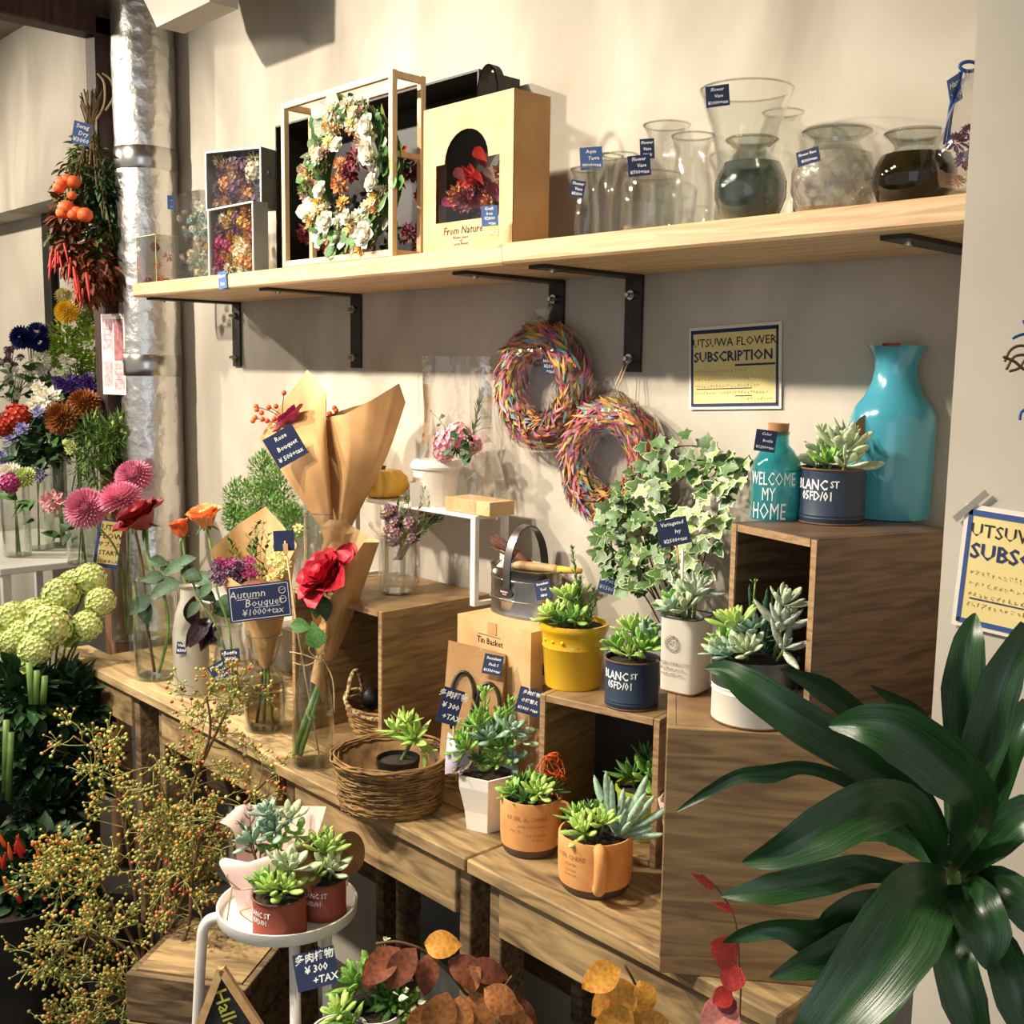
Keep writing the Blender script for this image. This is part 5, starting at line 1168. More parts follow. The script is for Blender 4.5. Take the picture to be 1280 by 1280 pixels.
for x, y, w__ in ((-14, 4.5, 26), (8, -6.5, 30)): link('chalk_line', MB().box((x*k, y*k, .0006), (w__*k, .6*k, .0003)).mesh('chalk_line', 'chalk', False), cb, Qb_)
for x, y in ((27, 11), (27, 0)): link('chalk_doodle', MB().tube([(x*k+math.cos(q)*4*k, y*k+math.sin(q)*4*k, .0008) for q in [i*math.pi/8 for i in range(16)]], .4*k, 4, loop=True).tube([((x-3)*k, y*k, .0008), ((x+3)*k, (y+1)*k, .0008)], .4*k, 4).mesh('chalk_doodle', 'chalk', False), cb, Qb_)
# card on a stick
d6 = dep(PV6)
sk = thing('card_stick', 'wooden stick clip carrying a blank navy card beside the autumn bouquet', 'card holder', PV6+V((-.008, 0, .01)))
MB().tube([atd(356, 676, d6+.02), atd(372, 790, d6+.01), PV6+V((.006, .01, .014))], .0017, 6).build('stick', 'tool_wood', sk, True, world=True)
MB().box((0, 0, 0), (1, 1, 1), Mx=facing(atd(357, 686, d6+.017), 3, 0) @ Matrix.Diagonal((6*d6/F, 13*d6/F, .005, 1))).build('clip', 'tool_wood', sk, False, world=True)
card(sk, facing(atd(355, 676, d6+.024), 2, 0), 26*d6/F, 26*d6/F, [])
# --- red rose in kraft paper
k = d6/F
rb_ = thing('wrapped_rose', 'single crimson rose in a kraft paper wrap tied with twine', 'bouquet', PV6+V((0, 0, .008)))
sheet([[(385, 735, .02), (390, 770, 0), (398, 808, 0)], [(400, 690, .06), (404, 760, .03), (404, 810, .01)], [(419, 644, .07), (420, 730, .04), (409, 812, .01)], [(448, 662, .06), (436, 740, .03), (414, 812, .01)], [(474, 676, .03), (447, 750, .01), (418, 812, 0)]], d6, crisp=True).build('paper_wrap', 'kraft_pale', rb_, True, world=True)
sheet([[(392, 800, -.01), (396, 812, -.01), (398, 822, -.005)], [(412, 750, -.06), (408, 790, -.05), (404, 824, -.015)], [(436, 705, -.06), (424, 765, -.055), (410, 826, -.02)], [(455, 678, -.05), (437, 745, -.045), (414, 826, -.015)], [(474, 678, .03), (448, 752, .005), (420, 820, 0)]], d6, crisp=True).build('paper_wrap', 'kraft', rb_, True, world=True)
rose_bloom(rb_, atd(416, 728, d6-.05), V((-.1, -.75, .65)), 33*k, 'rose_red', 1.15); calyx(rb_, atd(412, 736, d6-.02), V((-.2, -.4, .8)), 20*k)
link('petal', petal('rose_red', .9, .35, .4), rb_, basis(atd(428, 706, d6-.02), UPV+RGT*.3, -FWD, 26*k)); link('petal', petal('rose_red', .9, .35, .4), rb_, basis(atd(436, 700, d6-.02), UPV+RGT*.2, -FWD, 22*k))
for (px, py, dx_, dy_, s, m_) in ((398, 738, -.1, 1, 34, rl), (392, 786, -1, -.25, 28, flat_leaf('leaf_green', 'obovate', .7, .1, -.15)), (390, 776, .25, 1, 34, flat_leaf('leaf_green', 'obovate', .8, .1, -.15)), (405, 745, .1, 1, 30, rl)): leaf(rb_, m_, atd(px, py, d6-.07), RGT*dx_-UPV*dy_-FWD*.2, -FWD+UPV*.3, s*k)
for sx in (-6, 1): stem(rb_, path_px([(404, 815), (402+sx*.3, 850), (386+sx, 905), (374+sx, 945)], d6), .006 if sx < 0 else .0048, 'stem_green')
sheet([[(394, 820, -.015), (390, 840, -.02), (388, 852, -.02)], [(402, 818, -.025), (398, 842, -.03), (396, 858, -.03)], [(412, 820, -.015), (408, 850, -.015), (404, 880, -.01)]], d6).build('paper_tail', 'kraft', rb_, True, world=True)
for pts in ([(362, 815), (378, 818), (396, 824), (404, 822)], [(396, 824), (386, 812), (392, 806), (398, 822)], [(396, 824), (404, 812), (408, 826)], [(404, 824), (416, 850), (418, 890)], [(396, 826), (382, 832), (366, 828)]): MB().tube(catmull(path_px(pts, d6-.035), 4), .0014, 5).build('twine_bow', 'twine', rb_, True, world=True)
# ================================================================ nest basket, packages
nb = atz(489, 1003, T); k = mpp(nb); R_ = 69*k
hN = zat(nb, 489, 945)-T+.0
ns = thing('twig_nest_basket', 'round bird nest basket of wound twigs holding a black nursery pot', 'basket', nb)
rr = random.Random(5)
def ringmesh(n, r0, r1, z0, z1, jit, rad, seg=30):
    m_ = MB()
    for i in range(n):
        q0 = rr.uniform(0, 6.28); t = rr.random(); ln = rr.uniform(2.0, 5.5); r_ = r0+(r1-r0)*t+rr.uniform(-jit, jit); z = z0+(z1-z0)*t; dz = rr.uniform(-.006, .006)
        C_ = [V((math.cos(q0+ln*j/seg)*(r_+.002*math.sin(j*1.3+i)), math.sin(q0+ln*j/seg)*(r_+.002*math.sin(j*1.3+i)), z+dz*math.sin(j/seg*3)+rr.uniform(-.0012, .0012))) for j in range(seg+1)]
        m_.tube(C_, rr.uniform(rad*.6, rad*1.2), 4, cap=False)
    return m_
o = ringmesh(150, R_*.90, R_*.98, .004, hN, .003, .0022).build('wound_twigs', 'twig', ns, True); o['kind'] = 'stuff'
o = ringmesh(46, R_*.98, R_*1.04, hN-.006, hN+.004, .006, .0022).build('rim_twigs', 'twig', ns, True); o['kind'] = 'stuff'
o = ringmesh(40, R_*.2, R_*.9, .004, .005, .003, .0022).build('floor_twigs', 'twig', ns, True); o['kind'] = 'stuff'
MB().lathe([(R_*.88, .003), (R_*.93, hN*.5), (R_*.95, hN-.004), (R_*.90, hN-.004), (R_*.86, .008), (.001, .008)], 40).build('nest_lining', 'twig', ns, True)
np_ = nb+V((.005, .012, .016)); nk = thing('nursery_succulent', 'bright green star leaved succulent in a soft black pot inside the nest basket', 'potted plant', np_)
MB().lathe(potwall([(.03, 0), (.04, hN-.02)], .002), 24).build('pot', 'black_plastic', nk, 'auto'); soilcap(nk, .037, hN-.028)
dn = dep(nb)
for (px, py, n, L, ax) in ((518, 925, 15, 26, V((.1, -.5, .9))), (496, 915, 10, 22, V((-.4, -.4, .9))), (508, 905, 9, 20, V((.1, .1, 1))), (532, 940, 6, 16, V((.6, -.4, .6)))):
    rosette(nk, atd(px, py, dn), ax, n, L*k*1.45, succ('lance'), 10, 75, .5)
stem(nk, [np_+V((0, 0, .05)), atd(515, 925, dn)], .004)
# --- craft packages leaning on the carton
def package(label, quad, d, lines, mt='kraft'):
    P = [atd(x, y, d+dd) for x, y, dd in quad]     # tl tr br bl
    t = thing('craft_package', label, 'package', V((P[3].x+P[2].x, P[3].y+P[2].y, 2*T))*.5)
    n_ = (P[1]-P[0]).cross(P[3]-P[0]).normalized()
    if n_.dot(CAM-P[0]) < 0: n_ = -n_
    MB().add(P+[p-n_*.012 for p in P], [(0, 3, 2, 1), (4, 5, 6, 7), (0, 1, 5, 4), (1, 2, 6, 5), (2, 3, 7, 6), (3, 0, 4, 7)]).build('card_pack', mt, t, False, world=True)
    MB().add([p+n_*.003 for p in P]+[p-n_*.013 for p in P], [(0, 3, 2, 1), (0, 1, 5, 4), (1, 2, 6, 5), (3, 0, 4, 7)]).build('clear_sleeve', 'cellophane', t, False, world=True)
    return t, P, n_
dpk = dep(atz(600, 1000, T))
t1, Pq, n1 = package('kraft package of scissors with looped handles leaning on the carton', ((561, 800, -.015), (632, 818, -.045), (620, 975, -.10), (548, 962, -.07)), dpk, [])
def onq(Pq, n_, u, v, o): return Pq[0].lerp(Pq[1], u).lerp(Pq[3].lerp(Pq[2], u), v)+n_*o
mat('scissor_black', '2e2b29', '4a4642', rough=.35, scale=30, metal=.5)
for cu, cv, sg in ((.33, .42, 1), (.78, .46, -1)):
    C_ = [onq(Pq, n1, cu+.2*math.cos(a), cv-.2*math.sin(a) if math.sin(a) > 0 else cv-.36*math.sin(a), .005) for a in [math.pi*(-.25+1.5*i/20) for i in range(21)]]
    MB().tube(C_, .0035, 7).build('scissor_loop', 'scissor_black', t1, True, world=True)
MB().tube([onq(Pq, n1, .52, .5, .005), onq(Pq, n1, .35, .72, .005)], .004, 7).tube([onq(Pq, n1, .56, .5, .005), onq(Pq, n1, .75, .72, .005)], .004, 7).build('scissor_shank', 'scissor_black', t1, True, world=True)
tag_px(t1, 616, 831, dpk-.06, 25, 25, -10, ['Succulent', ' Pack S', '¥1500+tax'], yaw=-15)
tag_px(t1, 563, 883, dpk-.12, 27, 44, -16, ['多肉植物', '¥ 300', '  +TAX'], yaw=12)
MB().tube([atd(567, 905, dpk-.10), atd(566, 960, dpk-.1)], .0015, 6).build('tag_stick', 'tool_wood', t1, True, world=True)
MB().tube(catmull(path_px([(577, 868), (588, 872), (596, 890), (592, 912), (584, 935)], dpk-.07), 4), .0022, 6).build('cane_loop', 'tool_wood', t1, True, world=True)
t2, Pq2, n2 = package('shorter kraft package behind the white faceted pot', ((644, 828, -.03), (688, 838, -.05), (676, 985, -.10), (628, 972, -.08)), dep(atz(650, 1000, T)), [])
tag_px(t2, 662, 877, dep(atz(650, 1000, T))-.085, 32, 32, -14, ['多肉植物', 'の植替え', '¥1000 +tax'], yaw=-10)
# ================================================================ pots
def can(label, px, py, wpx, toppy, mt, z=T, lines=(), rot=0, group=None, name='tin_planter', rim='rust_rim', P=None):
    P = P or atz(px, py, z); k = mpp(P); r = wpx/2*k; h = zat(P, px, toppy)-z
    c = thing(name, label, 'planter', P, 0, group)
    MB().lathe(potwall([(r*.97, 0), (r, .002), (r, h*.1), (r*1.012, h*.115), (r, h*.13), (r, h*.16), (r*1.012, h*.175), (r, h*.19), (r, h*.98), (r*1.015, h*.985), (r*1.015, h)], .002), 40).build('tin_body', mt, c, 'auto')
    MB().tube([(math.cos(q)*r*1.005, math.sin(q)*r*1.005, h) for q in [i*math.pi/20 for i in range(40)]], .0016, 6, loop=True).build('tin_rim', rim, c, True)
    MB().tube([(math.cos(q)*r*.985, math.sin(q)*r*.985, .0016) for q in [i*math.pi/20 for i in range(40)]], .0016, 6, loop=True).build('tin_rim', rim, c, True)
    soilcap(c, r*.94, h*.93)
    to = CAM-P; a0 = math.atan2(to.y, to.x)+math.radians(rot)
    for (tx, fz, sz, off) in lines:
        a = a0+math.radians(off); n_ = V((math.cos(a), math.sin(a), 0)); x_ = V((-math.sin(a), math.cos(a), 0))
        Q = Matrix(((x_.x, 0, n_.x, 0), (x_.y, 0, n_.y, 0), (0, 1, 0, 0), (0, 0, 0, 1))); Q.translation = P+n_*(r+.0006)+V((0, 0, h*fz))
        lettering(c, tx, Q, sz*r, 'ink_white', bold=.022, wrap=r+.0006, xs=.82)
    return c, P, r, h
def tuft(c, P, r, h, specs, k):
    """specs: (dx, dy in units of r, kind, n, length px, lean x, lean y, lift px)"""
    for (dx, dy, kind, n, L, lx, ly, up) in specs:
        p = P+V((dx*r, dy*r, h*.93+up*k))
        if up > 4: MB().tube([P+V((dx*r*.7, dy*r*.7, h*.9)), p], .0022, 6).build('stem', 'stem_green', c, True, world=True)
        rosette(c, p, V((lx, ly, 1)), n, L*k*1.38, succ(kind), 18, 78, .45)
def tall(c, P, r, h, k, pts, kind, n, L, el=30, tip=5):
    sprig(c, [P+V((x*r, y*r, h*.9+z*k)) for x, y, z in pts], succ(kind), n, L*k, el, .2, tip, 'stem_green', .0022)
# white faceted pot
wp_ = atz(608, 1030, T); k = mpp(wp_)
wf = thing('faceted_planter', 'white faceted planter with green and grey succulents beside the nest basket', 'planter', wp_, math.radians(20))
h = zat(wp_, 608, 962)-T; r0, r1 = 29*k, 41*k
m_ = MB(); vs = []
for r_, z, of in ((r0, 0, 0), (r0*1.1, h*.35, 0), (r1*.98, h*.8, 0), (r1, h, 0), (r1*.92, h, 0), (r0*.9, .006, 0)):
    vs += [(r_*math.cos(math.pi/3*(j+of)), r_*math.sin(math.pi/3*(j+of)), z) for j in range(6)]
fs = [tuple(range(5, -1, -1))]
for i in range(5):
    for j in range(6):
        j2 = (j+1) % 6
        if i == 0: fs += [(i*6+j, i*6+j2, (i+1)*6+j), (i*6+j2, (i+1)*6+j2, (i+1)*6+j)]
        elif i == 1: fs += [(i*6+j, i*6+j2, (i+1)*6+j2), (i*6+j, (i+1)*6+j2, (i+1)*6+j)]
        else: fs.append((i*6+j, i*6+j2, (i+1)*6+j2, (i+1)*6+j))
fs.append(tuple(30+j for j in range(6)))
m_.add(vs, fs).build('pot', 'ceramic_white', wf, False); soilcap(wf, r1*.8, h*.92)
dd = dep(wp_)
for (px, py, kind, n, L, ax) in ((583, 938, 'green', 18, 24, V((-.2, -.6, .7))), (578, 925, 'greenlance', 10, 18, V((-.4, -.2, .8))), (612, 925, 'blue', 14, 26, V((.1, -.2, .9))), (628, 935, 'green', 14, 22, V((.2, -.6, .7))), (640, 915, 'blue', 12, 22, V((.5, -.1, .8))), (652, 928, 'pale', 8, 18, V((.6, -.2, .6))), (596, 910, 'green', 10, 22, V((-.1, 0, 1))), (600, 950, 'dark', 12, 18, V((0, -.8, .5))), (622, 952, 'green', 10, 18, V((.2, -.8, .5))), (640, 948, 'blue', 10, 18, V((.5, -.6, .5)))):
    rosette(wf, atd(px, py, dd-.01), ax, n, L*k*1.35, succ(kind), 10, 75, .45)
for i, (tx_, ty_) in enumerate(((606, 868), (638, 880), (625, 895), (600, 892))):
    sprig(wf, path_px([(605+i*4, 950), (607+(tx_-607)*.6, 915), (tx_, ty_)], dd), succ('greenlance' if i % 2 else 'green'), 14, 26*k, 35, .3, 6, 'stem_green', .002)
for i in range(6): leaf(wf, succ('purple'), atd(575+i*4, 950+U(0, 8), dd-.04), V((U(-.5, .2), -.8, -.6)), (0, 0, 1), 16*k)
sheet([[(560, 915, 0), (557, 945, -.01), (556, 968, -.01)], [(570, 925, -.02), (570, 948, -.03), (572, 965, -.02)], [(590, 945, -.01), (585, 958, -.02), (580, 966, -.01)]], dd).build('lilac_paper', 'lilac_paper', wf, True, world=True)
# terracotta mugs
def mug(label, px, py, wpx, toppy, ang, lines_off):
    P = atz(px, py, T); k = mpp(P); r = wpx/2*k; h = zat(P, px, toppy)-T
    c = thing('terracotta_mug_planter', label, 'planter', P)
    MB().lathe(potwall([(r*.84, 0), (r*.9, .004), (r*.95, h*.16)], .004), 40).build('glazed_foot', 'mug_base', c, 'auto')
    MB().lathe([(r*.955, h*.16), (r*.985, h*.3), (r, h*.6), (r, h*.97), (r*.985, h), (r*.94, h), (r*.93, h*.9), (r*.9, h*.17)], 40).build('mug_body', 'terracotta', c, 'auto')
    soilcap(c, r*.93, h*.86)
    a = ang; n_ = V((math.cos(a), math.sin(a), 0))
    hp = [n_*r*.95+V((0, 0, h*.88)), n_*r*1.2+V((0, 0, h*.9)), n_*r*1.42+V((0, 0, h*.72)), n_*r*1.36+V((0, 0, h*.42)), n_*r*1.12+V((0, 0, h*.28)), n_*r*.95+V((0, 0, h*.26))]
    MB().tube(catmull(hp, 5), .008, 10).build('mug_handle', 'terracotta', c, True)
    to = CAM-P; a0 = math.atan2(to.y, to.x)
    for (tx, fz, sz, off) in lines_off:
        b = a0+math.radians(off); n2_ = V((math.cos(b), math.sin(b), 0)); x_ = V((-math.sin(b), math.cos(b), 0))
        Q = Matrix(((x_.x, 0, n2_.x, 0), (x_.y, 0, n2_.y, 0), (0, 1, 0, 0), (0, 0, 0, 1))); Q.translation = P+n2_*(r+.0006)+V((0, 0, h*fz))
        lettering(c, tx, Q, sz*r, 'terracotta_ink', bold=.005, wrap=r+.0006)
    return c, P, r, h, k
to_cam = lambda P: math.atan2((CAM-P).y, (CAM-P).x)
c, P, r, h, k = mug('terracotta mug planter beside the white faceted pot', 663, 1060, 77, 992, math.radians(20), (('LE SEL de CHÈRE', .74, .19, -8), ('jardin pour toujours', .62, .12, 4), ('No. 24', .52, .12, -30), ('le petit jardin', .46, .12, 10), ('de tous', .38, .12, 12)))
tuft(c, P, r, h, ((-.6, .1, 'dark', 16, 20, -.6, .1, 6), (-.3, -.5, 'green', 14, 18, -.2, -.5, 6), (.25, -.45, 'dark', 14, 18, .1, -.5, 4), (.5, -.2, 'bright', 16, 20, .4, -.3, 12), (0, .2, 'green', 14, 20, 0, .2, 14), (.4, .5, 'dark', 10, 18, .3, .4, 8)), k)
dm = dep(P)
for i in range(5):      # curled orange wire
    C_ = [atd(692+(13-2*(i % 3))*math.cos(q*(2.2+.4*i)+i*1.3)+U(-2, 2)+i*3-8, 962+(14-3*(i % 2))*math.sin(q*(2.0+.3*i)+i*1.7)-q*2+U(-2, 2), dm-.01+U(-.01, .01)) for q in [j*.25 for j in range(14)]]
    MB().tube(catmull(C_, 2), .0013, 5).build('orange_wire', 'orange_metal', c, True, world=True)
c, P, r, h, k = mug('terracotta mug planter nearest the front with its handle turned out', 743, 1106, 93, 1038, 0, ())
c2_ = [ch_ for ch_ in c.children if ch_.name.startswith('mug_handle')][0]; bpy.data.objects.remove(c2_)
a = to_cam(P)+math.radians(6); n_ = V((math.cos(a), math.sin(a), 0))
hp = [n_*r*.95+V((0, 0, h*.92)), n_*r*1.2+V((0, 0, h*.93)), n_*r*1.36+V((0, 0, h*.74)), n_*r*1.32+V((0, 0, h*.42)), n_*r*1.12+V((0, 0, h*.26)), n_*r*.95+V((0, 0, h*.24))]
MB().tube(catmull(hp, 5), .0095, 10).build('mug_handle', 'terracotta', c, True)
for (tx, fz, sz, off) in (('le SEL CHÈRE', .72, .17, -42), ('au jardin', .6, .11, -40), ('de tous', .5, .11, -40), ('pour moi', .42, .11, -40)):
    b = to_cam(P)+math.radians(off); n2_ = V((math.cos(b), math.sin(b), 0)); x_ = V((-math.sin(b), math.cos(b), 0))
    Q = Matrix(((x_.x, 0, n2_.x, 0), (x_.y, 0, n2_.y, 0), (0, 1, 0, 0), (0, 0, 0, 1))); Q.translation = P+n2_*(r+.0006)+V((0, 0, h*fz)); lettering(c, tx, Q, sz*r, 'terracotta_ink', bold=.005, wrap=r+.0006)
tuft(c, P, r, h, ((-.65, .1, 'greenlance', 14, 26, -.5, 0, 8), (-.35, .4, 'dark', 12, 24, -.3, .3, 14), (.05, -.5, 'bright', 16, 22, 0, -.6, 8), (.25, 0, 'bright', 14, 22, .2, -.2, 16), (-.2, -.3, 'bright', 12, 18, -.2, -.3, 14)), k)
for i in range(16): leaf(c, succ('bluefinger'), P+V((.35*r, .45*r, h*.9)), V((math.cos(i*.8)*.8+.35, math.sin(i*.8)*.5+.2, U(.15, 1.1))), (0, 0, 1), U(56, 92)*k)
tall(c, P, r, h, k, ((.0, .5, 0), (.05, .6, 40), (-.2, .7, 66)), 'purple', 6, 10)
# lime pot in the low crate
lp = V((-1.125, -.12, T+.0125)); k = mpp(lp)
c = thing('lime_planter', 'lime green glazed planter of dark round leaves inside the low crate', 'planter', lp)
r, h = .046, .085
MB().lathe(potwall([(r*.75, 0), (r*.8, .004), (r*.98, h*.9), (r*1.04, h*.92), (r*1.04, h)], .004), 36).build('pot', 'lime_glaze', c, 'auto'); soilcap(c, r*.9, h*.9)
tuft(c, lp, r, h, ((-.3, -.3, 'dark', 12, 26, -.3, -.4, 14), (.4, -.2, 'green', 12, 26, .4, -.3, 20), (0, .2, 'dark', 12, 26, 0, 0, 34), (.6, .2, 'dark', 8, 24, .5, 0, 10)), k)
# pink wrapped pot beside the big crate
pk_ = V((-.998, -.172, T)); c = thing('pink_wrapped_pot', 'pink paper wrapped pot half hidden behind the big crate panel', 'potted plant', pk_)
MB().lathe([(.001, .001), (.022, .001), (.026, .045), (.034, .085), (.042, .125), (.04, .126), (.03, .07)], 18, fn=lambda r, z, q: r*(1+.06*math.sin(q*7+z*40))).build('paper_wrap', 'pink_paper', c, True)
rosette(c, pk_+V((0, 0, .085)), (0, 0, 1), 14, .03, succ('blue'), 15, 80)
# ---------------------------------------------------------------- on the low crate
ZS = T+.2465
yp = atz(716, 855, ZS); k = mpp(yp); r1 = 42*k; r0 = 35*k; h = zat(yp, 716, 777)-ZS
c = thing('yellow_planter', 'mustard yellow embossed flowerpot with green succulents on the low crate', 'planter', yp)
MB().lathe(potwall([(r0*.97, 0), (r0, .003), (r0*1.1, h*.62), (r0*1.13, h*.635), (r0*1.13, h*.66), (r0*1.11, h*.68), (r1*.97, h*.86), (r1*1.03, h*.9), (r1*1.05, h*.95), (r1*1.03, h)], .005), 44).build('pot', 'yellow_glaze', c, 'auto'); soilcap(c, r1*.9, h*.93)
a0 = to_cam(yp)
for off in (-62, -40, -20):
    b = a0+math.radians(off); MB().ball(V((math.cos(b)*r1*.925, math.sin(b)*r1*.925, h*.76)), .0042 if off == -20 else .0034, 8, 6).build('emboss_knob', 'yellow_glaze', c, True)
b = a0+math.radians(34); n2_ = V((math.cos(b), math.sin(b), 0)); x_ = V((-math.sin(b), math.cos(b), 0))
Q = Matrix(((x_.x, 0, n2_.x, 0), (x_.y, 0, n2_.y, 0), (0, 1, 0, 0), (0, 0, 0, 1))); Q.translation = yp+n2_*(r1*.935)+V((0, 0, h*.77)); lettering(c, 'Jardin', Q, r1*.42, 'yellow_glaze', bold=.01, wrap=r1*.94, shear=.3)
tuft(c, yp, r1, h, ((-.6, -.1, 'bright', 16, 22, -.5, -.1, 8), (-.35, -.5, 'bright', 14, 20, -.3, -.5, 12), (-.2, .1, 'bright', 16, 24, -.3, 0, 30), (.1, -.6, 'dark', 12, 18, 0, -.6, 8), (.4, -.4, 'green', 12, 20, .3, -.4, 12)), k)
for (x, y, top, lean) in ((.1, .1, 62, .0), (.3, .2, 50, .25), (.2, .0, 98, -.35), (.45, .1, 40, .3), (0, .3, 55, -.1)):
    tall(c, yp, r1, h, k, ((x, y, 0), (x+lean*.3, y, top*.5), (x+lean, y, top)), 'dark', 26, 12, 35)
tag_px(c, 760, 726, dep(yp)-.02, 21, 31, -14, ['Mix', ' Pot', '¥1500'], yaw=18, mt='tag_blue')
bl_lines = (('BLANC', .72, .44, -40), ('ST', .74, .30, 4), ('05FD/01', .52, .38, -28))
c, P, r, h = can('navy tin planter on the low crate between the yellow pot and the square pot', 789, 880, 67, 822, 'navy_tin', ZS, bl_lines)
k = mpp(P)
tuft(c, P, r, h, ((-.5, -.2, 'green', 12, 22, -.6, -.2, 14), (-.2, .2, 'bright', 14, 24, -.2, 0, 34), (.2, -.4, 'bright', 10, 18, 0, -.4, 10), (.55, -.1, 'green', 14, 26, .6, -.2, 18), (.4, .3, 'blue', 12, 24, .4, .2, 30), (-.1, .4, 'green', 10, 20, 0, .3, 24)), k)
# ---------------------------------------------------------------- on the big crate
ZL1 = ZL+.0005
sp_ = atz(856, 862, ZL1); k = mpp(sp_); h = zat(sp_, 856, 768)-ZL1
c = thing('square_tin_planter', 'worn cream square tin planter with a round stamp', 'planter', sp_, math.radians(8))
w0 = 24*k; ww = 26*k
m_ = MB(); vs = []; NS = 24
def rsq(s, z): return [(s*math.copysign(abs(math.cos(q))**.35, math.cos(q)), s*math.copysign(abs(math.sin(q))**.35, math.sin(q)), z) for q in [(i+.5)*2*math.pi/NS for i in range(NS)]]
grid([rsq(.001, 0), rsq(w0, 0), rsq(w0*1.04, .003), rsq(ww, h*.96), rsq(ww*1.04, h), rsq(ww*.95, h), rsq(w0*.9, h*.3)], loop=True).build('tin_body', 'enamel_white', c, 'auto')
MB().tube(rsq(w0*1.03, .002), .0015, 5, loop=True).build('tin_rim', 'rust_rim', c, True); MB().tube(rsq(ww*1.03, h), .0018, 5, loop=True).build('tin_rim', 'zinc', c, True)
MB().add(rsq(ww*.95, h*.9), [tuple(range(NS))]).build('soil', 'soil', c, False)
Qs = MW[c.name] @ Matrix.Translation((0, -ww*1.02, 0)) @ Matrix.Rotation(math.radians(90), 4, 'X')
mat('stamp_ink', '7a6f60', rough=.8)
st_ = MB(); 
for rr_ in (.011, .0085): st_.tube([(-.006+rr_*math.cos(q), h*.66+rr_*math.sin(q), .0008) for q in [i*math.pi/12 for i in range(24)]], .0005, 4, loop=True)
link('stamp', st_.mesh('stamp', 'stamp_ink', False), c, Qs)
for tx, z, sz in (('GT', .66, .009), ('QUEEN CHARLOTTE', .40, .0058), ('the finest goods', .33, .0058), ('made with care', .26, .0058)): lettering(c, tx, Qs @ Matrix.Translation((-.004 if sz < .008 else -.006, h*z, .001)), sz, 'stamp_ink', bold=.01)
P = sp_; r = ww
tuft(c, P, r, h, ((-.4, -.5, 'blue', 12, 24, -.4, -.4, 10), (.2, -.5, 'pale', 12, 26, .1, -.4, 14), (-.6, 0, 'green', 10, 24, -.6, 0, 16), (.1, .1, 'pale', 12, 24, 0, 0, 30), (.5, 0, 'silver', 10, 26, .4, .1, 34), (-.2, .4, 'blue', 10, 24, -.2, .3, 26)), k)
MB().tube([P+V((-.5*r, .2*r, h*.9)), P+V((-.65*r, .3*r, h+80*k))], .002, 6).build('plant_label', 'white_paint', c, True, world=True)
rp = atz(940, 896, ZL1); rp = V((rp.x+.004, rp.y-.004, ZL1)); k = mpp(rp); r = 53*k; h = zat(rp, 940, 818)-ZL1
c = thing('two_tone_planter', 'round white tin planter with a zinc collar, full of grey green succulents', 'planter', rp)
MB().lathe(potwall([(r*.96, 0), (r*.98, .003), (r*.98, h*.46), (r, h*.48), (r*.98, h*.5), (r*.98, h*.53), (r, h*.55), (r*.98, h*.57)], .003), 44).build('tin_body', 'enamel_white', c, 'auto')
MB().lathe([(r*.99, h*.57), (r*1.01, h*.58), (r*1.02, h*.97), (r*1.03, h), (r*.98, h), (r*.96, h*.6)], 44).build('zinc_collar', 'zinc', c, 'auto')
MB().tube([(math.cos(q)*r*.97, math.sin(q)*r*.97, .0018) for q in [i*math.pi/20 for i in range(40)]], .0016, 6, loop=True).build('tin_rim', 'rust_rim', c, True)
soilcap(c, r*.95, h*.93)
tuft(c, rp, r, h, ((-.7, -.1, 'green', 12, 26, -.6, 0, 12), (-.6, -.5, 'pale', 10, 24, -.5, -.5, 6), (-.35, -.3, 'bright', 14, 30, -.3, -.1, 38), (.1, -.55, 'pale', 16, 24, .1, -.6, 14), (-.05, -.1, 'blue', 14, 24, 0, -.3, 34), (-.3, -.65, 'blue', 12, 22, -.2, -.6, 6), (.6, .1, 'silver', 14, 32, .4, 0, 44), (.75, .0, 'silver', 8, 30, .7, -.2, 20), (.55, .2, 'succ' and 'pale', 12, 26, .3, .1, 70)), k)
for i in range(14): leaf(c, succ('aloe'), rp+V((-.1*r, .5*r, h*.92)), V((U(-.35, .9), U(-.1, .5), U(.6, 1.5))), (0, 0, 1), U(50, 95)*k)
for i in range(8): leaf(c, succ('aloe'), rp+V((.05*r, .4*r, h*.92+U(20, 60)*k)), V((1, U(-.3, .3), U(.1, .6))), (0, 0, 1), U(26, 40)*k)
tall(c, rp, r, h, k, ((-.55, .5, 0), (-.5, .55, 40), (-.5, .6, 90)), 'green', 18, 13, 60)
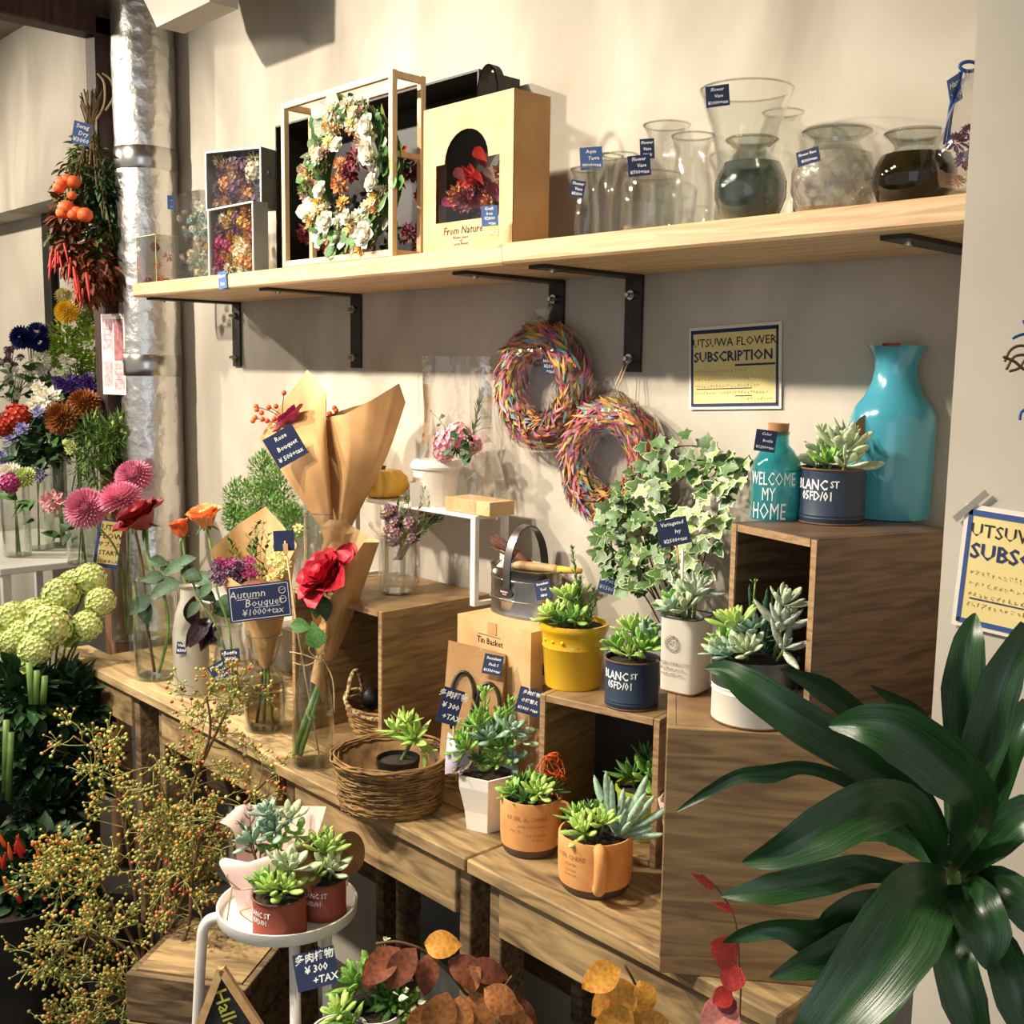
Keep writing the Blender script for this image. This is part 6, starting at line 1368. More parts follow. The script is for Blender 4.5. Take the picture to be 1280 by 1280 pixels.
# ---------------------------------------------------------------- on the dark crate
ZU = zu+.0006
P = atz(968, 648, ZU); k = mpp(P)
c = vase('teal corked bottle lettered WELCOME MY HOME on the dark crate', P, prof_px(P, 968, [(29, 655), (31, 650), (31, 590), (28, 575), (20, 562), (14, 556), (13, 545), (15, 540)]), mt='glass_teal', name='corked_bottle', cat='bottle')
r = 31*k; MB().lathe([(.001, zat(P, 968, 544)-ZU), (12*k, zat(P, 968, 544)-ZU), (13*k, zat(P, 968, 529)-ZU), (.001, zat(P, 968, 529)-ZU)], 20).build('cork', 'cork', c, 'auto')
a0 = to_cam(P)
for tx, py, sz in (('WELCOME', 597, 23), ('MY', 616, 23), ('HOME', 637, 29)):
    b = a0+math.radians(-10 if tx == 'WELCOME' else -16); n2_ = V((math.cos(b), math.sin(b), 0)); x_ = V((-math.sin(b), math.cos(b), 0))
    Q = Matrix(((x_.x, 0, n2_.x, 0), (x_.y, 0, n2_.y, 0), (0, 1, 0, 0), (0, 0, 0, 1))); Q.translation = P+n2_*(r+.0008)+V((0, 0, zat(P, 968, py)-ZU)); lettering(c, tx, Q, sz*k, 'ink_white', bold=.0, wrap=r+.0008, xs=.55)
tag_px(c, 957, 551, dep(P)-.05, 26, 27, -6, ['Color', '  Bottle', '¥1200+tax'], yaw=8)
Pb = P
P = atz(1041, 652, ZU); P = V((P.x, P.y-.006, ZU))
c, P, r, h = can('navy tin planter on the dark crate in front of the turquoise vase', 1041, 652, 80, 585, 'navy_tin', ZU, bl_lines, P=P)
k = mpp(P)
tuft(c, P, r, h, ((-.5, -.1, 'pale', 8, 30, -.7, -.2, 4), (-.4, .1, 'pale', 8, 26, -.5, .1, 22), (0, -.2, 'greenlance', 12, 28, 0, -.4, 10), (.3, 0, 'pale', 14, 34, .2, -.1, 24), (.5, -.2, 'pale', 8, 34, .8, -.2, 8), (.2, .3, 'silver', 10, 28, .2, .2, 36)), k)
tall(c, P, r, h, k, ((-.3, 0, 0), (-.4, 0, 30), (-.45, 0, 52)), 'pale', 8, 22, 20, 7)
dsk = facing(atd(1086, 542, dep(P)-.0+.02), 0, 35); link('round_tag', MB().disc((0, 0, 0), 24*k, 28).mesh('round_tag', 'kraft_dark', False), c, dsk); MB().tube([atd(1086, 560, dep(P)+.02), P+V((.3*r, .3*r, h*.9))], .0012, 5).build('tag_stick', 'tool_wood', c, True, world=True)
P = atz(1100, 648, ZU); P = V((P.x-.002, P.y+.025, ZU)); k = mpp(P)
c = thing('turquoise_vase', 'tall turquoise glazed bottle vase with a flared chipped mouth', 'vase', P)
pr_ = prof_px(P, 1098, [(47, 662), (49, 655), (50, 640), (51, 560), (51, 522), (46, 508), (36, 495), (28, 478), (25, 462), (26, 450), (32, 437), (36, 432)]); pr_[0] = (pr_[0][0], 0); pr_ = [(a, max(b, .0015*i)) for i, (a, b) in enumerate(pr_)]
MB().lathe(potwall(pr_, .004), 48).build('vase_body', 'turquoise_glaze', c, 'auto'); MB().lathe([(pr_[0][0]*1.003, .0002), (pr_[1][0]*1.004, .006), (pr_[1][0]*.99, .0065)], 48).build('dark_foot', 'dark_glaze', c, 'auto')
rt_ = pr_[-1][0]; zt2 = pr_[-1][1]
a1 = to_cam(P); MB().tube([(rt_*math.cos(a1+t)*.98, rt_*math.sin(a1+t)*.98, zt2+.0004) for t in (-.5, -.3, -.1, .1)], .0022, 6).build('rim_chip', 'maroon_dry', c, True)
# ---------------------------------------------------------------- ivy
ip = V((-.96, -.06, T)); iv = thing('trailing_ivy', 'variegated trailing ivy plant against the wall behind the square tin planter', 'potted plant', ip)
MB().lathe(potwall([(.036, 0), (.05, .1), (.053, .105)], .004), 28).build('pot', 'ceramic_white', iv, 'auto'); soilcap(iv, .046, .095)
L1 = ivy_leaf('ivy_green', 'ivy_cream', .86); L2 = ivy_leaf('ivy_green', 'ivy_pale', .86); L3 = ivy_leaf('ivy_green', 'ivy_green', .7); L4 = ivy_leaf('ivy_pale', 'ivy_cream', .78)
vines = (([(790, 690), (780, 660), (772, 640), (790, 615)], -.1, 18, (L3, L3, L2)), ([(830, 720), (840, 690), (835, 650), (850, 620)], -.1, 16, (L3, L2, L1)), ([(800, 700), (775, 660), (790, 610), (815, 575), (850, 558), (890, 560)], -.07, 24, (L3, L2, L3)), ([(810, 690), (800, 640), (830, 590), (870, 575), (920, 585), (935, 600)], -.09, 26, (L2, L4, L3)), ([(770, 700), (765, 665), (780, 630), (805, 600)], -.08, 18, (L3, L2, L1)),
         ([(860, 690), (868, 640), (895, 610), (925, 610)], -.11, 20, (L4, L1, L4)), ([(880, 700), (890, 660), (905, 630)], -.12, 16, (L4, L1, L2)), ([(800, 720), (785, 700), (770, 690), (760, 680)], -.09, 14, (L3, L2)), ([(820, 640), (850, 600), (905, 575), (930, 590)], -.1, 20, (L3, L4, L2)), ([(790, 720), (815, 680), (820, 640), (835, 600)], -.08, 18, (L3, L3, L1)))
for pts, y, n, ls in vines:
    W = [ip+V((0, 0, .1)), aty(pts[0][0]*.5+430, 760, -.07)]+[aty(px, py, y+U(-.01, .01)) for px, py in pts]; C_ = catmull(W, 5)
    MB().tube(C_, .0014, 5).build('vine', 'stem_brown', iv, True, world=True)
    for i in range(int(n*1.6)):
        p = C_[min(len(C_)-1, 7+int((len(C_)-7)*(i+rnd.random())/(n*1.6)))]
        q = p+V((U(-.02, .02), U(-.03, .0), U(-.02, .02)))
        leaf(iv, rnd.choice(ls), q, V((U(-1, 1), U(-.6, -.1), U(-.8, .3))), V((U(-.4, .4), -1, U(.2, .9))), U(.018, .033)*(.95 if ls[0] is L3 else 1.0))
d_ = dep(aty(842, 665, -.17)); tag_px(iv, 842, 665, d_, 38, 34, 14, ['Variegated', '   Ivy', '¥2500+tax']); MB().tube([atd(846, 680, d_+.002), atd(849, 712, d_+.002)], .0015, 6).build('tag_stick', 'tool_wood', iv, True, world=True)
# ================================================================ flower corner beyond the plank table
DB = 3.02
hang = atd(108, 135, DB)
bn = thing('hanging_dried_bunch', 'upside down dried bunch with orange fruits and red chillies tied to the dark post', 'dried bunch', hang)
kB = DB/F
sm = MB()
for i in range(26):
    tx_ = 118+U(-20, 10); sm.tube(catmull(path_px([(tx_, 110+U(0, 28), U(-.02, .02)), (112+U(-5, 5), 165), (105+U(-28, 34), 230+U(0, 60), U(-.05, .02))], DB), 3), .0022, 4)
o = sm.build('stems', 'stem_dry', bn, True, world=True); o['kind'] = 'stuff'
for pts in ([(128, 92), (138, 100), (142, 120), (132, 138)], [(122, 92), (130, 104), (130, 130), (120, 150)]): MB().tube(catmull(path_px(pts, DB), 4), .003, 6).build('raffia_tie', 'twine', bn, True, world=True)
lf = flat_leaf('leaf_olive', 'lance', .35, .15, -.2); lfd = flat_leaf('autumn_dark', 'lance', .45, .15, -.2); lfk = flat_leaf('leaf_dark', 'lance', .3, .1, -.2)
for (px, py, r_, me, n) in ((110, 200, 26, lf, 240), (95, 230, 30, lf, 240), (128, 240, 26, lfk, 260), (130, 290, 24, lf, 220), (85, 270, 24, lfd, 160), (110, 300, 34, lfk, 260), (120, 330, 28, lfd, 200), (75, 295, 16, lf, 120), (90, 315, 22, lfd, 130), (135, 350, 16, lfd, 110), (112, 355, 18, lfd, 100)):
    leafy(bn, atd(px, py, DB+U(-.02, .04)), r_*kB, n, me, .034, 'dry_foliage', (1, .7, 1.2), random.Random(px), up=-.6)
tm = MB().lathe([(r*1.0, z) for r, z in ((.05, -.72), (.6, -.8), (.95, -.4), (1, 0), (.9, .45), (.5, .72), (.05, .62))], 20, fn=lambda r, z, q: r*(1-.08*abs(math.cos(q*4)))).mesh('fruit', 'tomato_orange', True)
for (px, py, s) in ((78, 228, 9), (84, 224, 8), (92, 227, 9), (74, 234, 8), (83, 259, 10), (78, 266, 8), (92, 268, 8), (106, 268, 10), (96, 264, 7), (90, 244, 6)): link('fruit', tm, bn, basis(atd(px, py, DB-.07), RGT, UPV, s*kB))
chl = fat_leaf('chilli_red', 'taper', .16, .14, .05)
for (px, py) in ((66, 318), (70, 322), (74, 326), (80, 312), (68, 330), (88, 330), (92, 342), (96, 352), (72, 316), (64, 324), (100, 362), (104, 370), (108, 350), (92, 360)): leaf(bn, chl, atd(px, py-8, DB-.06), -UPV+RGT*U(-.3, .3)-FWD*.1, -FWD, U(24, 38)*kB, 'chilli')
tag_px(bn, 102, 167, DB-.09, 21, 27, -10, ['Swag', ' Dry', '¥3000'], mt='tag_blue')
# ---------------------------------------------------------------- white stand with cut flower vases
ZSD = .905
st = thing('white_flower_stand', 'white flower stand beyond the plank table, crowded with glass vases', 'stand', (-3.68, -.24, 0))
MB().box2((-4.05, -.42, ZSD-.02), (-3.30, -.03, ZSD), bev=.002).build('stand_top', 'white_paint', st, False, world=True)
for x in (-4.03, -3.32):
    for y in (-.40, -.05): MB().box2((x-.012, y-.012, 0), (x+.012, y+.012, ZSD-.0205)).build('leg', 'white_paint', st, False, world=True)
stand_v = []
for i, (px, y, rpx, top, lab) in enumerate(((22, -.3, 17, 600, 'leftmost'), (50, -.2, 18, 585, 'second from the left'), (78, -.12, 20, 592, 'third from the left'), (103, -.2, 18, 575, 'second from the right'), (122, -.1, 16, 600, 'rightmost'))):
    P = place(px, y, ZSD+.0005); P = V((P.x, P.y, ZSD+.0005)); k = mpp(P); v = vase('clear glass cylinder on the white flower stand, '+lab+' in the row', P, [(rpx*k*.95, 0), (rpx*k, .004), (rpx*k, zat(P, px, top)-ZSD)], water=.1, n=24, group='cylinders on the flower stand'); stand_v.append(P)
# little yellow notice propped on the stand
nq = aty(136, 680, -.24); nt_ = thing('start_notice', 'small yellow hand-lettered START notice standing on the white flower stand', 'sign', nq)
Qn = facing(nq, -10, 8); kn = mpp(nq)
link('notice_card', MB().box((0, 0, -.0008), (30*kn, 60*kn, .0016)).mesh('notice_card', 'card_border', False), nt_, Qn)
link('yellow_field', MB().box((1*kn, 1.5*kn, .0004), (25*kn, 53*kn, .0006)).mesh('yellow_field', 'card_yellow', False), nt_, Qn)
for i, (tx_, sz) in enumerate((('UTSU', 10), ('FLOW', 10), ('サブスク', 7), ('START', 8), ('はじめました', 4.5))): lettering(nt_, tx_, Qn @ Matrix.Translation((1*kn, (20-i*10.5)*kn, .001)), sz*kn, 'ink_black')
def cutflower(name, label, px, py, d, vi, blooms, leaves=(), group=None, cat='flower', smt='stem_green', sr=.002):
    base = stand_v[vi]+V((U(-.012, .012), U(-.012, .012), .008)); t = thing(name, label, cat, base, 0, group); k = d/F
    top = atd(px, py, d); rim = stand_v[vi]+V((0, 0, .16))
    stem(t, [top, top.lerp(rim, .55)+V((0, 0, .02)), rim, base], sr, smt)
    for (bx, by, s, me) in blooms: 
        p = atd(bx, by, d-.02); link('bloom', me, t, basis(p, RGT, V((U(-.2, .5), -.8, U(.2, .7))), s*k)); 
        if (p-top).length > .02: stem(t, [p, top.lerp(p, .4)-V((0, 0, .02)), top.lerp(rim, .3)], sr*.6, smt)
    for (lx, ly, L, me) in leaves: leaf(t, me, atd(lx, ly, d-.03), V((U(-1, 1), -.5, U(-.6, .6))), (U(-.3, .3), -.6, 1), L*k)
    return t
dl = lambda m_: pom_mesh(m_, 130, 1, .85, .26, 'dl'); fl = lambda m_: pom_mesh(m_, 26, 1, 1, .55, 'dry'); cl = lambda *m_: cluster_mesh(list(m_), 70, 1, .26, 'cl')
GL = flat_leaf('leaf_green', 'lance', .5, .12, -.2); DL = flat_leaf('leaf_dark', 'lance', .55, .12, -.2)
cutflower('yellow_pompon', 'pale yellow pompon bloom at the very top of the flower stand', 79, 369, 3.35, 3, ((79, 369, 10, dl('pale_yellow')),))
cutflower('yellow_pompon', 'deep yellow pompon bloom just under the pale one', 83, 389, 3.3, 3, ((83, 389, 14, dl('yellow_petal')),))
cutflower('blue_rose', 'cluster of dyed navy blue roses by the window', 38, 421, 3.3, 1, ((27, 421, 14, dl('blue_petal')), (46, 414, 13, dl('blue_petal')), (50, 428, 12, dl('blue_petal')), (36, 424, 11, dl('blue_petal'))))
cutflower('white_spray', 'spray of tiny white blooms under the navy roses', 62, 462, 3.3, 2, tuple((62+U(-28, 30), 462+U(-20, 24), U(3.5, 6), fl('white_petal')) for i in range(26)), tuple((60+U(-30, 30), 470+U(-20, 24), U(12, 20), GL) for i in range(24)))
cutflower('white_spray', 'loose white spray at the left picture edge above the red blooms', 18, 480, 3.3, 0, tuple((18+U(-18, 24), 478+U(-26, 24), U(3, 5), fl('white_petal')) for i in range(20)), tuple((18+U(-20, 24), 485+U(-20, 24), U(12, 20), GL) for i in range(22)))
cutflower('brown_spray', 'dull pink feathery spray at the left picture edge', 12, 440, 3.35, 0, tuple((10+U(-12, 16), 440+U(-8, 22), U(3, 5), fl('mauve_dry')) for i in range(16)))
cutflower('purple_statice', 'deep violet statice beside the pinned leaflet', 95, 482, 3.25, 3, tuple((95+U(-26, 24), 482+U(-10, 8), U(4, 7), fl('violet')) for i in range(22)))
cutflower('rust_bloom', 'rust brown fringed bloom, upper right of the pair', 104, 504, 3.15, 3, ((104, 504, 19, dl('rust_bloom')),))
cutflower('rust_bloom', 'rust brown fringed bloom, lower left of the pair', 77, 522, 3.12, 2, ((77, 522, 20, dl('rust_bloom')),))
cutflower('white_lily', 'single wide white bloom beside the rust pair', 64, 496, 3.2, 2, ((60, 498, 15, fl('white_petal')), (44, 504, 9, fl('white_petal')), (48, 484, 8, fl('white_petal'))))
cutflower('red_bloom', 'bright red bloom at the left picture edge', 21, 524, 3.15, 0, ((21, 521, 16, cl('red_bloom')), (3, 535, 12, cl('red_bloom'))))
cutflower('bellflower', 'lavender bellflowers at the left picture edge', 20, 550, 3.1, 0, ((28, 536, 8, fl('lavender')), (14, 552, 9, fl('lavender')), (4, 572, 9, fl('lavender')), (48, 515, 7, fl('lavender')), (50, 594, 8, fl('lavender'))), tuple((30+U(-20, 30), 560+U(-12, 25), U(20, 34), DL) for i in range(16)))
cutflower('leafy_branch', 'dark leafy branch in the middle of the flower stand', 55, 560, 3.2, 1, (), tuple((55+U(-35, 25), 556+U(-40, 30), U(22, 38), DL if i % 3 else GL) for i in range(46)), cat='branch')
cutflower('carnation', 'cream and pale lime carnations beside a magenta bud', 22, 595, 3.0, 0, ((12, 592, 14, dl('white_petal')), (30, 596, 13, dl('lime_bloom'))), tuple((25+U(-12, 20), 630+U(-15, 25), U(18, 28), GL) for i in range(10)))
cutflower('magenta_rose', 'magenta rose bud below the cream carnations', 12, 604, 2.98, 0, ((12, 604, 12, cl('magenta')),))
cutflower('pink_bloom', 'single soft pink flat bloom left of the dahlias', 65, 627, 3.0, 2, ((65, 627, 13, fl('pink_soft')),), tuple((75+U(-18, 22), 668+U(-6, 8), U(16, 26), DL) for i in range(6)))
cutflower('lime_bud', 'small lime bud on a bare stem above the pink dahlia', 82, 553, 3.1, 2, ((82, 553, 4, cl('lime_bloom')), (90, 560, 8, fl('lime_bloom'))), smt='stem_brown')
fn = flat_leaf('leaf_lime', 'obovate', .6, .1, -.1, rows=3); fe = flat_leaf('stem_green', 'lance', .12, .05, -.1, rows=2)
bt = thing('bupleurum_bunch', 'airy lime green filler bunch below the yellow pompons', 'foliage bunch', stand_v[3]+V((0, 0, .01)))
for (px, py, r_) in ((95, 405, 22), (110, 385, 18), (80, 430, 26), (112, 430, 24), (95, 455, 26), (115, 465, 18), (68, 440, 16), (118, 405, 14)): leafy(bt, atd(px, py, 3.35), r_*3.35/F, 190, fn, .022, 'lime_foliage', (1, .8, 1), random.Random(px+py))
for i in range(5): stem(bt, [atd(95+U(-15, 15), 450, 3.35), atd(100, 520, 3.3), stand_v[3]+V((0, 0, .01))], .0018)
cs = thing('cosmos_foliage', 'feathery green foliage in front of the raw timber post', 'foliage bunch', stand_v[4]+V((0, 0, .01)))
for (px, py, r_) in ((125, 560, 22), (110, 540, 20), (142, 545, 16), (120, 590, 18), (155, 535, 10), (105, 575, 16)): leafy(cs, atd(px, py, 3.1), r_*3.1/F, 170, fe, .045, 'fine_foliage', (1, .8, 1), random.Random(px+py))
for i in range(4): stem(cs, [atd(120+U(-15, 15), 570, 3.1), atd(122, 620, 3.15), stand_v[4]+V((0, 0, .01))], .0015)
for i in range(6): link('yellow_bud', cluster_mesh(['lime_bloom'], 26, 1, .4, 'bud'), cs, basis(atd(150+U(-12, 14), 530+U(-8, 12), 3.08), RGT, UPV, .006))
for j, (px, py, m_) in enumerate(((58, 540, 'a'), (105, 510, 'b'), (118, 500, 'c'))):
    gb_ = thing('green_filler', ('dark green filler leaves left of the rust blooms', 'dark green filler leaves under the violet statice', 'dark green filler leaves behind the leaflet')[j], 'foliage bunch', stand_v[2]+V((0, 0, .012*(j+1))))
    leafy(gb_, atd(px, py+8, 3.3), 30*3.3/F, 260, DL, .04, 'filler_leaves', (1, .8, 1), random.Random(j)); stem(gb_, [atd(px, py+10, 3.3), atd(px*.5+40, 600, 3.3), stand_v[2]+V((0, 0, .012*(j+1)))], .002)
# ---------------------------------------------------------------- viburnum and dark foliage in buckets
mat('bucket_dark', '1c1a18', '2b2825', rough=.5, scale=10)
def bucket(label, P, r, h, mt='bucket_dark'):
    b = thing('flower_bucket', label, 'bucket', P)
    MB().lathe(potwall([(r*.78, 0), (r*.8, .004), (r, h*.97), (r*1.04, h)], .004), 32).build('bucket_body', mt, b, 'auto'); MB().lathe([(.001, h*.7), (r*.9, h*.7)], 24).build('water', 'water_brown', b, True); return b
B1 = atd(50, 900, 2.95); B1 = V((B1.x, B1.y, 0)); bucket('dark bucket of lime viburnum beyond the plank table end', B1, .13, .5)
vm = cluster_mesh(['lime_bloom', 'lime_bloom', 'lime_bloom', 'pale_yellow'], 240, 1, .17, 'vib', core=.82)
VL = ['topmost lime viburnum head in the bunch, left of the topmost right one', 'upper right lime viburnum head under the white flower stand', 'rightmost lime viburnum head, nearest the empty cylinder vase', 'largest lime viburnum head in the middle of the bunch', 'lime viburnum head at the left picture edge', 'lime viburnum head just above the plank table corner', 'lower lime viburnum head at the left edge', 'lime viburnum head behind the largest one', 'lowest lime viburnum head hanging in front of the dark foliage', 'small lime viburnum head between the two topmost ones', 'lime viburnum head cut by the left picture border', 'lime viburnum head between the left edge and the largest one']
for vi_, (px, py, s, dd) in enumerate(((76, 744, 22, 0), (112, 724, 20, .05), (126, 752, 18, 0), (61, 783, 28, -.08), (16, 772, 20, 0), (108, 782, 19, -.02), (14, 805, 18, -.05), (42, 768, 20, .03), (44, 812, 20, -.12), (92, 730, 18, .04), (5, 790, 18, .0), (28, 792, 18, -.03))):
    d = 2.9+dd; t = thing('viburnum_stem', VL[vi_], 'flower', B1+V((U(-.05, .05), U(-.05, .05), .06)), 0, 'lime viburnum heads at the table end')
    P = atd(px, py, d); link('bloom', vm, t, basis(P, RGT, V((.2, -.5, .8)), s*d/F)); stem(t, [P, P.lerp(B1+V((0, 0, .5)), .6), B1+V((U(-.04, .04), U(-.04, .04), .06))], .003)
    for i in range(3): leaf(t, flat_leaf('leaf_lime', 'obovate', .75, .1, -.2), P+V((0, 0, -s*d/F*.4)), V((U(-1, 1), -.7, U(-.5, .5))), (0, -.5, 1), U(22, 34)*d/F)
B2 = atd(25, 1060, 2.75); B2 = V((B2.x, B2.y, 0)); bucket('dark bucket of evergreen foliage under the viburnum', B2, .12, .38)
dkf = flat_leaf('leaf_dark', 'lance', .5, .12, -.15, rows=4)
for j, (px, py, r_, n, lab) in enumerate(((30, 870, 42, 420, 'dark evergreen foliage right below the viburnum heads'), (95, 880, 40, 420, 'dark evergreen foliage at the plank table corner'), (30, 950, 46, 420, 'dark evergreen foliage at the left edge above the peppers'), (110, 950, 40, 380, 'dark evergreen foliage behind the upper rosehip sprays'), (60, 1010, 40, 300, 'lowest dark evergreen foliage above the pepper plant'))):
    t = thing('evergreen_foliage', lab, 'foliage bunch', B2+V((U(-.04, .04), U(-.04, .04), .05+.004*j))); C_ = atd(px, py, 2.8+.06*(j % 2))
    leafy(t, C_, r_*2.8/F, n, dkf, .05, 'evergreen_leaves', (1, .8, 1), random.Random(j+50)); stem(t, [C_, C_.lerp(B2+V((0, 0, .4)), .6), B2+V((0, 0, .05+.004*j))], .004, 'stem_brown')
    for i in range(4): p = C_+V((U(-.08, .08), U(-.1, -.03), U(-.06, .08))); stem(t, [C_, p], .002, 'stem_brown')
cst = thing('celosia_stems', 'thick pale green cut stems at the left picture edge', 'stem bunch', B2+V((0, 0, .03)))
for (a, b) in (((8, 900), (6, 990)), ((14, 915), (10, 1000)), ((36, 828), (40, 880)), ((46, 838), (46, 880)), ((56, 845), (54, 880))): MB().tube(path_px([a, b], 2.68), .008, 8).build('stem', 'stem_green', cst, True, world=True)
# peppers
PP = atd(25, 1200, 2.5); PP = V((PP.x, PP.y, 0)); pt = thing('ornamental_pepper', 'ornamental pepper plant with upright orange and red fruits in a dark pot', 'potted plant', PP)
MB().lathe(potwall([(.09, 0), (.13, .3), (.135, .31)], .005), 30).build('pot', 'bucket_dark', pt, 'auto'); soilcap(pt, .12, .28)
for (px, py, r_) in ((20, 1085, 36), (60, 1075, 34), (35, 1130, 36), (85, 1120, 26)): leafy(pt, atd(px, py, 2.5), r_*2.5/F, 230, dkf, .05, 'pepper_leaves', (1, .8, .9), random.Random(px))
MB().tube([PP+V((0, 0, .28)), atd(40, 1110, 2.5)], .006, 7).build('stem', 'stem_green', pt, True, world=True)
pr2 = fat_leaf('tomato_orange', 'taper', .34, .34, 0); pr3 = fat_leaf('chilli_red', 'taper', .34, .34, 0)
for (px, py) in ((14, 1068), (20, 1060), (27, 1066), (24, 1052), (6, 1052), (54, 1060), (60, 1064), (66, 1070), (78, 1052), (4, 1080), (2, 1072), (50, 1068), (70, 1076), (30, 1060), (12, 1110), (26, 1122)): leaf(pt, rnd.choice((pr2, pr3)), atd(px, py+6, 2.4), UPV+RGT*U(-.5, .3)-FWD*.3, -FWD, U(18, 26)*2.4/F, 'pepper_fruit')
# ---------------------------------------------------------------- rosehip sprays
RB = atd(195, 1330, 2.3); RB = V((RB.x, RB.y, 0)); bucket('dark bucket of rosehip branches in front of the plank table', RB, .13, .3)
mat('hip_twig', '767a38', '9c9a50', rough=.6, scale=30)
def hip_spray(main, d, n_tw, reach, cols, seed, lab, gr):
    rr = random.Random(seed); t = thing('rosehip_spray', lab, 'branch', RB+V((rr.uniform(-.05, .05), rr.uniform(-.05, .05), .02)), 0, gr)
    W = [RB+V((rr.uniform(-.05, .05), rr.uniform(-.05, .05), .03))]+path_px(main, d); C_ = catmull(W, 6); L = len(C_)
    MB().tube(C_, [.0055-.0035*i/L for i in range(L)], 6).build('branch', 'stem_brown', t, True, world=True)
    tw = MB(); bs = MB(); k = d/F
    ball = MB().ball((0, 0, 0), 1, 6, 4)
    for i in range(n_tw):
        j = int(L*(.42+.57*rr.random())); j = min(j, L-1); p = C_[j]
        dv = (RGT*rr.gauss(0, 1)+UPV*(rr.gauss(.25, .7))+FWD*rr.gauss(-.1, .6)).normalized()
        e = p+dv*reach*k*rr.uniform(.5, 1.1); m_ = p.lerp(e, .5)+V((rr.uniform(-.01, .01), rr.uniform(-.01, .01), rr.uniform(0, .02)))
        tw.tube(bez(p, m_+V((rr.uniform(-.02, .02), rr.uniform(-.02, .02), rr.uniform(-.02, .02))), e, 6), .0013, 3, cap=False)
        for c in range(rr.randint(5, 11)):
            q = m_.lerp(e, rr.uniform(.3, 1)); b = q+(dv*.6+V((rr.gauss(0, 1), rr.gauss(0, 1), rr.gauss(.1, 1))).normalized())*rr.uniform(8, 17)*k
            tw.tube([q, q.lerp(b, .5)+V((0, 0, .002)), b], .0008, 3, cap=False)
            bs.put(ball, Matrix.Translation(b) @ Matrix.Scale(rr.uniform(1.7, 2.7)*k, 4), rr.choices((0, 1, 2), (cols[0]*1.3, cols[1], cols[2]*.5))[0])
    o = tw.build('twiglets', 'hip_twig', t, True, world=True); o['kind'] = 'stuff'
    o = bs.build('hips', ['berry_green', 'berry_orange', 'berry_red'], t, True, world=True); o['kind'] = 'stuff'
G = 'rosehip branches in the floor bucket'
hip_spray([(190, 1200), (200, 1080), (250, 960), (288, 880), (300, 860)], 2.3, 30, 44, (5, 3, 3), 1, 'rosehip branch rising highest against the table edge', G)
hip_spray([(195, 1210), (215, 1100), (235, 1000), (262, 920), (258, 870)], 2.25, 34, 46, (6, 3, 3), 2, 'reddish tipped rosehip branch beside the highest one', G)
hip_spray([(180, 1200), (165, 1090), (150, 1010), (130, 950), (92, 920)], 2.35, 34, 42, (7, 2, 2), 3, 'rosehip branch arching left toward the dark foliage', G)
hip_spray([(180, 1220), (140, 1130), (110, 1080), (80, 1090), (55, 1110)], 2.25, 52, 46, (6, 4, 1), 4, 'dense yellowish rosehip branch leaning left in the middle', G)
hip_spray([(185, 1230), (150, 1180), (110, 1170), (75, 1190), (50, 1220)], 2.15, 56, 48, (7, 4, .5), 5, 'dense yellowish rosehip branch hanging low on the left', G)
hip_spray([(200, 1220), (225, 1130), (270, 1060), (310, 1000), (345, 965)], 2.2, 32, 42, (5, 3, 4), 6, 'rosehip branch leaning right toward the stool', G)
hip_spray([(200, 1230), (215, 1150), (220, 1080), (210, 1010), (190, 960)], 2.2, 44, 46, (6, 4, 1.5), 7, 'upright rosehip branch in the middle of the bucket', G)
hip_spray([(200, 1250), (180, 1230), (150, 1250), (120, 1270), (90, 1290)], 2.1, 44, 46, (6, 5, .5), 8, 'lowest rosehip branch at the bottom left', G)
hip_spray([(205, 1230), (235, 1160), (240, 1100), (255, 1040), (300, 1020)], 2.15, 30, 40, (5, 4, 2), 9, 'rosehip branch just left of the white stool', G)
# ================================================================ white stool with its tray
SP = V((-1.563, -.54, 0)); ZT = .566; k = mpp(SP+V((0, 0, ZT))); rt = 86*k
s_ = thing('white_stool', 'white tubular stool with a round rimmed tray top', 'stool', SP)
MB().lathe([(.001, ZT-.004), (rt*.97, ZT-.004), (rt, ZT), (rt*1.005, ZT+.018), (rt*.975, ZT+.018), (rt*.965, ZT+.0012), (.001, ZT+.0012)], 56).build('tray', 'white_paint', s_, 'auto')
for a in (math.radians(227),):
    n_ = V((math.cos(a), math.sin(a), 0)); MB().tube(catmull([n_*rt*.5+V((0, 0, ZT-.013)), n_*rt*1.0+V((0, 0, ZT-.013)), n_*rt*1.2+V((0, 0, ZT-.028)), n_*rt*1.27+V((0, 0, ZT-.08)), n_*rt*1.4+V((0, 0, .25)), n_*rt*1.5+V((0, 0, .002))], 6), .0095, 12).build('leg', 'white_paint', s_, True)
for (lx_, ly_) in ((368, 1172), (408, 1165)):
    p_ = atz(lx_, ly_, ZT-.006)-SP; MB().tube([p_, V((p_.x*1.05, p_.y*1.05, .3)), V((p_.x*1.15, p_.y*1.15, .002))], .0095, 12).build('leg', 'white_paint', s_, True)
tag_px(s_, 395, 1211, dep(SP+V((0, 0, ZT)))-.13, 52, 44, 10, ['多肉植物', '¥ 300', '   +TAX'])
ZT2 = ZT+.0016
rl_ = (('BLANC ST', .7, .30, -52), ('05FD/01', .5, .28, -50))
P = atz(350, 1162, ZT2)
c, P, r, h = can('brick red tin planter at the front of the white stool tray', 350, 1162, 66, 1117, 'red_tin', ZT2, rl_, group=None); k = mpp(P)
tuft(c, P, r, h, ((-.5, -.2, 'green', 12, 24, -.5, -.2, 12), (.1, -.4, 'bright', 14, 24, 0, -.4, 12), (.5, -.1, 'bright', 12, 24, .5, -.2, 14), (-.3, .3, 'pale', 12, 24, -.3, .2, 30), (.3, .3, 'pale', 12, 26, .3, .2, 34)), k)
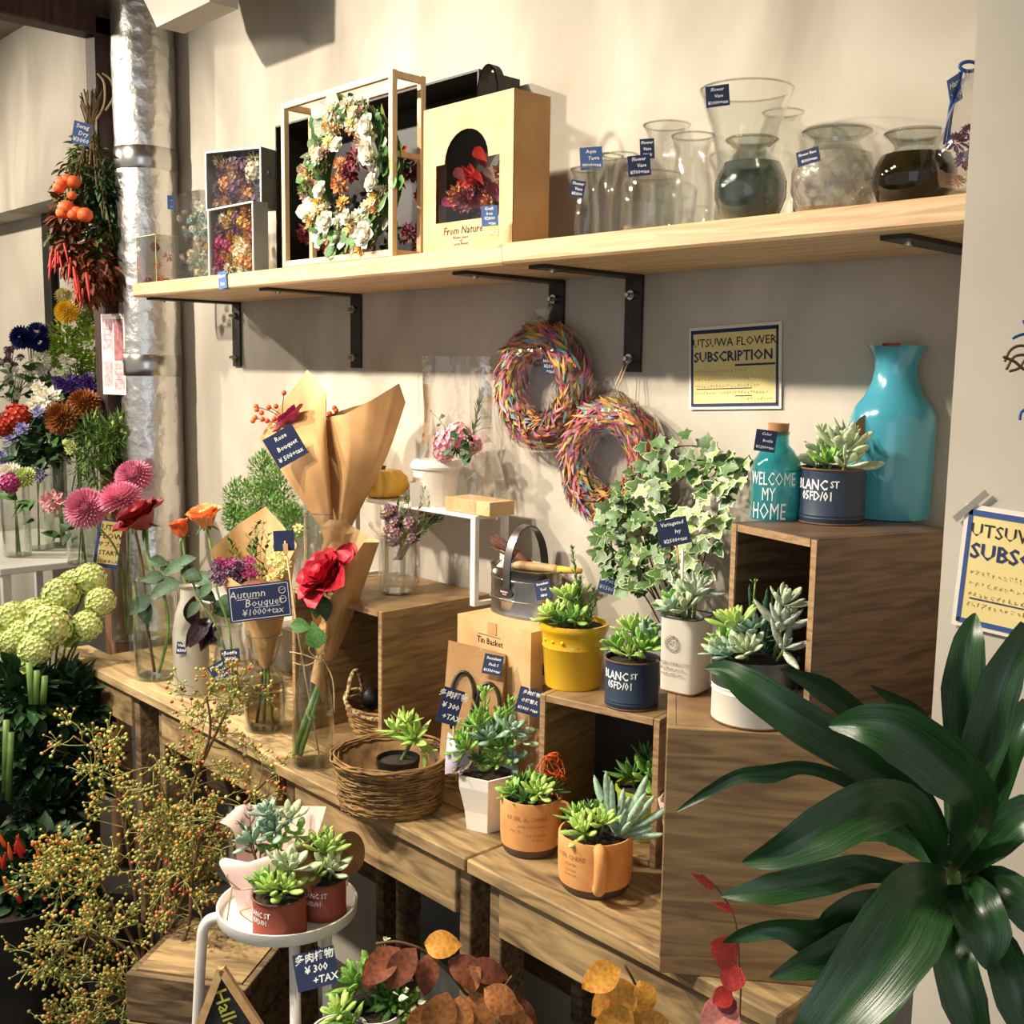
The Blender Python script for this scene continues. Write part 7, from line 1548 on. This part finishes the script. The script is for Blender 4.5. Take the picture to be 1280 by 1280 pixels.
def kraft_disc(c, px, py, d, r_): link('round_tag', MB().disc((0, 0, 0), r_*d/F, 30).mesh('round_tag', 'kraft_dark', False), c, facing(atd(px, py, d), 0, 45)); MB().tube([atd(px, py+r_*.5, d), atd(px-4, py+r_*1.6, d)], .0012, 5).build('tag_stick', 'tool_wood', c, True, world=True)
kraft_disc(c, 385, 1088, dep(P)+.02, 26)
c, P, r, h = can('brick red tin planter at the back right of the white stool tray', 404, 1140, 57, 1096, 'red_tin', ZT2, (('BLANC ST', .74, .32, -24), ('05FD/01', .52, .30, -28))); k = mpp(P)
tuft(c, P, r, h, ((-.5, -.1, 'bright', 12, 24, -.5, -.1, 10), (.1, -.4, 'bright', 14, 22, 0, -.4, 10), (0, .1, 'bright', 14, 26, 0, .1, 34), (.5, .1, 'pale', 12, 24, .5, 0, 14), (-.3, .3, 'green', 10, 24, -.3, .2, 30)), k)
tall(c, P, r, h, k, ((0, .1, 0), (.1, .1, 36), (.15, .1, 64)), 'bright', 10, 18, 40); kraft_disc(c, 438, 1066, dep(P)+.05, 26)
pw = atz(320, 1136, ZT2); k = mpp(pw); d = dep(pw)
c = thing('paper_wrapped_succulent', 'grey green succulents wrapped in pale pink paper on the stool tray', 'potted plant', pw)
MB().lathe(potwall([(20*k, 0), (24*k, 50*k)], .002), 20).build('pot', 'ceramic_white', c, 'auto')
sheet([[(300, 1150, -.02), (290, 1110, -.03), (274, 1080, -.02), (281, 1072, 0)], [(322, 1158, -.05), (318, 1118, -.06), (312, 1085, -.06), (310, 1078, -.055)], [(352, 1150, -.03), (356, 1105, -.05), (362, 1075, -.05), (372, 1058, -.045)], [(360, 1140, 0), (374, 1090, 0), (392, 1050, 0), (410, 1036, 0)]], d, crisp=True).build('paper_wrap', 'pink_paper', c, True, world=True)
sheet([[(300, 1140, .0), (296, 1080, .02), (292, 1040, .03), (274, 1028, .03)], [(320, 1130, .03), (318, 1060, .06), (310, 1010, .07), (298, 1007, .07)], [(345, 1130, .03), (352, 1060, .06), (362, 1015, .07), (366, 1007, .07)], [(362, 1130, .0), (380, 1080, .02), (398, 1040, .03), (408, 1008, .03)]], d, crisp=True).build('paper_wrap', 'pink_paper', c, True, world=True)
for (px, py, kind, n, L, ax) in ((345, 1040, 'blue', 16, 24, V((0, -.5, .8))), (335, 1020, 'blue', 14, 20, V((-.1, -.2, 1))), (362, 1025, 'pale', 12, 20, V((.3, -.2, .8))), (318, 1055, 'blue', 12, 24, V((-.5, -.4, .6))), (350, 1060, 'green', 12, 22, V((.2, -.7, .5))), (370, 1045, 'green', 8, 18, V((.6, -.4, .6)))): rosette(c, atd(px, py, d), ax, n, L*k*1.4, succ(kind), 10, 75, .5)
for (tx_, ty_) in ((312, 1015), (335, 1003), (303, 1030)): sprig(c, path_px([(325, 1090), (318+(tx_-318)*.5, 1050), (tx_, ty_)], d), fat_leaf('succ_purple', 'lance', .35, .14, .1), 9, 18*k, 25, .3, 3, 'stem_dry', .0015)
for pts in ([(290, 1108), (300, 1112), (318, 1110)], [(290, 1108), (284, 1150)], [(318, 1110), (322, 1130), (300, 1140), (318, 1155)], [(300, 1112), (286, 1100), (284, 1092)]): MB().tube(catmull(path_px(pts, d-.06), 4), .0013, 5).build('twine_bow', 'twine', c, True, world=True)
# ---------------------------------------------------------------- weathered crate, blackboard
wb0 = atd(268, 1185, 2.12); H0 = wb0.z
wcr = thing('weathered_crate', 'weathered plank crate standing on the floor behind the white stool', 'crate', (wb0.x, wb0.y, 0), math.radians(35))
for i in range(4): MB().box((0, -.11, (i+.5)*H0/4), (.24, .014, H0/4-.004), bev=.0015).build('slat', 'old_plank_dark' if i % 2 else 'old_plank', wcr, False)
for i in range(4): MB().box((.113, 0, (i+.5)*H0/4), (.014, .2, H0/4-.004), bev=.0015).build('slat', 'old_plank_dark', wcr, False)
for i in range(4): MB().box((-.113, 0, (i+.5)*H0/4), (.014, .2, H0/4-.004), bev=.0015).build('slat', 'old_plank_dark', wcr, False)
MB().box((0, 0, H0-.006), (.21, .2, .012)).build('top_board', 'old_plank', wcr, False)
for x in (-.1, .1): MB().box((x, .0, (H0-.02)/2), (.02, .2, H0-.025)).build('corner_post', 'old_plank_dark', wcr, False)
mat('board_black', '1d1c1a', '2a2826', rough=.7, scale=10); mat('chalk_green', 'b9b64a', rough=.9)
bq = facing(atd(283, 1262, 1.84), 0, 0, 0)
d = 1.84; kk = d/F
bb_ = thing('chalk_board', 'small black chalkboard with a wooden edge and a yellow green greeting', 'chalkboard', (atd(283, 1262, d).x, atd(283, 1262, d).y, 0))
crn = [atd(*p, d) for p in ((277, 1210), (336, 1300), (300, 1420), (232, 1330))]
nb_ = (crn[1]-crn[0]).cross(crn[3]-crn[0]).normalized(); nb_ = nb_ if nb_.dot(CAM-crn[0]) > 0 else -nb_
MB().add(crn+[p-nb_*.01 for p in crn], [(0, 3, 2, 1), (4, 5, 6, 7), (0, 1, 5, 4), (1, 2, 6, 5), (2, 3, 7, 6), (3, 0, 4, 7)]).build('slate', 'board_black', bb_, False, world=True)
for a, b in zip(crn, crn[1:]+crn[:1]): MB().bar(a+nb_*.002, b+nb_*.002, .013, .012, up=nb_).build('frame_bar', 'tool_wood', bb_, False, world=True)
x_ = (crn[3]-crn[0]).normalized(); x_ = -((crn[0]-crn[3])).normalized(); y_ = nb_.cross(x_)
ctr = atd(283, 1262, d)+nb_*.004
xx = (atd(292, 1290, d)-atd(270, 1232, d)).normalized(); yy = nb_.cross(xx); Qh = Matrix(((xx.x, yy.x, nb_.x, ctr.x), (xx.y, yy.y, nb_.y, ctr.y), (xx.z, yy.z, nb_.z, ctr.z), (0, 0, 0, 1)))
lettering(bb_, 'Hallo', Qh, 26*kk, 'chalk_green', bold=.01)
MB().bar(V((crn[2].x, crn[2].y, 0)), crn[2]+V((0, 0, .02)), .02, .02, up=(1, 0, 0)).build('stand_leg', 'old_plank_dark', bb_, False, world=True)
# ---------------------------------------------------------------- low crate with succulents and autumn branches
LCt = atd(500, 1330, 1.72); zl = LCt.z-.01
lcr = thing('low_crate', 'low plank crate at the bottom carrying small white pots', 'crate', (LCt.x, LCt.y, 0), math.radians(8))
for i in range(3): MB().box((0, -.12, (i+.5)*zl/3), (.34, .014, zl/3-.004)).build('slat', 'old_plank', lcr, False)
for i in range(3): MB().box((0, -.08+.08*i, zl-.006), (.34, .075, .012)).build('top_board', 'old_plank', lcr, False)
for x in (-.15, .15): MB().box((x, 0, (zl-.014)/2), (.02, .2, zl-.014)).build('corner_post', 'old_plank_dark', lcr, False)
for j, (px, py, dx, lab, spec) in enumerate(((470, 1262, 0, 'small white pot of dark green rosettes at the bottom edge, right of its pair', (('green', 448, 1232, 18, 34, V((-.3, -.5, .8))), ('dark', 490, 1250, 18, 34, V((.2, -.6, .7))), ('green', 470, 1215, 12, 28, V((0, 0, 1))), ('purple', 500, 1215, 12, 22, V((.2, -.2, .9))), ('green', 505, 1262, 12, 28, V((.3, -.6, .6))))), (425, 1290, 0, 'small white pot of pale green rosettes at the bottom edge, left of its pair', (('bright', 425, 1268, 14, 26, V((-.2, -.5, .8))), ('greenlance', 440, 1280, 10, 26, V((.1, -.6, .7))))))):
    P = atz(px, py+46, zl+.0006); k = mpp(P)
    c = thing('small_white_planter', lab, 'planter', P); hh = zat(P, px, py-2)-zl
    MB().lathe(potwall([(.034, 0), (.046, hh), (.048, hh)], .003), 30).build('pot', 'ceramic_white', c, 'auto'); soilcap(c, .042, hh*.9); d = dep(P)
    for (kind, rx_, ry_, n, L, ax) in spec: rosette(c, atd(rx_, ry_, d), ax, n, L*k*1.25, succ(kind), 8, 75, .5); stem(c, [P+V((0, 0, hh*.9)), atd(rx_, ry_, d)], .003)
    if j == 0:
        for i in range(34): leaf(c, flat_leaf('ivy_cream' if i % 2 else 'ivy_pale', 'obovate', .8, .1, -.1), atd(520+U(-26, 30), 1228+U(-30, 40), d-.02+U(-.02, .03)), V((U(-1, 1), -.5, U(-.5, .8))), (0, -.6, 1), U(9, 14)*k)
        sprig(c, path_px([(480, 1240), (478, 1205), (482, 1175)], d), flat_leaf('ivy_cream', 'obovate', .8, .1, -.1), 9, 12*k, 30, .4, 3, 'stem_green', .001)
def branch_leaf(t, me, px, py, d, dx, dy, s, tilt=.3): leaf(t, me, atd(px, py, d), RGT*dx-UPV*dy-FWD*tilt, UPV*.5-FWD+RGT*U(-.3, .3), s*d/F)
bl1 = flat_leaf('autumn_brown', 'oval', .72, .08, -.25, .02); bl2 = flat_leaf('autumn_dark', 'oval', .6, .1, -.3, .02); bl3 = flat_leaf('autumn_orange', 'oval', .75, .08, -.25, .03)
BK = atd(600, 1360, 1.66); BK = V((BK.x, BK.y, 0)); bucket('dark bucket of copper beech branches below the table', BK, .09, .25)
d = 1.68; t = thing('beech_branch', 'copper beech branch with curled brown leaves at the bottom edge', 'branch', BK+V((0, 0, .02)))
stem(t, [BK+V((0, 0, .02)), atd(600, 1290, d), atd(580, 1240, d), atd(540, 1195, d), atd(500, 1178, d), atd(470, 1180, d)], .0025, 'stem_brown'); stem(t, [atd(600, 1290, d), atd(620, 1250, d), atd(640, 1220, d)], .002, 'stem_brown')
for (px, py, dx, dy, s, m_) in ((560, 1240, -.4, 1, 62, bl1), (575, 1245, -.1, 1, 56, bl1), (590, 1238, .3, .8, 58, bl1), (605, 1235, .9, .5, 50, bl1), (545, 1255, -.7, .9, 54, bl1), (580, 1235, .2, -.4, 40, bl1), (500, 1185, -.8, .6, 62, bl2), (520, 1185, -.6, .7, 60, bl2), (540, 1190, -.2, .8, 52, bl2), (530, 1180, 1, -.1, 46, bl3), (560, 1200, .8, .3, 60, bl2), (585, 1205, .9, .2, 52, bl2), (480, 1190, -.6, 1, 50, bl2), (620, 1255, .8, .4, 46, bl1), (635, 1250, .9, .6, 46, bl2), (600, 1265, .4, 1, 40, bl1), (640, 1270, .8, .6, 36, bl1)): branch_leaf(t, m_, px, py, d-.03+U(-.02, .02), dx, dy, s)
d = 1.42; BK2 = atd(790, 1420, 1.42); BK2 = V((BK2.x, BK2.y, 0)); bucket('dark bucket of golden leaves below the mug table', BK2, .08, .22)
t = thing('golden_leaf_branch', 'branch of golden autumn leaves in front of the mug table apron', 'branch', BK2+V((0, 0, .02)))
stem(t, [BK2+V((0, 0, .02)), atd(805, 1290, d), atd(798, 1240, d), atd(780, 1205, d)], .0018, 'stem_brown')
for (px, py, dx, dy, s, m_) in ((775, 1210, -.9, .3, 52, bl3), (795, 1232, -.9, .5, 64, flat_leaf('autumn_orange', 'oval', .8, .1, -.35, .03)), (790, 1262, -.8, .6, 62, bl3), (800, 1255, -.2, 1, 56, bl3), (810, 1262, .4, 1, 50, bl3), (800, 1225, .3, .9, 40, bl3), (770, 1280, -.5, .5, 50, bl3)): branch_leaf(t, m_, px, py, d-.02+U(-.02, .01), dx, dy, s)
for (px, py, s) in ((777, 1232, 1), (800, 1236, 1)): pass
d = 1.22; BK3 = atd(918, 1440, d); BK3 = V((BK3.x, BK3.y, 0)); bucket('dark bucket of red leaf twigs at the table corner', BK3, .06, .2)
t = thing('red_leaf_twig', 'thin twig with bright red round leaves in front of the big crate panel', 'branch', BK3+V((0, 0, .02)))
stem(t, [BK3+V((0, 0, .02)), atd(924, 1290, d), atd(924, 1220, d), atd(922, 1170, d), atd(915, 1140, d), atd(896, 1110, d), atd(875, 1092, d)], .0011, 'stem_brown')
hl = flat_leaf('leaf_red', 'oval', .95, .1, -.15, .02); hs_ = flat_leaf('leaf_red', 'lance', .3, .2, -.1)
for (px, py, dx, dy, s, m_) in ((921, 1203, -.8, -.75, 44, hl), (921, 1206, -.35, .8, 34, hl), (918, 1140, -.9, -.5, 34, hs_), (893, 1112, -.7, -.6, 40, hs_), (915, 1240, -.8, .3, 28, hl), (921, 1252, -1, .2, 26, flat_leaf('maroon_dry', 'oval', .9, .1, -.2)), (915, 1258, -.5, .6, 56, flat_leaf('leaf_pink', 'oval', .95, .1, -.2, .03)), (922, 1258, -.9, .45, 54, flat_leaf('leaf_pink', 'oval', .95, .1, -.2, .03))): branch_leaf(t, m_, px, py, d-.01, dx, dy, s)
# ---------------------------------------------------------------- dracaena
DD = 1.03; cr = atd(1192, 1100, DD)
dp = V((cr.x+.02, cr.y-.005, 0)); dr_ = thing('dracaena_plant', 'large dracaena with broad glossy dark green leaves in the right foreground', 'potted plant', dp)
MB().lathe(potwall([(.1, 0), (.105, .005), (.14, .3), (.145, .31)], .006), 40).build('pot', 'ceramic_white', dr_, 'auto'); soilcap(dr_, .13, .28)
MB().tube(catmull([dp+V((0, 0, .27)), dp+V((.005, 0, .6)), atd(1204, 1260, DD), atd(1196, 1160, DD), cr, atd(1189, 1066, DD-.02)], 5), .010, 12).build('trunk', 'stem_green', dr_, True, world=True)
def strap(pts, widths, tilt, fold=.16, wav=.0, seed=0):
    C_ = catmull([atd(p[0], p[1], DD+(p[2] if len(p) > 2 else 0)) for p in pts], 5); n = len(C_); wn = len(widths); rows = []
    for i, p in enumerate(C_):
        t = i/(n-1); f = t*(wn-1); j = min(int(f), wn-2); w_ = (widths[j]+(widths[j+1]-widths[j])*(f-j))*.77*DD/F
        tan = (C_[min(i+1, n-1)]-C_[max(i-1, 0)]).normalized(); v_ = (p-CAM).normalized(); s_ = tan.cross(v_).normalized(); nn = s_.cross(tan)
        a = math.radians(tilt[0]+(tilt[1]-tilt[0])*t); s2 = s_*math.cos(a)+nn*math.sin(a); n2 = nn*math.cos(a)-s_*math.sin(a)
        if n2.dot(v_) > 0: n2 = -n2
        rows.append([p+s2*(u*w_/2)+n2*(abs(u)*fold*w_+wav*w_*math.sin(t*17+u*2+seed)*abs(u)) for u in (-1, -.66, -.33, 0, .33, .66, 1)])
    o = grid(rows).build('leaf', 'dracaena', dr_, True, world=True); me = o.data; ul = me.uv_layers.new(name='UVMap')
    for lp_ in me.loops: vi = lp_.vertex_index; ul.data[lp_.index].uv = ((vi//7)/len(rows)*3, (vi % 7)/6)
    return o
W1 = [16, 34, 58, 66, 60, 36, 4]
LV = (([(1180, 1075), (1149, 1000, -.03), (1080, 950, -.05), (1005, 905, -.06), (940, 862, -.05), (905, 838, -.03), (880, 836, -.02)], [20, 40, 62, 66, 58, 30, 2], (20, -25), .03),
      ([(1188, 1085, -.02), (1225, 1010, -.1), (1180, 955, -.13), (1120, 915, -.13), (1075, 905, -.12), (1036, 908, -.1)], [24, 50, 88, 84, 50, 2], (25, -10), .02),
      ([(1175, 1080), (1120, 1010), (1060, 975, -.02), (1005, 958, -.02), (962, 966, -.02), (922, 970, -.02), (881, 992, -.01), (846, 1014)], [12, 20, 24, 24, 30, 22, 16, 2], (40, 0), .05),
      ([(1180, 1085, -.02), (1140, 1010, -.06), (1085, 1012, -.1), (1027, 1040, -.11), (970, 1068, -.1), (928, 1078, -.08)], [26, 56, 78, 74, 44, 3], (-20, 15), .03),
      ([(1180, 1100, -.03), (1130, 1092, -.08), (1076, 1085, -.1), (1027, 1098, -.11), (962, 1112, -.11), (902, 1120, -.1)], [24, 34, 42, 48, 44, 4], (30, -10), .05),
      ([(1182, 1112, -.03), (1120, 1135, -.08), (1072, 1150, -.1), (1027, 1172, -.11), (975, 1160, -.11), (930, 1168, -.1), (904, 1178, -.09)], [26, 60, 76, 66, 30, 22, 3], (-10, 30), .04),
      ([(1110, 1150, -.09), (1060, 1180, -.12), (1010, 1205, -.13), (962, 1222, -.13)], [30, 56, 44, 3], (20, 0), .04),
      ([(1184, 1105, -.05), (1150, 1125, -.13), (1122, 1170, -.16), (1080, 1228, -.17), (1030, 1290, -.17), (1000, 1330, -.16)], [40, 96, 112, 100, 76, 30], (10, -15), .02),
      ([(1192, 1085, -.01), (1200, 1010, .0), (1204, 930, -.02), (1205, 860, -.03), (1212, 800, -.03), (1219, 766, -.02)], [26, 34, 58, 68, 46, 2], (-15, 10), .03),
      ([(1196, 1085, -.02), (1212, 1000, -.05), (1232, 920, -.07), (1250, 850, -.08), (1282, 780, -.08)], [26, 44, 66, 60, 20], (10, -20), .03),
      ([(1200, 1105, -.05), (1215, 1130, -.1), (1232, 1170, -.12), (1233, 1212, -.12)], [40, 80, 70, 3], (0, 10), .02),
      ([(1178, 1070, .05), (1140, 960, .06), (1072, 892, .07), (1027, 858, .07), (975, 836, .06)], [20, 34, 46, 44, 3], (30, 10), .03),
      ([(1188, 1075, .03), (1180, 950, .03), (1150, 890, .03), (1118, 872, .03), (1088, 856, .03)], [12, 18, 30, 26, 3], (50, 40), .03),
      ([(1200, 1090, -.03), (1245, 1050, -.08), (1285, 1020, -.1), (1330, 1030, -.1)], [30, 56, 60, 40], (20, 0), .03),
      ([(1202, 1105, -.03), (1250, 1110, -.08), (1290, 1140, -.1), (1330, 1190, -.1)], [30, 60, 62, 30], (20, -10), .03),
      ([(1200, 1090, .02), (1240, 1000, .0), (1262, 930, -.02), (1290, 880, -.02)], [22, 40, 50, 30], (-20, 10), .03),
      ([(1196, 1120, -.04), (1190, 1180, -.1), (1205, 1250, -.12), (1225, 1310, -.12)], [36, 60, 64, 30], (0, 0), .03),
      ([(1186, 1120, -.02), (1150, 1180, -.04), (1120, 1230, -.05), (1095, 1285, -.05)], [30, 50, 54, 20], (10, -10), .03),
      ([(1182, 1095, .0), (1150, 1060, .02), (1110, 1040, .03), (1075, 1050, .03)], [16, 36, 42, 3], (10, 0), .03),
      ([(1206, 1130, -.03), (1250, 1190, -.08), (1270, 1250, -.1), (1300, 1320, -.1)], [30, 56, 60, 30], (10, 0), .03),
      ([(1190, 1070, .01), (1172, 1020, -.01), (1150, 985, -.02)], [14, 18, 24], (0, 0), 0))
for i, (pts, ws, tl, wv) in enumerate(LV): strap(pts, ws, tl, .2, wv*1.6, i)
